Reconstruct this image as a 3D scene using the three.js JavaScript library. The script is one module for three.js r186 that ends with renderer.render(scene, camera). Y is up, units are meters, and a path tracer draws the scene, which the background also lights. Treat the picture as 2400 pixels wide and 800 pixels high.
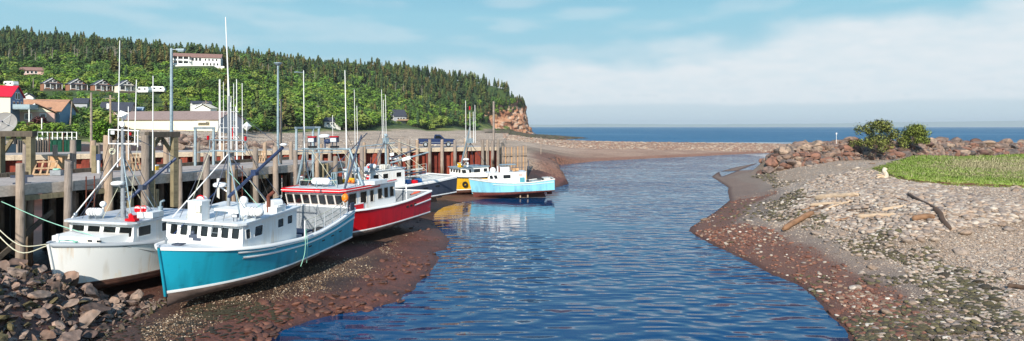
import * as THREE from 'three';
import { mergeGeometries, mergeVertices } from 'three/addons/utils/BufferGeometryUtils.js';

// ---------------------------------------------------------------- camera, sky, sun, exposure
const scene = new THREE.Scene();
const EYE = 9.6, FOC = 1500, HOR = 297;              // eye height above the river, focal length and horizon of the 2400 x 800 photograph
const camera = new THREE.PerspectiveCamera(2 * Math.atan((800 - HOR) / FOC) * 180 / Math.PI, 2400 / (2 * (800 - HOR)), 0.5, 30000);
camera.position.set(0, EYE, 0);
camera.lookAt(0, EYE, -100);
camera.setViewOffset(2400, 2 * (800 - HOR), 0, 800 - 2 * HOR, 2400, 800);
camera.updateProjectionMatrix();
scene.add(camera);

const renderer = new THREE.WebGLRenderer({ antialias: true });
renderer.setSize(1024, 341);
renderer.toneMapping = THREE.LinearToneMapping;
renderer.toneMappingExposure = 1.2;
renderer.shadowMap.enabled = true;

const SUN_EL = 33 * Math.PI / 180;
const SUN = new THREE.Vector3(-0.22 * Math.cos(SUN_EL), Math.sin(SUN_EL), 0.975 * Math.cos(SUN_EL)).normalize();
const sun = new THREE.DirectionalLight(new THREE.Color().setRGB(1, 0.93, 0.82), 5);
sun.position.copy(SUN).multiplyScalar(400);
sun.target.position.set(0, 0, -60);
sun.castShadow = true;
sun.shadow.mapSize.set(4096, 4096);
Object.assign(sun.shadow.camera, { left: -160, right: 160, top: 160, bottom: -160, near: 1, far: 1200 });
scene.add(sun, sun.target);

// ---------------------------------------------------------------- numbers
function rng(seed) { let a = seed >>> 0; return () => { a = (a + 0x6D2B79F5) | 0; let t = Math.imul(a ^ (a >>> 15), 1 | a); t = (t + Math.imul(t ^ (t >>> 7), 61 | t)) ^ t; return ((t ^ (t >>> 14)) >>> 0) / 4294967296; }; }
const clamp = (x, a = 0, b = 1) => Math.min(b, Math.max(a, x));
const lerp = (a, b, t) => a + (b - a) * t;
const sstep = (a, b, x) => { const t = clamp((x - a) / (b - a)); return t * t * (3 - 2 * t); };
function hash2(i, j) { let h = Math.imul(i | 0, 374761393) + Math.imul(j | 0, 668265263); h = Math.imul(h ^ (h >>> 13), 1274126177); return ((h ^ (h >>> 16)) >>> 0) / 4294967296; }
function vnoise(x, y, px = 0, py = 0) {            // value noise 0..1; px, py: period
  const i = Math.floor(x), j = Math.floor(y), u = x - i, v = y - j, a = u * u * (3 - 2 * u), b = v * v * (3 - 2 * v);
  const w = (n, p) => p ? ((n % p) + p) % p : n;
  const h = (p, q) => hash2(w(p, px), w(q, py));
  return lerp(lerp(h(i, j), h(i + 1, j), a), lerp(h(i, j + 1), h(i + 1, j + 1), a), b);
}
function fbm(x, y, o = 4, px = 0, py = 0) { let s = 0, a = 0.5, n = 0; for (let k = 0; k < o; k++) { s += a * vnoise(x + k * 17.3 * (px ? 0 : 1), y + k * 9.7 * (py ? 0 : 1), px, py); n += a; a *= 0.5; x *= 2; y *= 2; px *= 2; py *= 2; } return s / n; }
function table(t, x) { if (x <= t[0][0]) return t[0][1]; for (let i = 1; i < t.length; i++) if (x <= t[i][0]) return lerp(t[i - 1][1], t[i][1], (x - t[i - 1][0]) / (t[i][0] - t[i - 1][0])); return t[t.length - 1][1]; }
const V = (x, y, z) => new THREE.Vector3(x, y, z);
const at = (px, py, d) => V((px - 1200) / FOC * d, EYE - (py - HOR) / FOC * d, -d);              // the point seen at px, py from d metres off
const onY = (px, py, y) => at(px, py, (EYE - y) * FOC / (py - HOR));                             // ... on the level y
const rgb = (r, g, b) => new THREE.Color().setRGB(r / 255, g / 255, b / 255, THREE.SRGBColorSpace);

// ---------------------------------------------------------------- sky
{
  const W = 2048, Hh = 1024, data = new Float32Array(W * Hh * 4);
  const lin = (c) => { const k = rgb(...c); return [k.r, k.g, k.b]; };
  const zen = lin([38, 104, 182]), top = lin([146, 206, 228]), hor = lin([198, 222, 232]), veil = lin([232, 240, 245]), grey = lin([202, 222, 232]), below = lin([60, 80, 95]);
  for (let j = 0; j < Hh; j++) {
    const el = ((j + 0.5) / Hh - 0.5) * 180;                     // rows run from the nadir up
    for (let i = 0; i < W; i++) {
      const az = ((i + 0.5) / W) * 360 - 180;                     // 0 in the middle of the map
      const dir = az + 90;                                        // map centre is +x: the camera looks along az = -90
      const view = ((dir + 540) % 360) - 180;                     // degrees right of the camera axis
      let c;
      if (el < -0.3) c = below.slice();
      else {
        const e = Math.max(el, 0);
        const k = table([[0, 0], [4, 0.55], [11, 0.92], [14, 1]], e), z = Math.pow(clamp((e - 10) / 70), 0.62);
        c = [0, 1, 2].map((n) => lerp(lerp(hor[n], top[n], k), zen[n], z));
        const per = 72, sx = (view + 180) / 360 * per;
        const n1 = fbm(sx * 1, e * 0.55 + 3, 5, per, 0), n2 = fbm(sx * 3, e * 2.6 + 11, 4, per * 3, 0), n3 = fbm(sx * 0.5, e * 0.12 + 40, 4, per / 2, 0);
        const edge = 5.2 + 3.8 * sstep(-5, 40, view) - 5 * sstep(-6, -28, view) + (n1 - 0.5) * 3.4;
        let m = 0.9 * sstep(edge + 1.3, edge - 1.6, e) * sstep(0.2, 2.2, e) * (0.75 + 0.5 * n2);
        m = Math.max(m, sstep(0.4, 0.75, fbm(sx * 0.75, e * 0.9 + 70, 4, per * 0.75, 0)) * 0.3 * sstep(2, 6, e) * (1 - z));
        m = Math.max(m, sstep(0.52, 0.8, n3) * 0.3 * sstep(14, 24, e));
        c = c.map((x, n) => lerp(x, veil[n], clamp(m)));
        const band = sstep(2.1 + (n1 - 0.5) * 0.5, 1.7 + (n1 - 0.5) * 0.5, e) * sstep(0.2, 0.5, e) * 0.8;
        c = c.map((x, n) => lerp(x, grey[n], band));
        const st = sstep(0.62, 0.75, n2) * sstep(5, 3, e) * sstep(1.6, 2.4, e) * 0.45;
        c = c.map((x, n) => lerp(x, grey[n], st));
      }
      const o = (j * W + i) * 4; data[o] = c[0] * 0.83; data[o + 1] = c[1] * 0.83; data[o + 2] = c[2] * 0.83; data[o + 3] = 1;
    }
  }
  const tex = new THREE.DataTexture(data, W, Hh, THREE.RGBAFormat, THREE.FloatType);
  tex.mapping = THREE.EquirectangularReflectionMapping; tex.magFilter = THREE.LinearFilter; tex.minFilter = THREE.LinearFilter; tex.needsUpdate = true;
  scene.background = tex; scene.environment = tex;
}

// ---------------------------------------------------------------- helpers
const taken = {};
function numbered(n) { taken[n] = (taken[n] || 0) + 1; return taken[n] === 1 ? n : n + '_' + String(taken[n] - 1).padStart(3, '0'); }
function tag(o, label, category, group, kind) { if (label) o.userData.label = label; if (category) o.userData.category = category; if (group) o.userData.group = group; if (kind) o.userData.kind = kind; return o; }
function shade(o) { o.castShadow = true; o.receiveShadow = true; return o; }
function thing(name, label, category, pos = [0, 0, 0], turn = 0, group) { const o = new THREE.Group(); o.name = numbered(name); o.position.set(...pos); o.rotation.y = turn; scene.add(o); return tag(o, label, category, group); }
function copy(o, label, group) { const c = o.clone(); c.userData = { ...o.userData }; c.name = numbered(o.name.replace(/_\d+$/, '')); if (label) c.userData.label = label; if (group) c.userData.group = group; scene.add(c); return c; }
function boxUV(g, s = 1) {                            // uv in metres from the piece's own position, by the way each face points
  g = g.index ? g.toNonIndexed() : g;
  const p = g.attributes.position, n = g.attributes.normal, uv = new Float32Array(p.count * 2);
  for (let i = 0; i < p.count; i += 3) {
    const ax = Math.abs(n.getX(i) + n.getX(i + 1) + n.getX(i + 2)), ay = Math.abs(n.getY(i) + n.getY(i + 1) + n.getY(i + 2)), az = Math.abs(n.getZ(i) + n.getZ(i + 1) + n.getZ(i + 2));
    for (let k = i; k < i + 3; k++) {
      const x = p.getX(k), y = p.getY(k), z = p.getZ(k);
      const [u, v] = ay > ax && ay > az ? [x, z] : ax > az ? [z, y] : [x, y];
      uv[k * 2] = u * s; uv[k * 2 + 1] = v * s;
    }
  }
  g.setAttribute('uv', new THREE.BufferAttribute(uv, 2));
  for (const k of Object.keys(g.attributes)) if (!['position', 'normal', 'uv'].includes(k)) g.deleteAttribute(k);
  return g;
}
const clean = (g) => { g = g.index ? g.toNonIndexed() : g; for (const k of Object.keys(g.attributes)) if (!['position', 'normal', 'uv'].includes(k)) g.deleteAttribute(k); return g; };
function bx(w, h, d, x = 0, y = 0, z = 0, ry = 0, rx = 0, rz = 0) { const g = new THREE.BoxGeometry(w, h, d); if (rz) g.rotateZ(rz); if (rx) g.rotateX(rx); if (ry) g.rotateY(ry); g.translate(x, y, z); return boxUV(g); }
function bar(a, b, r, r2 = r, n = 7) {               // a round bar from a to b; uv: round it, along it in metres
  const d = b.clone().sub(a), L = d.length(), g = new THREE.CylinderGeometry(r2, r, L, n, 1);
  const uv = g.attributes.uv; for (let i = 0; i < uv.count; i++) uv.setXY(i, uv.getX(i) * 6.28 * r, uv.getY(i) * L);
  g.applyQuaternion(new THREE.Quaternion().setFromUnitVectors(V(0, 1, 0), d.normalize())); g.translate(...a.clone().lerp(b, 0.5).toArray()); return clean(g);
}
function beam(a, b, w, h, up = V(0, 1, 0)) {         // a square-cut beam from a to b
  const z = b.clone().sub(a), L = z.length(); z.normalize(); let x = up.clone().cross(z); if (x.lengthSq() < 1e-6) x = V(1, 0, 0); x.normalize(); const y = z.clone().cross(x);
  const g = boxUV(new THREE.BoxGeometry(w, h, L)); g.applyMatrix4(new THREE.Matrix4().makeBasis(x, y, z)); g.translate(...a.clone().lerp(b, 0.5).toArray()); return g;
}
function tube(pts, r, n = 5, seg = 0) { return clean(new THREE.TubeGeometry(new THREE.CatmullRomCurve3(pts), seg || pts.length * 4, r, n, false)); }
function ball(r, x, y, z, sx = 1, sy = 1, sz = 1, n = 10) { const g = new THREE.SphereGeometry(r, n, Math.max(6, n * 0.7 | 0)); g.scale(sx, sy, sz); g.translate(x, y, z); return clean(g); }
function lathe(pts, n = 14) { return clean(new THREE.LatheGeometry(pts.map((p) => new THREE.Vector2(...p)), n)); }
function xf(g, pos = [0, 0, 0], rot = [0, 0, 0], s = 1) { g.scale(s, s, s); g.applyMatrix4(new THREE.Matrix4().makeRotationFromEuler(new THREE.Euler(...rot))); g.translate(...pos); return g; }
function obj(name, geos, mat, parent = scene) {      // ONE mesh out of these geometries
  const g = Array.isArray(geos) ? (geos.length > 1 ? mergeGeometries(geos.map(clean)) : geos[0]) : geos;
  const o = shade(new THREE.Mesh(g, mat)); o.name = parent === scene ? numbered(name) : name; parent.add(o); return o;
}
function quadMesh(rows, close = false) {             // a sheet through rows of points
  const n = rows[0].length, pos = [], uv = [], idx = [];
  let dv = 0;
  rows.forEach((r, i) => { if (i) dv += r[n >> 1].distanceTo(rows[i - 1][n >> 1]); let du = 0; r.forEach((p, k) => { if (k) du += p.distanceTo(r[k - 1]); pos.push(p.x, p.y, p.z); uv.push(dv, du); }); });
  for (let i = 0; i + 1 < rows.length; i++) for (let k = 0; k + 1 < n; k++) { const a = i * n + k, b = a + n; idx.push(a, b, a + 1, b, b + 1, a + 1); }
  const g = new THREE.BufferGeometry(); g.setAttribute('position', new THREE.Float32BufferAttribute(pos, 3)); g.setAttribute('uv', new THREE.Float32BufferAttribute(uv, 2)); g.setIndex(idx); g.computeVertexNormals(); return g;
}
function prism(pts, y0, y1) {                        // upright prism over a plan of [x, z] points
  const s = new THREE.Shape(pts.map((p) => new THREE.Vector2(p[0], -p[1]))), g = new THREE.ExtrudeGeometry(s, { depth: y1 - y0, bevelEnabled: false }); g.rotateX(-Math.PI / 2); g.translate(0, y0, 0); return boxUV(g);
}

// ---------------------------------------------------------------- materials (colour maps hold tone round 1, so that the colour stays the material's own)
function toneMap(size, f, opt = {}) {                // f(u, v) -> [r, g, b] 0..1 or a number, u and v 0..1, made to tile by its own periods
  const data = new Uint8Array(size * size * 4);
  for (let j = 0; j < size; j++) for (let i = 0; i < size; i++) { const c = f(i / size, j / size), o = (j * size + i) * 4, t = typeof c === 'number'; for (let k = 0; k < 3; k++) data[o + k] = clamp((t ? c : c[k]) * (opt.color ? 1.22 : 1)) * 255; data[o + 3] = 255; }
  const t = new THREE.DataTexture(data, size, size); t.wrapS = t.wrapT = THREE.RepeatWrapping; t.magFilter = THREE.LinearFilter; t.minFilter = THREE.LinearMipmapLinearFilter; t.generateMipmaps = true;
  if (opt.repeat) t.repeat.set(...opt.repeat); t.needsUpdate = true; return t;
}
const T = {};
T.wood = toneMap(256, (u, v) => { const g = fbm(u * 40, v * 3, 4, 40, 3), k = fbm(u * 90, v * 2, 2, 90, 2), s = fbm(u * 5, v * 5, 3, 5, 5); const x = 0.45 + 0.35 * g + 0.2 * k + 0.35 * (s - 0.5); return [x, x * 0.98, x * 0.95]; }, { color: true });
T.woodB = toneMap(256, (u, v) => fbm(u * 40, v * 3, 4, 40, 3) * 0.6 + 0.4 * fbm(u * 90, v * 2, 2, 90, 2));
T.fine = toneMap(256, (u, v) => 0.72 + 0.4 * (fbm(u * 24, v * 24, 4, 24, 24) - 0.5) + 0.3 * (fbm(u * 4, v * 4, 3, 4, 4) - 0.5), { color: true });
T.fineB = toneMap(256, (u, v) => fbm(u * 24, v * 24, 4, 24, 24));
T.paint = toneMap(512, (u, v) => { const st = fbm(u * 15, v * 2, 4, 15, 2), bl = fbm(u * 5, v * 5, 5, 5, 5), ch = sstep(0.56, 0.7, fbm(u * 22, v * 4, 3, 22, 4)) * sstep(0.4, 0.6, bl), sc = sstep(0.66, 0.72, fbm(u * 9, v * 36, 3, 9, 36)); const x = 0.78 + 0.5 * (st - 0.5) + 0.18 * (bl - 0.5) - 0.1 * sc; return [x + ch * 0.42, x + ch * 0.16, x + ch * 0.1]; }, { color: true });
T.white = toneMap(512, (u, v) => { const st = sstep(0.5, 0.75, fbm(u * 17, v * 2, 4, 17, 2)), bl = fbm(u * 5, v * 5, 5, 5, 5), ru = sstep(0.68, 0.76, fbm(u * 30, v * 3, 4, 30, 3)); const x = 0.85 - 0.2 * st * bl - 0.12 * (bl - 0.5); return [x - 0.03 * ru, x - 0.025 * st - 0.1 * ru, x - 0.06 * st - 0.16 * ru]; }, { color: true });
T.rust = toneMap(512, (u, v) => { const s = fbm(u * 30, v * 4, 4, 30, 4), b = fbm(u * 9, v * 9, 5, 9, 9), d = sstep(0.55, 0.75, fbm(u * 18, v * 6, 4, 18, 6)); const x = 0.55 + 0.5 * (s - 0.5) + 0.4 * (b - 0.5); return [x + 0.1, x * (0.82 + 0.1 * d), x * (0.75 + 0.2 * d)]; }, { color: true });
T.bottom = toneMap(512, (u, v) => { const s = fbm(u * 12, v * 20, 4, 12, 20), b = fbm(u * 5, v * 5, 5, 5, 5), d = sstep(0.5, 0.7, fbm(u * 10, v * 24, 4, 10, 24)); const x = 0.5 + 0.5 * (s - 0.5) + 0.5 * (b - 0.5); return [x + 0.12 * d, x + 0.08 * d, x + 0.07 * d]; }, { color: true });
T.gravel = toneMap(512, (u, v) => {                   // little stones of many tones
  const n = 64, x = u * n, y = v * n; let best = 9, id = 0;
  for (let a = -1; a <= 1; a++) for (let b = -1; b <= 1; b++) { const i = Math.floor(x) + a, j = Math.floor(y) + b, wi = (i + n) % n, wj = (j + n) % n, dx = i + hash2(wi, wj) - x, dy = j + hash2(wi + 91, wj + 7) - y, d = dx * dx + dy * dy; if (d < best) { best = d; id = hash2(wi + 5, wj + 31); } }
  const t = 0.5 + 0.42 * id, w = hash2(id * 1e4, 3) - 0.5, e = 1 - 0.25 * sstep(0.25, 0.6, best) + 0.12 * (fbm(u * 6, v * 6, 3, 6, 6) - 0.5); return [t * e * (1 + 0.1 * w), t * e, t * e * (1 - 0.1 * w)]; }, { color: true });
T.gravelB = toneMap(512, (u, v) => { const n = 64, x = u * n, y = v * n; let best = 9; for (let a = -1; a <= 1; a++) for (let b = -1; b <= 1; b++) { const i = Math.floor(x) + a, j = Math.floor(y) + b, wi = (i + n) % n, wj = (j + n) % n, dx = i + hash2(wi, wj) - x, dy = j + hash2(wi + 91, wj + 7) - y; best = Math.min(best, dx * dx + dy * dy); } return clamp(1 - best * 1.3); });
T.mud = toneMap(512, (u, v) => { const a = fbm(u * 30, v * 30, 4, 30, 30), b = fbm(u * 8, v * 8, 5, 8, 8), c = sstep(0.6, 0.7, fbm(u * 60, v * 60, 2, 60, 60)); const x = 0.66 + 0.5 * (a - 0.5) + 0.3 * (b - 0.5) + 0.12 * c; return [x, x, x]; }, { color: true });
T.mudB = toneMap(512, (u, v) => 0.5 * fbm(u * 30, v * 30, 4, 30, 30) + 0.5 * fbm(u * 8, v * 8, 5, 8, 8));
T.rock = toneMap(512, (u, v) => { const a = fbm(u * 20, v * 20, 5, 20, 20), b = fbm(u * 4, v * 4, 5, 4, 4), c = sstep(0.56, 0.7, fbm(u * 9, v * 9, 4, 9, 9)); const x = 0.62 + 0.55 * (a - 0.5) + 0.45 * (b - 0.5); return [x + 0.05 * c, x, x - 0.03 * c]; }, { color: true });
T.rockB = toneMap(512, (u, v) => 0.4 * fbm(u * 20, v * 20, 5, 20, 20) + 0.6 * fbm(u * 6, v * 6, 5, 6, 6));
T.shingle = toneMap(256, (u, v) => { const r = Math.floor(v * 16), x = u * 24 + (r % 2) * 0.5, t = hash2(Math.floor(x) % 24, r); return 0.7 + 0.2 * t + 0.2 * (fbm(u * 6, v * 6, 3, 6, 6) - 0.5); }, { color: true });

function rep(t, r) { const c = t.clone(); c.repeat.set(r, r); c.needsUpdate = true; return c; }
const cache = {};
function std(col, rough = 0.8, map, bump, bs, opt = {}) { return new THREE.MeshStandardMaterial({ color: Array.isArray(col) ? rgb(...col) : col, roughness: rough, map: map || null, bumpMap: bump || null, bumpScale: bs || 1, ...opt }); }
const woodT = rep(T.wood, 0.7), woodTB = rep(T.woodB, 0.7), fineT = rep(T.fine, 0.5), fineTB = rep(T.fineB, 0.5), paintT = rep(T.paint, 0.16), whiteT = rep(T.white, 0.16), rustT = rep(T.rust, 0.3), bottomT = rep(T.bottom, 0.25);
const rockT = rep(T.rock, 0.35), rockTB = rep(T.rockB, 0.35);
const M = {
  pile: [[172, 156, 143], [158, 146, 138], [182, 160, 140], [150, 138, 128]].map((c) => std(c, 0.9, woodT, woodTB, 0.02)),
  timber: std([140, 130, 104], 0.9, woodT, woodTB, 0.01), darkTimber: std([96, 88, 78], 0.9, woodT, woodTB, 0.01), blackTimber: std([58, 54, 50], 0.9, woodT, woodTB, 0.01), paleTimber: std([196, 164, 132], 0.85, woodT, woodTB, 0.008),
  concrete: std([196, 184, 172], 0.9, fineT, fineTB, 0.01), deck: std([186, 174, 166], 0.92, fineT, fineTB, 0.008), cap: std([214, 196, 172], 0.9, fineT, fineTB, 0.01),
  white: std([240, 240, 238], 0.45, whiteT), whiteClean: std([246, 246, 244], 0.4), cream: std([236, 228, 206], 0.7, whiteT), roofWhite: std([214, 220, 224], 0.6, whiteT),
  black: std([22, 23, 26], 0.5), rubber: std([24, 24, 24], 0.9), red: std([214, 14, 30], 0.35), orange: std([244, 130, 20], 0.45), yellow: std([236, 186, 26], 0.5),
  steel: std([168, 176, 182], 0.4, null, null, 1, { metalness: 0.75 }), galv: std([156, 176, 186], 0.55, fineT, null, 1, { metalness: 0.25 }), darkSteel: std([66, 74, 92], 0.5), greyPaint: std([150, 156, 162], 0.55, fineT), blueSteel: std([44, 62, 100], 0.5, fineT),
  rustPipe: std([118, 74, 58], 0.85, rustT), rope: std([206, 204, 180], 0.9), greenRope: std([150, 206, 184], 0.9), blueRope: std([50, 84, 150], 0.9), darkRope: std([70, 66, 60], 0.9),
  glass: new THREE.MeshPhysicalMaterial({ color: rgb(26, 30, 32), roughness: 0.06, clearcoat: 0.5, clearcoatRoughness: 0.03 }), lampGlass: std([214, 220, 222], 0.2), redGlass: std([176, 16, 30], 0.25),
  plywood: std([206, 164, 122], 0.8, woodT), darkGear: std([52, 54, 56], 0.9, fineT), netGreen: std([70, 128, 112], 0.95, fineT), buoyBlue: std([40, 110, 176], 0.6), gearWhite: std([226, 224, 216], 0.8, fineT),
};
// ---------------------------------------------------------------- shorelines (on the river's level 0), as [x, z]
const shore = (list) => list.map(([px, py]) => { const p = onY(px, py, 0); return [p.x, p.z]; });
const leftShore = shore([[628, 797], [655, 776], [715, 755], [772, 740], [826, 731], [856, 728], [892, 716], [934, 707], [940, 692], [968, 680], [972, 665], [997, 650], [1015, 623], [1027, 605], [1014, 592], [1045, 585], [1052, 562], [1034, 545], [1012, 522], [1016, 502], [1036, 487], [1075, 476], [1135, 466.5], [1205, 464], [1255, 457], [1300, 441], [1329, 431], [1306, 416], [1298, 402], [1308, 386], [1400, 378], [1520, 372], [1650, 366], [1800, 358.5]]);
const land = [[-22, 30], [-14, -10], [-13, -20], ...leftShore, [150, -262], [330, -300], [330, -420], ...shore([[1817, 340], [1620, 338.5], [1500, 337], [1400, 335.5], [1333, 334], [1297, 332.5], [1330, 326.5], [1377, 324.5], [1340, 322], [1310, 319]]), [32, -760], [20, -900], [-200, -1250], [-1500, -1500], [-1500, 30]];
const bank = [[15.5, 30], ...shore([[1995, 800], [1985, 770], [1950, 745], [1925, 710], [1880, 670], [1815, 645], [1750, 610], [1685, 580], [1630, 551], [1617, 540], [1622, 532], [1675, 500], [1712, 470], [1707, 450], [1708, 440], [1690, 428], [1669, 415], [1681, 405], [1722, 393], [1790, 380], [1800, 374]]), [40, -122], [44, -136], [80, -158], [140, -186], [330, -250], [330, 30]];
function signed(poly, x, z) {                        // metres inside (+) or outside (-) an outline
  let best = 1e9, inside = false;
  for (let i = 0, j = poly.length - 1; i < poly.length; j = i++) {
    const [x1, z1] = poly[i], [x0, z0] = poly[j], dx = x1 - x0, dz = z1 - z0, t = clamp(((x - x0) * dx + (z - z0) * dz) / (dx * dx + dz * dz)), ex = x - x0 - t * dx, ez = z - z0 - t * dz, d = ex * ex + ez * ez;
    if (d < best) best = d;
    if ((z1 > z) !== (z0 > z) && x < (x0 - x1) * (z - z1) / (z0 - z1) + x1) inside = !inside;
  }
  return inside ? Math.sqrt(best) : -Math.sqrt(best);
}
// the quay wall and the pier
const QY = 6.4;                                       // level of their decks
const quayD = (x) => 100.8 + 0.56 * x;                // metres off of the quay's face at x
const pierX = (d) => -24 + 0.48 * (d - 41);           // x of the pier's front edge at d metres off
const PIER_END = 59, QUAY_END = -2.2;
// hill: ground height by azimuth (as photograph column) and distance
const hillCols = [
  [-300, [[90, 6.3], [150, 8], [230, 13], [300, 28], [380, 42], [450, 55], [650, 101], [760, 104]]],
  [0, [[90, 6.3], [150, 8], [230, 12.5], [285, 26.4], [300, 27], [380, 40.5], [450, 52], [650, 98], [760, 101]]],
  [200, [[90, 6.3], [150, 7.4], [230, 11.5], [282, 26], [300, 26.6], [380, 39], [450, 51], [650, 90], [760, 94]]],
  [400, [[95, 6], [176, 8.4], [200, 8.9], [230, 9.4], [285, 23], [300, 25], [415, 49], [440, 50.5], [650, 80], [760, 84]]],
  [500, [[100, 5.6], [176, 8.2], [200, 8.8], [240, 9.2], [290, 18], [415, 49], [440, 50], [660, 78], [760, 82]]],
  [600, [[100, 5.5], [200, 6.2], [290, 8], [330, 15], [460, 42], [670, 76], [770, 80]]],
  [800, [[110, 5.4], [240, 5.8], [380, 8], [430, 18], [560, 46], [690, 70], [780, 74]]],
  [1000, [[120, 5.2], [300, 5.4], [500, 7], [550, 18], [640, 44], [715, 65], [800, 70]]],
  [1100, [[140, 4.8], [360, 5], [590, 6.5], [620, 16], [680, 40], [730, 61], [820, 66]]],
  [1160, [[160, 4.4], [400, 4.6], [640, 6], [668, 8], [690, 29], [735, 55], [830, 60]]],
  [1205, [[180, 4], [400, 4.2], [670, 5.4], [694, 6.5], [702, 31], [740, 51], [840, 52]]],
  [1224, [[180, 4], [400, 4.2], [690, 5], [706, 6], [712, 37], [740, 46], [790, 40], [800, 4]]],
  [1234, [[180, 4], [400, 4], [690, 4.6], [725, 5], [735, 6], [760, 5], [800, 3]]],
  [1300, [[180, 4], [400, 4], [600, 2.6], [700, 2.2], [800, 1]]],
  [2400, [[180, 4], [400, 4], [600, 2.6], [700, 2.2], [800, 1]]],
];
function hillH(px, d) {
  if (px <= hillCols[0][0]) return table(hillCols[0][1], d);
  for (let i = 1; i < hillCols.length; i++) if (px <= hillCols[i][0]) { const [a, ta] = hillCols[i - 1], [b, tb] = hillCols[i]; return lerp(table(ta, d), table(tb, d), (px - a) / (b - a)); }
  return 2;
}
function rawLand(x, z, s) {                           // the land left of the river and beyond it
  const d = -z, px = 1200 + FOC * x / Math.max(d, 1);
  if (s < 0) return Math.max(-1.6, s * 0.16);
  const n = fbm(x * 0.35 + 50, z * 0.35, 4) - 0.5, nb = fbm(x * 0.05, z * 0.05 + 9, 3) - 0.5;
  let mud = table([[0, 0.02], [0.6, 0.2], [2, 0.4], [4, 0.54], [7, 0.64], [12, 0.74], [30, 1.5]], s) + n * 0.22 * sstep(0, 3, s);
  if (d > 70) mud = lerp(mud, table([[0, 0.02], [3, 0.25], [10, 0.5], [30, 1.4]], s) + n * 0.15 * sstep(0, 3, s), sstep(66, 76, d));
  const heap = sstep(0, 1, clamp((-17.2 - 0.12 * (d - 26) - x) / 5.2)) * sstep(33.5, 28.5, d + 0.25 * (x + 20)) * 2.3; // the near rubble slope
  mud += heap;
  const beach = table([[0, 0.02], [4, 0.5], [12, 0.9], [40, 1.7], [90, 3.6], [130, 6]], s) + nb * 0.5 * sstep(0, 20, s) + n * 0.12 * sstep(0, 6, s);
  const back = d - quayD(x);                          // metres behind the quay's face
  const kq = x < QUAY_END ? sstep(0.8, 1.6, back) : sstep(QUAY_END + 26, QUAY_END, x) * sstep(-4, 14, back);
  const far = d > 88 ? sstep(88, 104, d) : 0;
  let h = lerp(lerp(mud, Math.min(beach, hillH(px, d)), far), 0, 0);
  if (x < QUAY_END + 26) { const top = Math.max(Math.min(QY - 0.12, table([[0, QY - 0.12], [9, QY - 0.15], [16, 5.3], [60, 5.4]], back)), hillH(px, d) * sstep(14, 40, back)); h = lerp(h, top + nb * 0.3 * sstep(10, 20, back), kq * (x < QUAY_END ? 1 : 0.75)); }
  if (d > 200) h += (fbm(x * 0.02 + 7, z * 0.02, 4) - 0.5) * 5 * sstep(12, 40, h);
  return h;
}
// right bank
const grassEdge = [[52, -58], ...[[2400, 445], [2330, 443], [2240, 441], [2160, 440], [2110, 434], [2082, 424], [2050, 408], [2046, 400], [2068, 391], [2110, 381], [2135, 366]].map(([px, py]) => { const p = onY(px, py, 3.3); return [p.x, p.z]; }), [88, -125], [150, -160], [330, -200], [330, -58]];
function rawBank(x, z, s) {
  if (s < 0) return Math.max(-1.6, s * 0.16);
  const d = -z, n = fbm(x * 0.4 + 9, z * 0.4, 4) - 0.5, n2 = fbm(x * 0.09, z * 0.09, 3) - 0.5;
  const cob = sstep(38, 46, d) * sstep(110, 80, d);    // the cobble mound stands steeper
  let h = lerp(table([[0, 0.02], [1, 0.22], [4, 0.55], [8, 1.0], [14, 1.7], [22, 2.5], [34, 3.1]], s), table([[0, 0.02], [1, 0.25], [4, 0.7], [8, 1.9], [12.5, 3.4], [17, 4.0], [24, 3.7], [36, 3.2]], s), cob);
  if (d > 86) h = lerp(h, table([[0, 0.02], [3, 0.3], [9, 1.0], [14, 2.4], [20, 3.2]], s), sstep(84, 96, d));
  h += n * 0.22 * sstep(0, 4, s) + n2 * 0.5 * sstep(3, 12, s);
  { const u = clamp(((x - 51) * 79 + (d - 122) * 38) / 7685), ax = 51 + 79 * u - x, ad = 122 + 38 * u - d, dd = Math.hypot(ax, ad); h += lerp(3.4, 1.6, u) * sstep(6.2, 0.8, dd); }
  if (x > 36 && d > 55) { const g = signed(grassEdge, x, z); h += 0.3 * sstep(-0.1, 0.5, g) + 1.3 * sstep(4, 70, g); }
  return h;
}
const LAND = { h: (x, z) => rawLand(x, z, signed(land, x, z)) }, BANK = { h: (x, z) => rawBank(x, z, signed(bank, x, z)) };
const mixc = (a, b, t) => [lerp(a[0], b[0], t), lerp(a[1], b[1], t), lerp(a[2], b[2], t)];
const L3 = (r, g, b) => { const c = rgb(r, g, b); return [c.r, c.g, c.b]; };
const C = { mud: L3(98, 64, 52), mudDark: L3(70, 52, 42), mudGrey: L3(112, 90, 76), red: L3(122, 74, 58), wet: L3(86, 54, 46), gravel: L3(184, 167, 152), gravelTan: L3(178, 156, 136), weed: L3(76, 68, 48), sand: L3(154, 134, 120), grass: L3(112, 142, 52), turf: L3(124, 134, 64), straw: L3(176, 170, 120), soil: L3(120, 84, 62), shrub: L3(70, 92, 36), beach: L3(214, 190, 166) };
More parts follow.
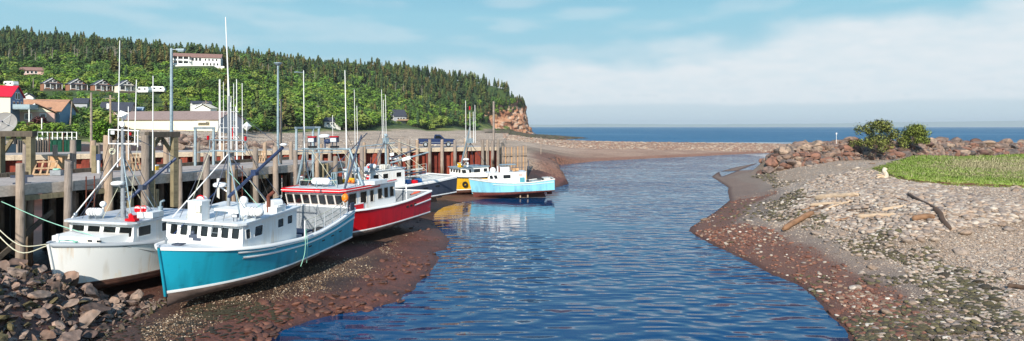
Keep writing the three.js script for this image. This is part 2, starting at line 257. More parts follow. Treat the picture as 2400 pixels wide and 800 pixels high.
function sheet(name, xs, zs, H, color, mat, uvs = 1) {
  const nx = xs.length, nz = zs.length, pos = new Float32Array(nx * nz * 3), col = new Float32Array(nx * nz * 3), uv = new Float32Array(nx * nz * 2), idx = [];
  const poly = H === LAND ? land : bank, raw = H === LAND ? rawLand : rawBank;
  for (let j = 0; j < nz; j++) for (let i = 0; i < nx; i++) {
    const [x, z] = typeof xs[i] === 'function' ? xs[i](zs[j]) : [xs[i], zs[j]], s = signed(poly, x, z), h = raw(x, z, s), o = j * nx + i, c = color(x, z, s, h);
    pos.set([x, h, z], o * 3); col.set(c, o * 3); uv.set([x * uvs, z * uvs], o * 2);
  }
  for (let j = 0; j + 1 < nz; j++) for (let i = 0; i + 1 < nx; i++) { const a = j * nx + i, b = a + nx; idx.push(a, a + 1, b, b, a + 1, b + 1); }
  const g = new THREE.BufferGeometry(); g.setAttribute('position', new THREE.BufferAttribute(pos, 3)); g.setAttribute('color', new THREE.BufferAttribute(col, 3)); g.setAttribute('uv', new THREE.BufferAttribute(uv, 2)); g.setIndex(idx); g.computeVertexNormals();
  return tag(obj(name, g, mat), null, null, null, 'structure');
}
const range = (a, b, s) => { const r = []; const n = Math.ceil((b - a) / s); for (let i = 0; i <= n; i++) r.push(a + (b - a) * i / n); return r; };
const mudMat = new THREE.MeshPhysicalMaterial({ vertexColors: true, roughness: 0.62, map: rep(T.mud, 0.3), bumpMap: rep(T.mudB, 0.3), bumpScale: 0.07 });
const gravelMat = new THREE.MeshStandardMaterial({ vertexColors: true, roughness: 0.92, map: rep(T.gravel, 0.22), bumpMap: rep(T.gravelB, 0.22), bumpScale: 0.05 });
const landMat = new THREE.MeshStandardMaterial({ vertexColors: true, roughness: 0.95, map: rep(T.gravel, 0.05), bumpMap: rep(T.gravelB, 0.05), bumpScale: 0.12 });
sheet('mud_bank', range(-70, 14, 0.4), range(-108, -12, 0.4), LAND, (x, z, s, h) => {
  const n = fbm(x * 0.3, z * 0.3, 4), n2 = fbm(x * 0.09 + 4, z * 0.12, 4), d = -z;
  let c = mixc(C.mud, C.mudDark, sstep(0.42, 0.62, n2));
  c = mixc(c, C.red, sstep(4.2, 2.2, s) * sstep(0.3, 0.6, n) * 0.85);
  c = mixc(c, C.mudGrey, sstep(3.2, 5, s) * sstep(8.5, 6.5, s) * sstep(36, 40, d) * sstep(62, 54, d) * 0.6);
  return mixc(c, C.wet, sstep(0.5, 0, s));
}, mudMat);
sheet('gravel_bank', range(8, 140, 0.5), range(-182, -12, 0.45), BANK, (x, z, s, h) => {
  const n = fbm(x * 0.35, z * 0.35, 4), n2 = fbm(x * 0.11 + 20, z * 0.11, 4), d = -z, g = x > 36 && d > 55 ? signed(grassEdge, x, z) : -9;
  let c = mixc(C.gravel, C.gravelTan, sstep(0.35, 0.65, n2));
  c = mixc(c, L3(112, 99, 86), sstep(40, 46, d) * sstep(88, 76, d) * sstep(7, 10, s) * sstep(24, 17, s) * 0.8);
  c = mixc(c, C.weed, sstep(11, 8, s + (n - 0.5) * 5) * sstep(0.4, 0.6, n2 + (n - 0.5) * 0.3) * 0.6);
  c = mixc(c, C.sand, sstep(7.5, 5.2, s + (n - 0.5) * 3) * 0.9);
  c = mixc(c, C.red, sstep(5, 3, s + (n2 - 0.5) * 5) * (d > 82 ? 0.25 : 0.8));
  c = mixc(c, C.wet, sstep(0.7, 0.1, s) * 0.8);
  if (g > -0.6) c = mixc(c, C.soil, sstep(-0.6, -0.2, g) * sstep(0.7, 0.3, g));
  if (g > 0.2) c = mixc(c, mixc(C.turf, C.straw, sstep(0.4, 0.6, n2) * sstep(4, 12, g)), sstep(0.2, 0.7, g));
  return c;
}, gravelMat);
const polar = []; for (let px = -420; px <= 2330; px += px < 1120 ? 10 : px < 1260 ? 3.5 : 10) { const p = px; polar.push((z) => [(p - 1200) / FOC * -z, z]); }
const deps = []; for (let d = 107; d < 1150; d *= d < 380 ? 1.011 : 1.009) deps.push(-d);
sheet('shore_and_hill', polar, deps, LAND, (x, z, s, h) => {
  const d = -z, px = 1200 + FOC * x / d, n = fbm(x * 0.05, z * 0.05, 4), n2 = fbm(x * 0.2, z * 0.2, 3);
  let c = mixc(C.beach, C.gravelTan, sstep(0.3, 0.7, n2));
  c = mixc(c, C.weed, sstep(0.5, 0.62, n) * sstep(26, 8, s) * 0.55 * sstep(1500, 1300, px));
  c = mixc(c, C.red, sstep(7, 3, s) * 0.8);
  c = mixc(c, C.weed, sstep(1100, 1180, px) * sstep(400, 470, d + 60 * (n - 0.5)) * 0.9);
  c = mixc(c, L3(172, 124, 100), sstep(1180, 1420, px) * 0.55);
  const green = sstep(px < 330 ? 116 : px < 560 ? 175 : px < 640 ? 255 : table([[640, 235], [800, 310], [1000, 420], [1100, 520], [1160, 620]], px), (px < 330 ? 124 : px < 560 ? 200 : px < 640 ? 275 : table([[640, 255], [800, 335], [1000, 450], [1100, 550], [1160, 640]], px)), d + (n2 - 0.5) * 30) * sstep(1230, 1190, px);
  c = mixc(c, mixc(C.turf, C.shrub, sstep(0.4, 0.6, n)), green);
  return mixc(c, C.shrub, green * sstep(12, 22, h));
}, landMat);
// ---------------------------------------------------------------- water
function rippleTex(n, f, seed) { return toneMap(n, (u, v) => f(u, v)); }
T.ripple = toneMap(2048, (u, v) => {                  // 124 m of wind ripples, longer across the stream; calm in the lee of the quay and the boats
  const x = u * 124 - 44, d = v * 124, w = vnoise(u * 34, v * 34, 34, 34) - 0.5;
  const a = 0.65 * vnoise(u * 92 + w * 1.4, v * 200 + w * 1.8, 92, 200) + 0.35 * vnoise(u * 184, v * 400 + w, 184, 400), c = vnoise(u * 40, v * 80, 40, 80);
  const calm = (0.4 + 0.6 * sstep(0.34, 0.64, fbm(u * 9, v * 15, 3, 9, 15))) * (1 - 0.97 * sstep(14, 6, x + (d - 70) * 0.05 + 6 * w) * sstep(52, 60, d) * sstep(104, 92, d));
  return clamp(0.5 + ((a - 0.5) * 1.0 + (c - 0.5) * 0.12) * (0.04 + 0.96 * calm));
});
function waterMat(col, rough, repeat, bump, spec) { const t = T.ripple.clone(); t.repeat.set(...repeat); t.offset.set(44 * repeat[0], 0); t.needsUpdate = true; return new THREE.MeshPhysicalMaterial({ color: rgb(...col), roughness: rough, ior: 1.333, bumpMap: t, bumpScale: bump, specularIntensity: spec }); }
function flat(name, x0, x1, z0, z1, mat) { const g = new THREE.PlaneGeometry(x1 - x0, z0 - z1); g.rotateX(-Math.PI / 2); g.translate((x0 + x1) / 2, 0, (z0 + z1) / 2); const p = g.attributes.position, u = g.attributes.uv; for (let i = 0; i < p.count; i++) u.setXY(i, p.getX(i), -p.getZ(i)); return tag(obj(name, g, mat), null, null, null, 'structure'); }
flat('river_water', -60, 340, 30, -395, waterMat([11, 62, 104], 0.07, [1 / 124, 1 / 124], 0.37, 1));
flat('sea_water', -9000, 22000, -395, -18000, waterMat([50, 104, 140], 0.4, [0.002, 0.002], 4.5, 0.35));
flat('seabed', -60, 340, 30, -395, std([60, 48, 40], 1)).position.y = -1.7;
// ---------------------------------------------------------------- the shore beyond the bay
{
  const rows = [[], [], [], []];
  for (let i = 0; i <= 160; i++) { const x = lerp(-3400, 18000, i / 160), px = 1200 + FOC * x / 16000, top = (table([[900, 20], [1250, 46], [1400, 58], [1600, 50], [2000, 68], [2400, 112], [2900, 120]], px) + (fbm(i * 0.15, 2, 4) - 0.5) * 22) * 1.39; rows[0].push(V(x, -2, -16000)); rows[1].push(V(x, 14 + 22 * fbm(i * 0.8, 5, 3), -16030)); rows[2].push(V(x, top, -16700)); rows[3].push(V(x, top * 0.6, -17600)); }
  tag(obj('far_shore', quadMesh(rows), std([128, 146, 132], 1)), null, null, null, 'structure');
}
scene.fog = new THREE.FogExp2(rgb(232, 244, 255), 0.00007);
// ---------------------------------------------------------------- pier
const rp = rng(11);
const pE = V(0.48, 0, -1).normalize(), pN = V(1, 0, 0.48).normalize(), PW = 7.2;
const pf = (d, off = 0, y = QY) => V(pierX(d), y, -d).addScaledVector(pN, off);              // a point on the pier: d off the camera, off metres outside the front edge
const frontD = (px) => 43.68 / (0.48 + (1200 - px) / FOC), rearD = (px) => 51.66 / (0.48 + (1200 - px) / FOC);
const hTop = (py, d) => EYE - (py - HOR) / FOC * d;
const pileM = M.pile.map((m) => { const c = m.clone(); c.vertexColors = true; return c; });
function piling(parent, x, z, y0, y1, r, k, lean = 0) {                                       // a weathered round pile with a worn top
  const n = 10, m = 14, rows = [], ph = rp() * 9, cut = (rp() - 0.5) * 0.22;
  for (let i = 0; i <= m; i++) { const t = i / m, row = []; for (let j = 0; j <= n; j++) { const a = (j % n) / n * Math.PI * 2, w = r * (1.06 - 0.1 * t) * (1 + 0.09 * (vnoise((j % n) * 0.9 + ph, t * 4 + ph) - 0.5) + (i === m ? -0.06 : 0)); row.push(V(x + Math.cos(a) * w + lean * t, lerp(y0, y1, t) + (i === m ? Math.cos(a + ph) * cut : 0), z + Math.sin(a) * w)); } rows.push(row); }
  const side = quadMesh(rows), top = [], c = V(x + lean, y1 - 0.03, z);
  const last = rows[m]; const pos = [], uv = [];
  for (let j = 0; j < n; j++) { pos.push(...c.toArray(), ...last[j + 1].toArray(), ...last[j].toArray()); uv.push(0, 0, 0.1, 0, 0, 0.1); }
  const tg = new THREE.BufferGeometry(); tg.setAttribute('position', new THREE.Float32BufferAttribute(pos, 3)); tg.setAttribute('uv', new THREE.Float32BufferAttribute(uv, 2)); tg.computeVertexNormals();
  { const u = side.attributes.uv; for (let i = 0; i < u.count; i++) u.setXY(i, u.getY(i), u.getX(i)); }
  const o = obj('piling', [side, tg], pileM[k % 4], parent), P = o.geometry.attributes.position, cc = new Float32Array(P.count * 3); for (let i = 0; i < P.count; i++) { const w = sstep(0.42, 0.58, fbm(P.getX(i) * 3, P.getY(i) * 0.8 + ph, 3) + (3.2 - P.getY(i)) * 0.14); cc.set([lerp(1, 0.42, w), lerp(1, 0.34, w), lerp(1, 0.25, w)], i * 3); } o.geometry.setAttribute("color", new THREE.BufferAttribute(cc, 3)); return o;
}
const pier = thing('fishing_pier', 'long grey pier on round timber pilings behind the white and teal boats', 'pier');
{
  const mid = (a, b, o0, o1, y0, y1) => { const A = pf(a, (o0 + o1) / 2, (y0 + y1) / 2), B = pf(b, (o0 + o1) / 2, (y0 + y1) / 2); return beam(A, B, Math.abs(o1 - o0), y1 - y0); };
  obj('deck', [mid(16, PIER_END, -PW, -0.36, QY - 0.4, QY)], M.deck, pier);
  for (let d = 16; d < PIER_END - 0.1; d += 3.583) {                                           // edge beams, cast in lengths
    obj('edge_beam', [mid(d + 0.01, d + 3.57, -0.355, 0, QY - 0.55 - rp() * 0.03, QY + 0.012 + rp() * 0.02)], M.concrete, pier);
    obj('curb', [mid(d + 0.02, d + 3.55, -PW + 0.02, -PW + 0.32, QY + 0.012, QY + 0.26 + rp() * 0.03)], M.darkTimber, pier);
    obj('rear_beam', [mid(d + 0.01, d + 3.57, -PW - 0.3, -PW - 0.004, QY - 0.6, QY - 0.01)], M.darkTimber, pier);
    obj('cross_beam', [beam(pf(d + 1, -0.4, QY - 0.62), pf(d + 1, -PW, QY - 0.62), 0.34, 0.42)], M.blackTimber, pier);
    if (rp() < 0.75) obj('fender_timber', [mid(d + 0.4 + rp(), d + 2.2 + rp() * 1.1, 0.004, 0.2, QY - 0.86, QY - 0.58)], M.timber, pier);
  }
  const fronts = [[40, 383], [150, 377], [250, 320], [333, 318], [414, 373], [477, 361], [540, 388], [595, 345], [642, 343], [690, 352], [738, 358], [780, 366], [816, 352], [843, 344]];
  fronts.forEach(([px, top], i) => { const d = frontD(px), p = pf(d, 0.26); piling(pier, p.x, p.z, 0.3, hTop(top, d), i === 2 || i === 3 ? 0.25 : 0.19 + 0.04 * hash2(i, 3), i, (hash2(i, 9) - 0.5) * 0.3); });
  for (const px of [95, 205, 292, 372, 445, 508, 560, 618, 668, 715, 760, 800]) { const d = frontD(px), p = pf(d, -0.7 - hash2(px, 1)); piling(pier, p.x, p.z, 0.3, QY - 0.56, 0.17, px, (hash2(px, 4) - 0.5) * 0.5); }
  for (const d of [20, 23, 26, 29, 32]) { const p = pf(d, 0.26); piling(pier, p.x, p.z, 0.3, QY + 0.8 + rp(), 0.23, d); }
  [[51, 331], [105, 332], [164, 331], [200, 332], [262, 345], [300, 338], [385, 336], [428, 329], [474, 331], [560, 338], [590, 332], [628, 334], [668, 336], [705, 340]].forEach(([px, top], i) => { const d = rearD(px), p = pf(d, -PW - 0.56); piling(pier, p.x, p.z, 0.5, hTop(top, d), 0.2, i + 1); });
  for (let d = 18; d < PIER_END; d += 2.6) for (const o of [-2.4, -4.8]) { const p = pf(d, o); piling(pier, p.x, p.z, 0.4, QY - 0.42, 0.2, 3); }
  for (let d = 16.2; d < PIER_END - 0.3; d += 0.575) if (hash2(d * 10, 5) > 0.04) { const p = pf(d, -PW - 0.14, 0); obj('rear_plank', [bx(0.18, QY - 1.0 - hash2(d * 10, 7) * 1.3, 0.56, p.x, (QY + 0.2) / 2 + 0.3, p.z, Math.atan2(pE.x, pE.z))], M.blackTimber, pier); }
  for (const [a, b] of [[33, 36.5], [41, 45], [47, 51], [52, 56]]) { obj('brace', [beam(pf(a, -0.1, 1.6), pf(b, -0.1, 4.8), 0.12, 0.26)], M.darkTimber, pier); obj('brace', [beam(pf(b, -2.1, 1.6), pf(a, -2.1, 4.8), 0.12, 0.26)], M.darkTimber, pier); }
  for (const [px, h] of [[44, 2.6], [300, 3.4], [360, 3.0]]) { const d = frontD(px); obj('fender_post', [beam(pf(d, 0.16, 2), pf(d, 0.16, QY - 0.9), 0.3, 0.3, V(1, 0, 0))], M.timber, pier); }
  for (const d of [47.2, 47.7, 55.6, 56.1, 56.6]) obj('fender_post', [beam(pf(d, 0.17, 2), pf(d, 0.17, QY - 0.05), 0.3, 0.3, V(1, 0, 0))], M.timber, pier);
}
function gallows(label, A, B, y0, y1, deep) {          // timber portal with knee braces
  const t = thing('timber_frame', label, 'frame', [0, 0, 0], 0, 'timber portal frames on the pier'), dir = B.clone().sub(A).setY(0).normalize();
  obj('post', [beam(V(A.x, y0, A.z), V(A.x, y1, A.z), 0.36, 0.36, dir)], M.timber, t); obj('post', [beam(V(B.x, y0, B.z), V(B.x, y1, B.z), 0.36, 0.36, dir)], M.timber, t);
  const a = A.clone().setY(y1 + 0.18).addScaledVector(dir, -0.3), b = B.clone().setY(y1 + 0.18).addScaledVector(dir, 0.3), n = V(-dir.z, 0, dir.x);
  obj('top_beam', [beam(a, b, 0.4, 0.36)], M.darkTimber, t);
  for (const [P, s] of [[A, 1], [B, -1]]) obj('knee_brace', [beam(P.clone().setY(y1 - 1).addScaledVector(n, -0.22).addScaledVector(dir, s * 0.05), P.clone().setY(y1 + 0.22).addScaledVector(n, -0.22).addScaledVector(dir, s * 0.95), 0.12, 0.22)], M.timber, t);
  obj('hoist_block', [bx(0.14, 0.3, 0.14, (A.x + B.x) / 2, y1 - 0.35, (A.z + B.z) / 2), bar(V((A.x + B.x) / 2, y1 - 0.2, (A.z + B.z) / 2), V((A.x + B.x) / 2, y1 + 0.05, (A.z + B.z) / 2), 0.03)], M.black, t);
}
{ const d = 42; gallows('tall timber portal frame at the left edge of the photograph', at(0, 420, d).setY(QY), at(71, 420, d - 0.3).setY(QY), QY - 0.02, 8.95); }
gallows('timber portal frame beside the tall lamp post with the side arm', pf(frontD(348), 0.2), pf(frontD(403), 0.2), 4.2, 8.9);
// ---------------------------------------------------------------- quay of rusty sheet piles
const quay = thing('sheet_pile_quay', 'rust red sheet pile quay wall with pale concrete cap below the truck', 'quay wall');
{
  const qE = V(1, 0, -0.56).normalize(), qN = V(0.56, 0, 1).normalize(), qp = (s, o, y) => V(QUAY_END, y, -quayD(QUAY_END)).addScaledVector(qE, -s).addScaledVector(qN, o);
  const rusts = [[150, 78, 58], [138, 70, 54], [162, 88, 66], [124, 62, 50]].map((c) => std(c, 0.85, rustT, null, 1));
  const LEN = 82, a = Math.atan2(qN.x, qN.z), prof = (w, o) => { const s = new THREE.Shape(); s.moveTo(-w / 2, 0); s.lineTo(-w / 2 + 0.16, o); s.lineTo(w / 2 - 0.16, o); s.lineTo(w / 2, 0); s.lineTo(w / 2, -0.06); s.lineTo(-w / 2, -0.06); const g = new THREE.ExtrudeGeometry(s, { depth: 6, bevelEnabled: false }); g.rotateX(-Math.PI / 2); return boxUV(g); };
  const gOut = prof(0.98, -0.3);
  for (let i = 0, s = 0.5; s < LEN; i++, s += 1.0) { const o = obj('sheet_pile', gOut, rusts[(i * 7 + (i % 3)) % 4], quay), p = qp(s, i % 2 ? 0 : -0.3, 0.1 - 0.002 * (i % 2)); o.position.copy(p); o.rotation.y = i % 2 ? a : a + Math.PI; if (!(i % 2)) o.position.copy(qp(s, -0.36, 0.102)); }
  for (let s = 0; s < LEN; s += 6) obj('cap', [beam(qp(s + 0.01, -0.3, QY - 0.2), qp(s + 5.98, -0.3, QY - 0.2), 1.5, 0.56)], M.cap, quay);
  obj('quay_deck', [beam(qp(0, -5.1, QY - 0.1), qp(LEN, -5.1, QY - 0.1), 8.08, 0.26)], M.deck, quay);
  obj('end_wall', [beam(qp(0.1, -0.4, 3), qp(0.1, -9, 3), 0.3, 6.4)], rusts[1], quay);
  const cols = [[933, 330], [954, 328], [974, 328], [1003, 327], [1032, 328], [1062, 329], [1087, 325], [1127, 327], [1138, 327], [1150, 330], [1163, 328], [905, 331], [885, 352], [850, 335], [810, 340], [770, 338], [735, 342], [520, 336], [455, 345], [395, 338], [340, 340], [285, 344], [230, 336], [130, 340], [60, 338]];
  cols.forEach(([px, top], i) => { const t = (px - 1200) / FOC, d = 100.8 / (1 - 0.56 * t), p = V(t * d, 0, -d).addScaledVector(qN, 0.62); piling(quay, p.x, p.z, 0.2, hTop(top, d), 0.25, i + (i > 9 ? 1 : 0)); });
  const wheels = [];
}
{
  const t = thing('log_fence', 'row of upright bare logs at the right end of the quay', 'fence'), r = rng(5);
  for (let i = 0; i < 19; i++) { const x = lerp(-1.9, 2.3, i / 18), z = -quayD(x) * 1.0 - 0.6 + r() * 0.2; const g = bar(V(x, 1.0, z), V(x + (r() - 0.5) * 0.06, 6.35 + (r() - 0.4) * 0.35, z), 0.11, 0.085, 7); obj('log', [g], [M.plywood, M.pile[0], M.pile[2], M.pile[1]][i % 4], t); }
  obj('rail', [beam(V(-2, 4.9, -quayD(-2) - 0.45), V(2.4, 4.9, -quayD(2.4) - 0.45), 0.1, 0.16)], M.darkTimber, t);
}
// ---------------------------------------------------------------- poles, lamps, gear on the pier
function pole(name, label, cat, px, top, d, r, y0, mat, group) { const p = at(px, 300, d), t = thing(name, label, cat, [p.x, y0, p.z], 0, group); obj('pole', [bar(V(0, 0, 0), V(0, hTop(top, d) - y0, 0), r, r * 0.72, 9)], mat, t); t.userData.h = hTop(top, d) - y0; return t; }
{
  const t = pole('lamp_post', 'thick pale grey lamp post with boxy head beside the timber frame', 'lamp post', 401, 113, 45.5, 0.13, QY, M.galv), h = t.userData.h; delete t.userData.h;
  obj('lamp_arm', [bar(V(0, h - 0.1, 0), V(0.45, h - 0.1, 0), 0.04)], M.steel, t); obj('lamp_head', [bx(0.55, 0.12, 0.3, 0.68, h - 0.1, 0), bx(0.4, 0.08, 0.22, 0.7, h - 0.2, 0)], M.galv, t); obj('base_flange', [bar(V(0, 0, 0), V(0, 0.1, 0), 0.26, 0.26, 10)], M.galv, t);
  const u = pole('lamp_post', 'lamp post with flat wide head behind the red boat bow', 'lamp post', 651, 154, 54, 0.11, QY, M.galv), hu = u.userData.h; delete u.userData.h;
  obj('lamp_head', [xf(lathe([[0.001, 0], [0.1, 0], [0.33, 0.18], [0.34, 0.24], [0.2, 0.27], [0.001, 0.28]]), [0, hu, 0])], M.galv, u); obj('base_flange', [bar(V(0, 0, 0), V(0, 0.1, 0), 0.24, 0.24, 10)], M.galv, u);
  const w = pole('wooden_pole', 'pale wooden pole standing close beside the flat headed lamp post', 'pole', 658, 236, 54.6, 0.1, QY, M.pile[0]); delete w.userData.h; obj('pole_cap', [bx(0.24, 0.12, 0.24, 0, hTop(236, 54.6) - QY + 0.05, 0)], M.pile[1], w);
  const sgn = pole('beacon_pole', 'thin pole carrying a white diamond reflector on the quay', 'marker', 578, 300, 84, 0.05, QY, M.galv), hs = sgn.userData.h; delete sgn.userData.h;
  obj('reflector', [xf(clean(new THREE.OctahedronGeometry(0.62)), [0, hs + 0.2, 0], [0, 0.5, 0])], M.whiteClean, sgn); obj('reflector_vane', [bx(0.9, 0.03, 0.9, 0, hs + 0.2, 0, 0.5)], M.darkSteel, sgn);
}
function portal(label, A, B, top) { const t = thing('ladder_portal', label, 'portal frame', [0, 0, 0], 0, 'grey steel portal frames along the pier'), h = 0.16; obj('post', [beam(A, V(A.x, top, A.z), h, h, V(1, 0, 0))], M.galv, t); obj('post', [beam(B, V(B.x, top, B.z), h, h, V(1, 0, 0))], M.galv, t); const e = B.clone().sub(A).setY(0).normalize(); obj('crossbar', [beam(V(A.x, top + 0.08, A.z).addScaledVector(e, -0.12), V(B.x, top + 0.08, B.z).addScaledVector(e, 0.12), 0.2, 0.16)], M.galv, t); obj('lower_bar', [beam(V(A.x, QY + 1.1, A.z).addScaledVector(e, 0.081), V(B.x, QY + 1.1, B.z).addScaledVector(e, -0.081), 0.06, 0.08)], M.galv, t); }
{ const d = rearD(457) - 0.6; portal('grey steel portal frame left of the teal boat mast', at(457, 384, d).setY(QY), at(500, 382, d + 0.9).setY(QY), 9.4); }
portal('grey steel portal frame at the pier edge above the red boat', pf(frontD(692), 0.1, 5.2), pf(frontD(731), 0.1, 5.2), 9.42);
{ const d = frontD(712) + 4; portal('grey steel portal frame standing behind the one at the pier edge', at(712, 380, d).setY(QY), at(747, 380, d + 0.8).setY(QY), 9.45); }
for (const [px, lab] of [[711, 'steel ladder down the pier face under the portal above the red boat'], [556, 'steel ladder down the pier face behind the teal boat'], [205, 'steel ladder down the pier face behind the white boat']]) { const d = frontD(px), t = thing('access_ladder', lab, 'ladder'), A = pf(d, 0.24, 1.4), n = pE.clone().multiplyScalar(0.24); for (const k of [-1, 1]) obj('stringer', [bar(A.clone().addScaledVector(n, k), A.clone().addScaledVector(n, k).setY(QY + 0.25), 0.035)], M.rustPipe, t); for (let y = 1.7; y < QY; y += 0.34) obj('rung', [bar(A.clone().sub(n).setY(y), A.clone().add(n).setY(y), 0.022, 0.022, 5)], M.rustPipe, t); }
function cleat(label, p, s) { const t = thing('mooring_cleat', label, 'cleat', [p.x, QY, p.z], 0.6); obj('base', [bx(0.7 * s, 0.06, 0.36 * s, 0, 0.03, 0)], M.darkSteel, t); obj('horn', [bx(0.9 * s, 0.12 * s, 0.14 * s, 0, 0.36 * s, 0), bx(0.1 * s, 0.3 * s, 0.12 * s, -0.16 * s, 0.2 * s, 0), bx(0.1 * s, 0.3 * s, 0.12 * s, 0.16 * s, 0.2 * s, 0)], M.darkSteel, t); }
cleat('dark iron mooring cleat behind the leftmost front piling', pf(frontD(72), -0.9), 1.15); cleat('dark iron mooring cleat right of the timber portal by the lamp post', pf(frontD(426), -1.2), 1);
cleat('dark iron mooring cleat near the far end of the pier', pf(frontD(565), -0.8), 1);
function rack(label, p, turn, w, h, lean) {             // slatted wooden hatch leaning back
  const t = thing('wooden_grate', label, 'grate', p.toArray(), turn), q = (x, y) => V(x, y * Math.cos(lean), -y * Math.sin(lean));
  for (const x of [-w / 2, -w / 6, w / 6, w / 2]) obj('upright', [beam(q(x, 0.02), q(x, h), 0.1, 0.07, V(0, 0.3, 1))], M.paleTimber, t);
  for (const y of [0.12, h * 0.5, h - 0.08]) obj('slat', [beam(q(-w / 2, y).add(V(0, 0, 0.075)), q(w / 2, y).add(V(0, 0, 0.075)), 0.06, 0.1)], M.paleTimber, t);
}
rack('weathered slatted grate leaning on the pier by the leftmost timber frame', at(100, 413, 41.6).setY(QY), 0.3, 1.15, 1.15, 0.6);
rack('slatted grate leaning on a tall piling behind the white boat mast', at(316, 398, 46).setY(QY), 0.9, 0.7, 1.3, 0.35);
rack('two boards leaning on the pier rear curb left of the flat headed lamp', at(610, 386, 55.8).setY(QY), 0.2, 0.6, 1.2, 0.5);
{
  const t = thing('plywood_screen', 'tan plywood sheet standing on the pier between two rear pilings', 'board', at(134, 390, 44.2).setY(QY).toArray(), 0.1); obj('sheet', [bx(1.25, 0.9, 0.04, 0, 0.72, 0)], M.plywood, t); obj('batten', [bx(0.09, 1.17, 0.05, -0.55, 0.585, 0.047)], M.paleTimber, t); obj('batten', [bx(0.09, 1.17, 0.05, 0.55, 0.585, 0.047)], M.paleTimber, t);
  const c = thing('rope_crate', 'low crate of green rope on the pier by the plywood sheet', 'crate', at(132, 405, 41.8).setY(QY).toArray(), 0.2); obj('crate_body', [bx(0.62, 0.34, 0.42, 0, 0.19, 0)], M.greyPaint, c); obj('rope_coil', [xf(clean(new THREE.TorusGeometry(0.16, 0.06, 6, 14)), [0, 0.41, 0], [Math.PI / 2, 0, 0])], M.greenRope, c);
  const w = pf(frontD(252), 0.5, 8.1); const co = obj('rope_coil', [xf(clean(new THREE.TorusGeometry(0.16, 0.035, 6, 18)), [w.x - 0.02, w.y, w.z + 0.03], [0.1, 0.3, 0], 1), xf(clean(new THREE.TorusGeometry(0.13, 0.03, 6, 18)), [w.x, w.y - 0.06, w.z + 0.07], [0.1, 0.5, 0])], M.rope); tag(co, 'pale coil of rope hung on a tall piling above the white boat', 'rope');
  const pb = thing('power_box', 'small white and blue service post on the pier behind the white boat', 'service post', at(230, 395, 44).setY(QY).toArray()); obj('post', [bx(0.14, 0.9, 0.12, 0, 0.45, 0)], M.whiteClean, pb); obj('cabinet', [bx(0.3, 0.42, 0.2, 0.04, 1.1, 0)], M.blueSteel, pb); obj('timber_stake', [bx(0.3, 1.9, 0.26, -0.32, 0.95, -0.1)], M.timber, pb);
  const fl = thing('pier_clutter_crate', 'yellow and white crate stacked at the pier edge by the second timber frame', 'crate', at(360, 384, 47).setY(QY).toArray()); obj('crate_body', [bx(0.5, 0.3, 0.4, 0, 0.151, 0)], M.yellow, fl); obj('lid', [bx(0.52, 0.08, 0.42, 0, 0.345, 0)], M.whiteClean, fl);
}
// things on the land behind the quay
{
  const t = thing('palisade', 'row of round grey posts on the grass behind the quay', 'fence'), y = 6.2; for (let i = 0; i < 13; i++) { const p = at(40 + i * 5.9, 350, 80 + i * 0.3); obj('post', [bar(V(p.x, y - 0.3, p.z), V(p.x, hTop(328 + (i % 3), 80), p.z), 0.15, 0.14, 8)], M.pile[(i * 3) % 4], t); }
  const d = thing('green_dumpster', 'dark green steel container behind the quay wall', 'container', [at(152, 350, 83).x, 6.25, -83], -0.25); obj('body', [prism([[-1.6, -0.8], [1.7, -0.8], [1.6, 0.8], [-1.5, 0.8]], 0.1, 1.55)], std([14, 76, 56], 0.5, fineT), d); obj('rim', [bx(3.4, 0.1, 1.7, 0.05, 1.6, 0)], std([10, 58, 44], 0.5), d); for (const x of [-1.2, -0.4, 0.4, 1.2]) obj('rib', [bx(0.1, 1.4, 0.06, x, 0.85, 0.84)], std([10, 58, 44], 0.5), d);
  const r = thing('white_railing', 'white wooden railing of a footbridge beyond the container', 'railing', [0, 0, 0]); const a = at(76, 322, 118), b = at(180, 322, 124); const rb = 7.1; obj('top_rail', [beam(V(a.x, rb + 1.5, a.z), V(b.x, rb + 1.4, b.z), 0.1, 0.12)], M.whiteClean, r); obj('lower_rail', [beam(V(a.x, rb + 0.35, a.z), V(b.x, rb + 0.4, b.z), 0.1, 0.16)], M.whiteClean, r); for (let i = 0; i <= 9; i++) { const p = a.clone().lerp(b, i / 9); obj('post', [bx(0.14, 2.3, 0.12, p.x, rb + 0.35, p.z + 0.15)], M.whiteClean, r); }
  const s = thing('satellite_dish', 'large grey mesh satellite dish at the left edge behind the timber frame', 'satellite dish', [at(8, 300, 66).x, QY - 0.3, -66]); const hh = hTop(290, 66) - QY + 0.3; obj('mast', [bar(V(0, 0, 0), V(0, hh - 0.25, -0.25), 0.07)], M.galv, s);
  const dish = []; for (let i = 0; i <= 8; i++) dish.push([0.001 + 1.15 * i / 8, 0.28 * (i / 8) ** 2]); obj('reflector', [xf(lathe(dish, 24), [0, hh, -0.2], [1.25, 0, -0.25])], std([150, 148, 146], 0.7, fineT, null, 1, { side: THREE.DoubleSide }), s); for (let i = 0; i < 4; i++) { const an = i * Math.PI / 2 + 0.4; obj('strut', [xf(bar(V(Math.cos(an) * 1.0, 0.22, Math.sin(an) * 1.0), V(0, 0.75, 0), 0.018), [0, hh, -0.2], [1.25, 0, -0.25])], M.whiteClean, s); } obj('feed_horn', [xf(bar(V(0, 0.7, 0), V(0, 0.92, 0), 0.1), [0, hh, -0.2], [1.25, 0, -0.25])], M.darkSteel, s);
  for (const [px, dd, lab] of [[115, 80, 'left of two thin rust red posts by the green container'], [147, 80.5, 'right of two thin rust red posts by the green container']]) { const p = at(px, 330, dd); tag(obj('rusty_post', [bar(V(p.x, 6.1, p.z), V(p.x, hTop(313, dd), p.z), 0.05), bar(V(p.x, hTop(313, dd), p.z), V(p.x + 0.18, hTop(313, dd), p.z), 0.04)], M.rustPipe), lab, 'post'); }
}
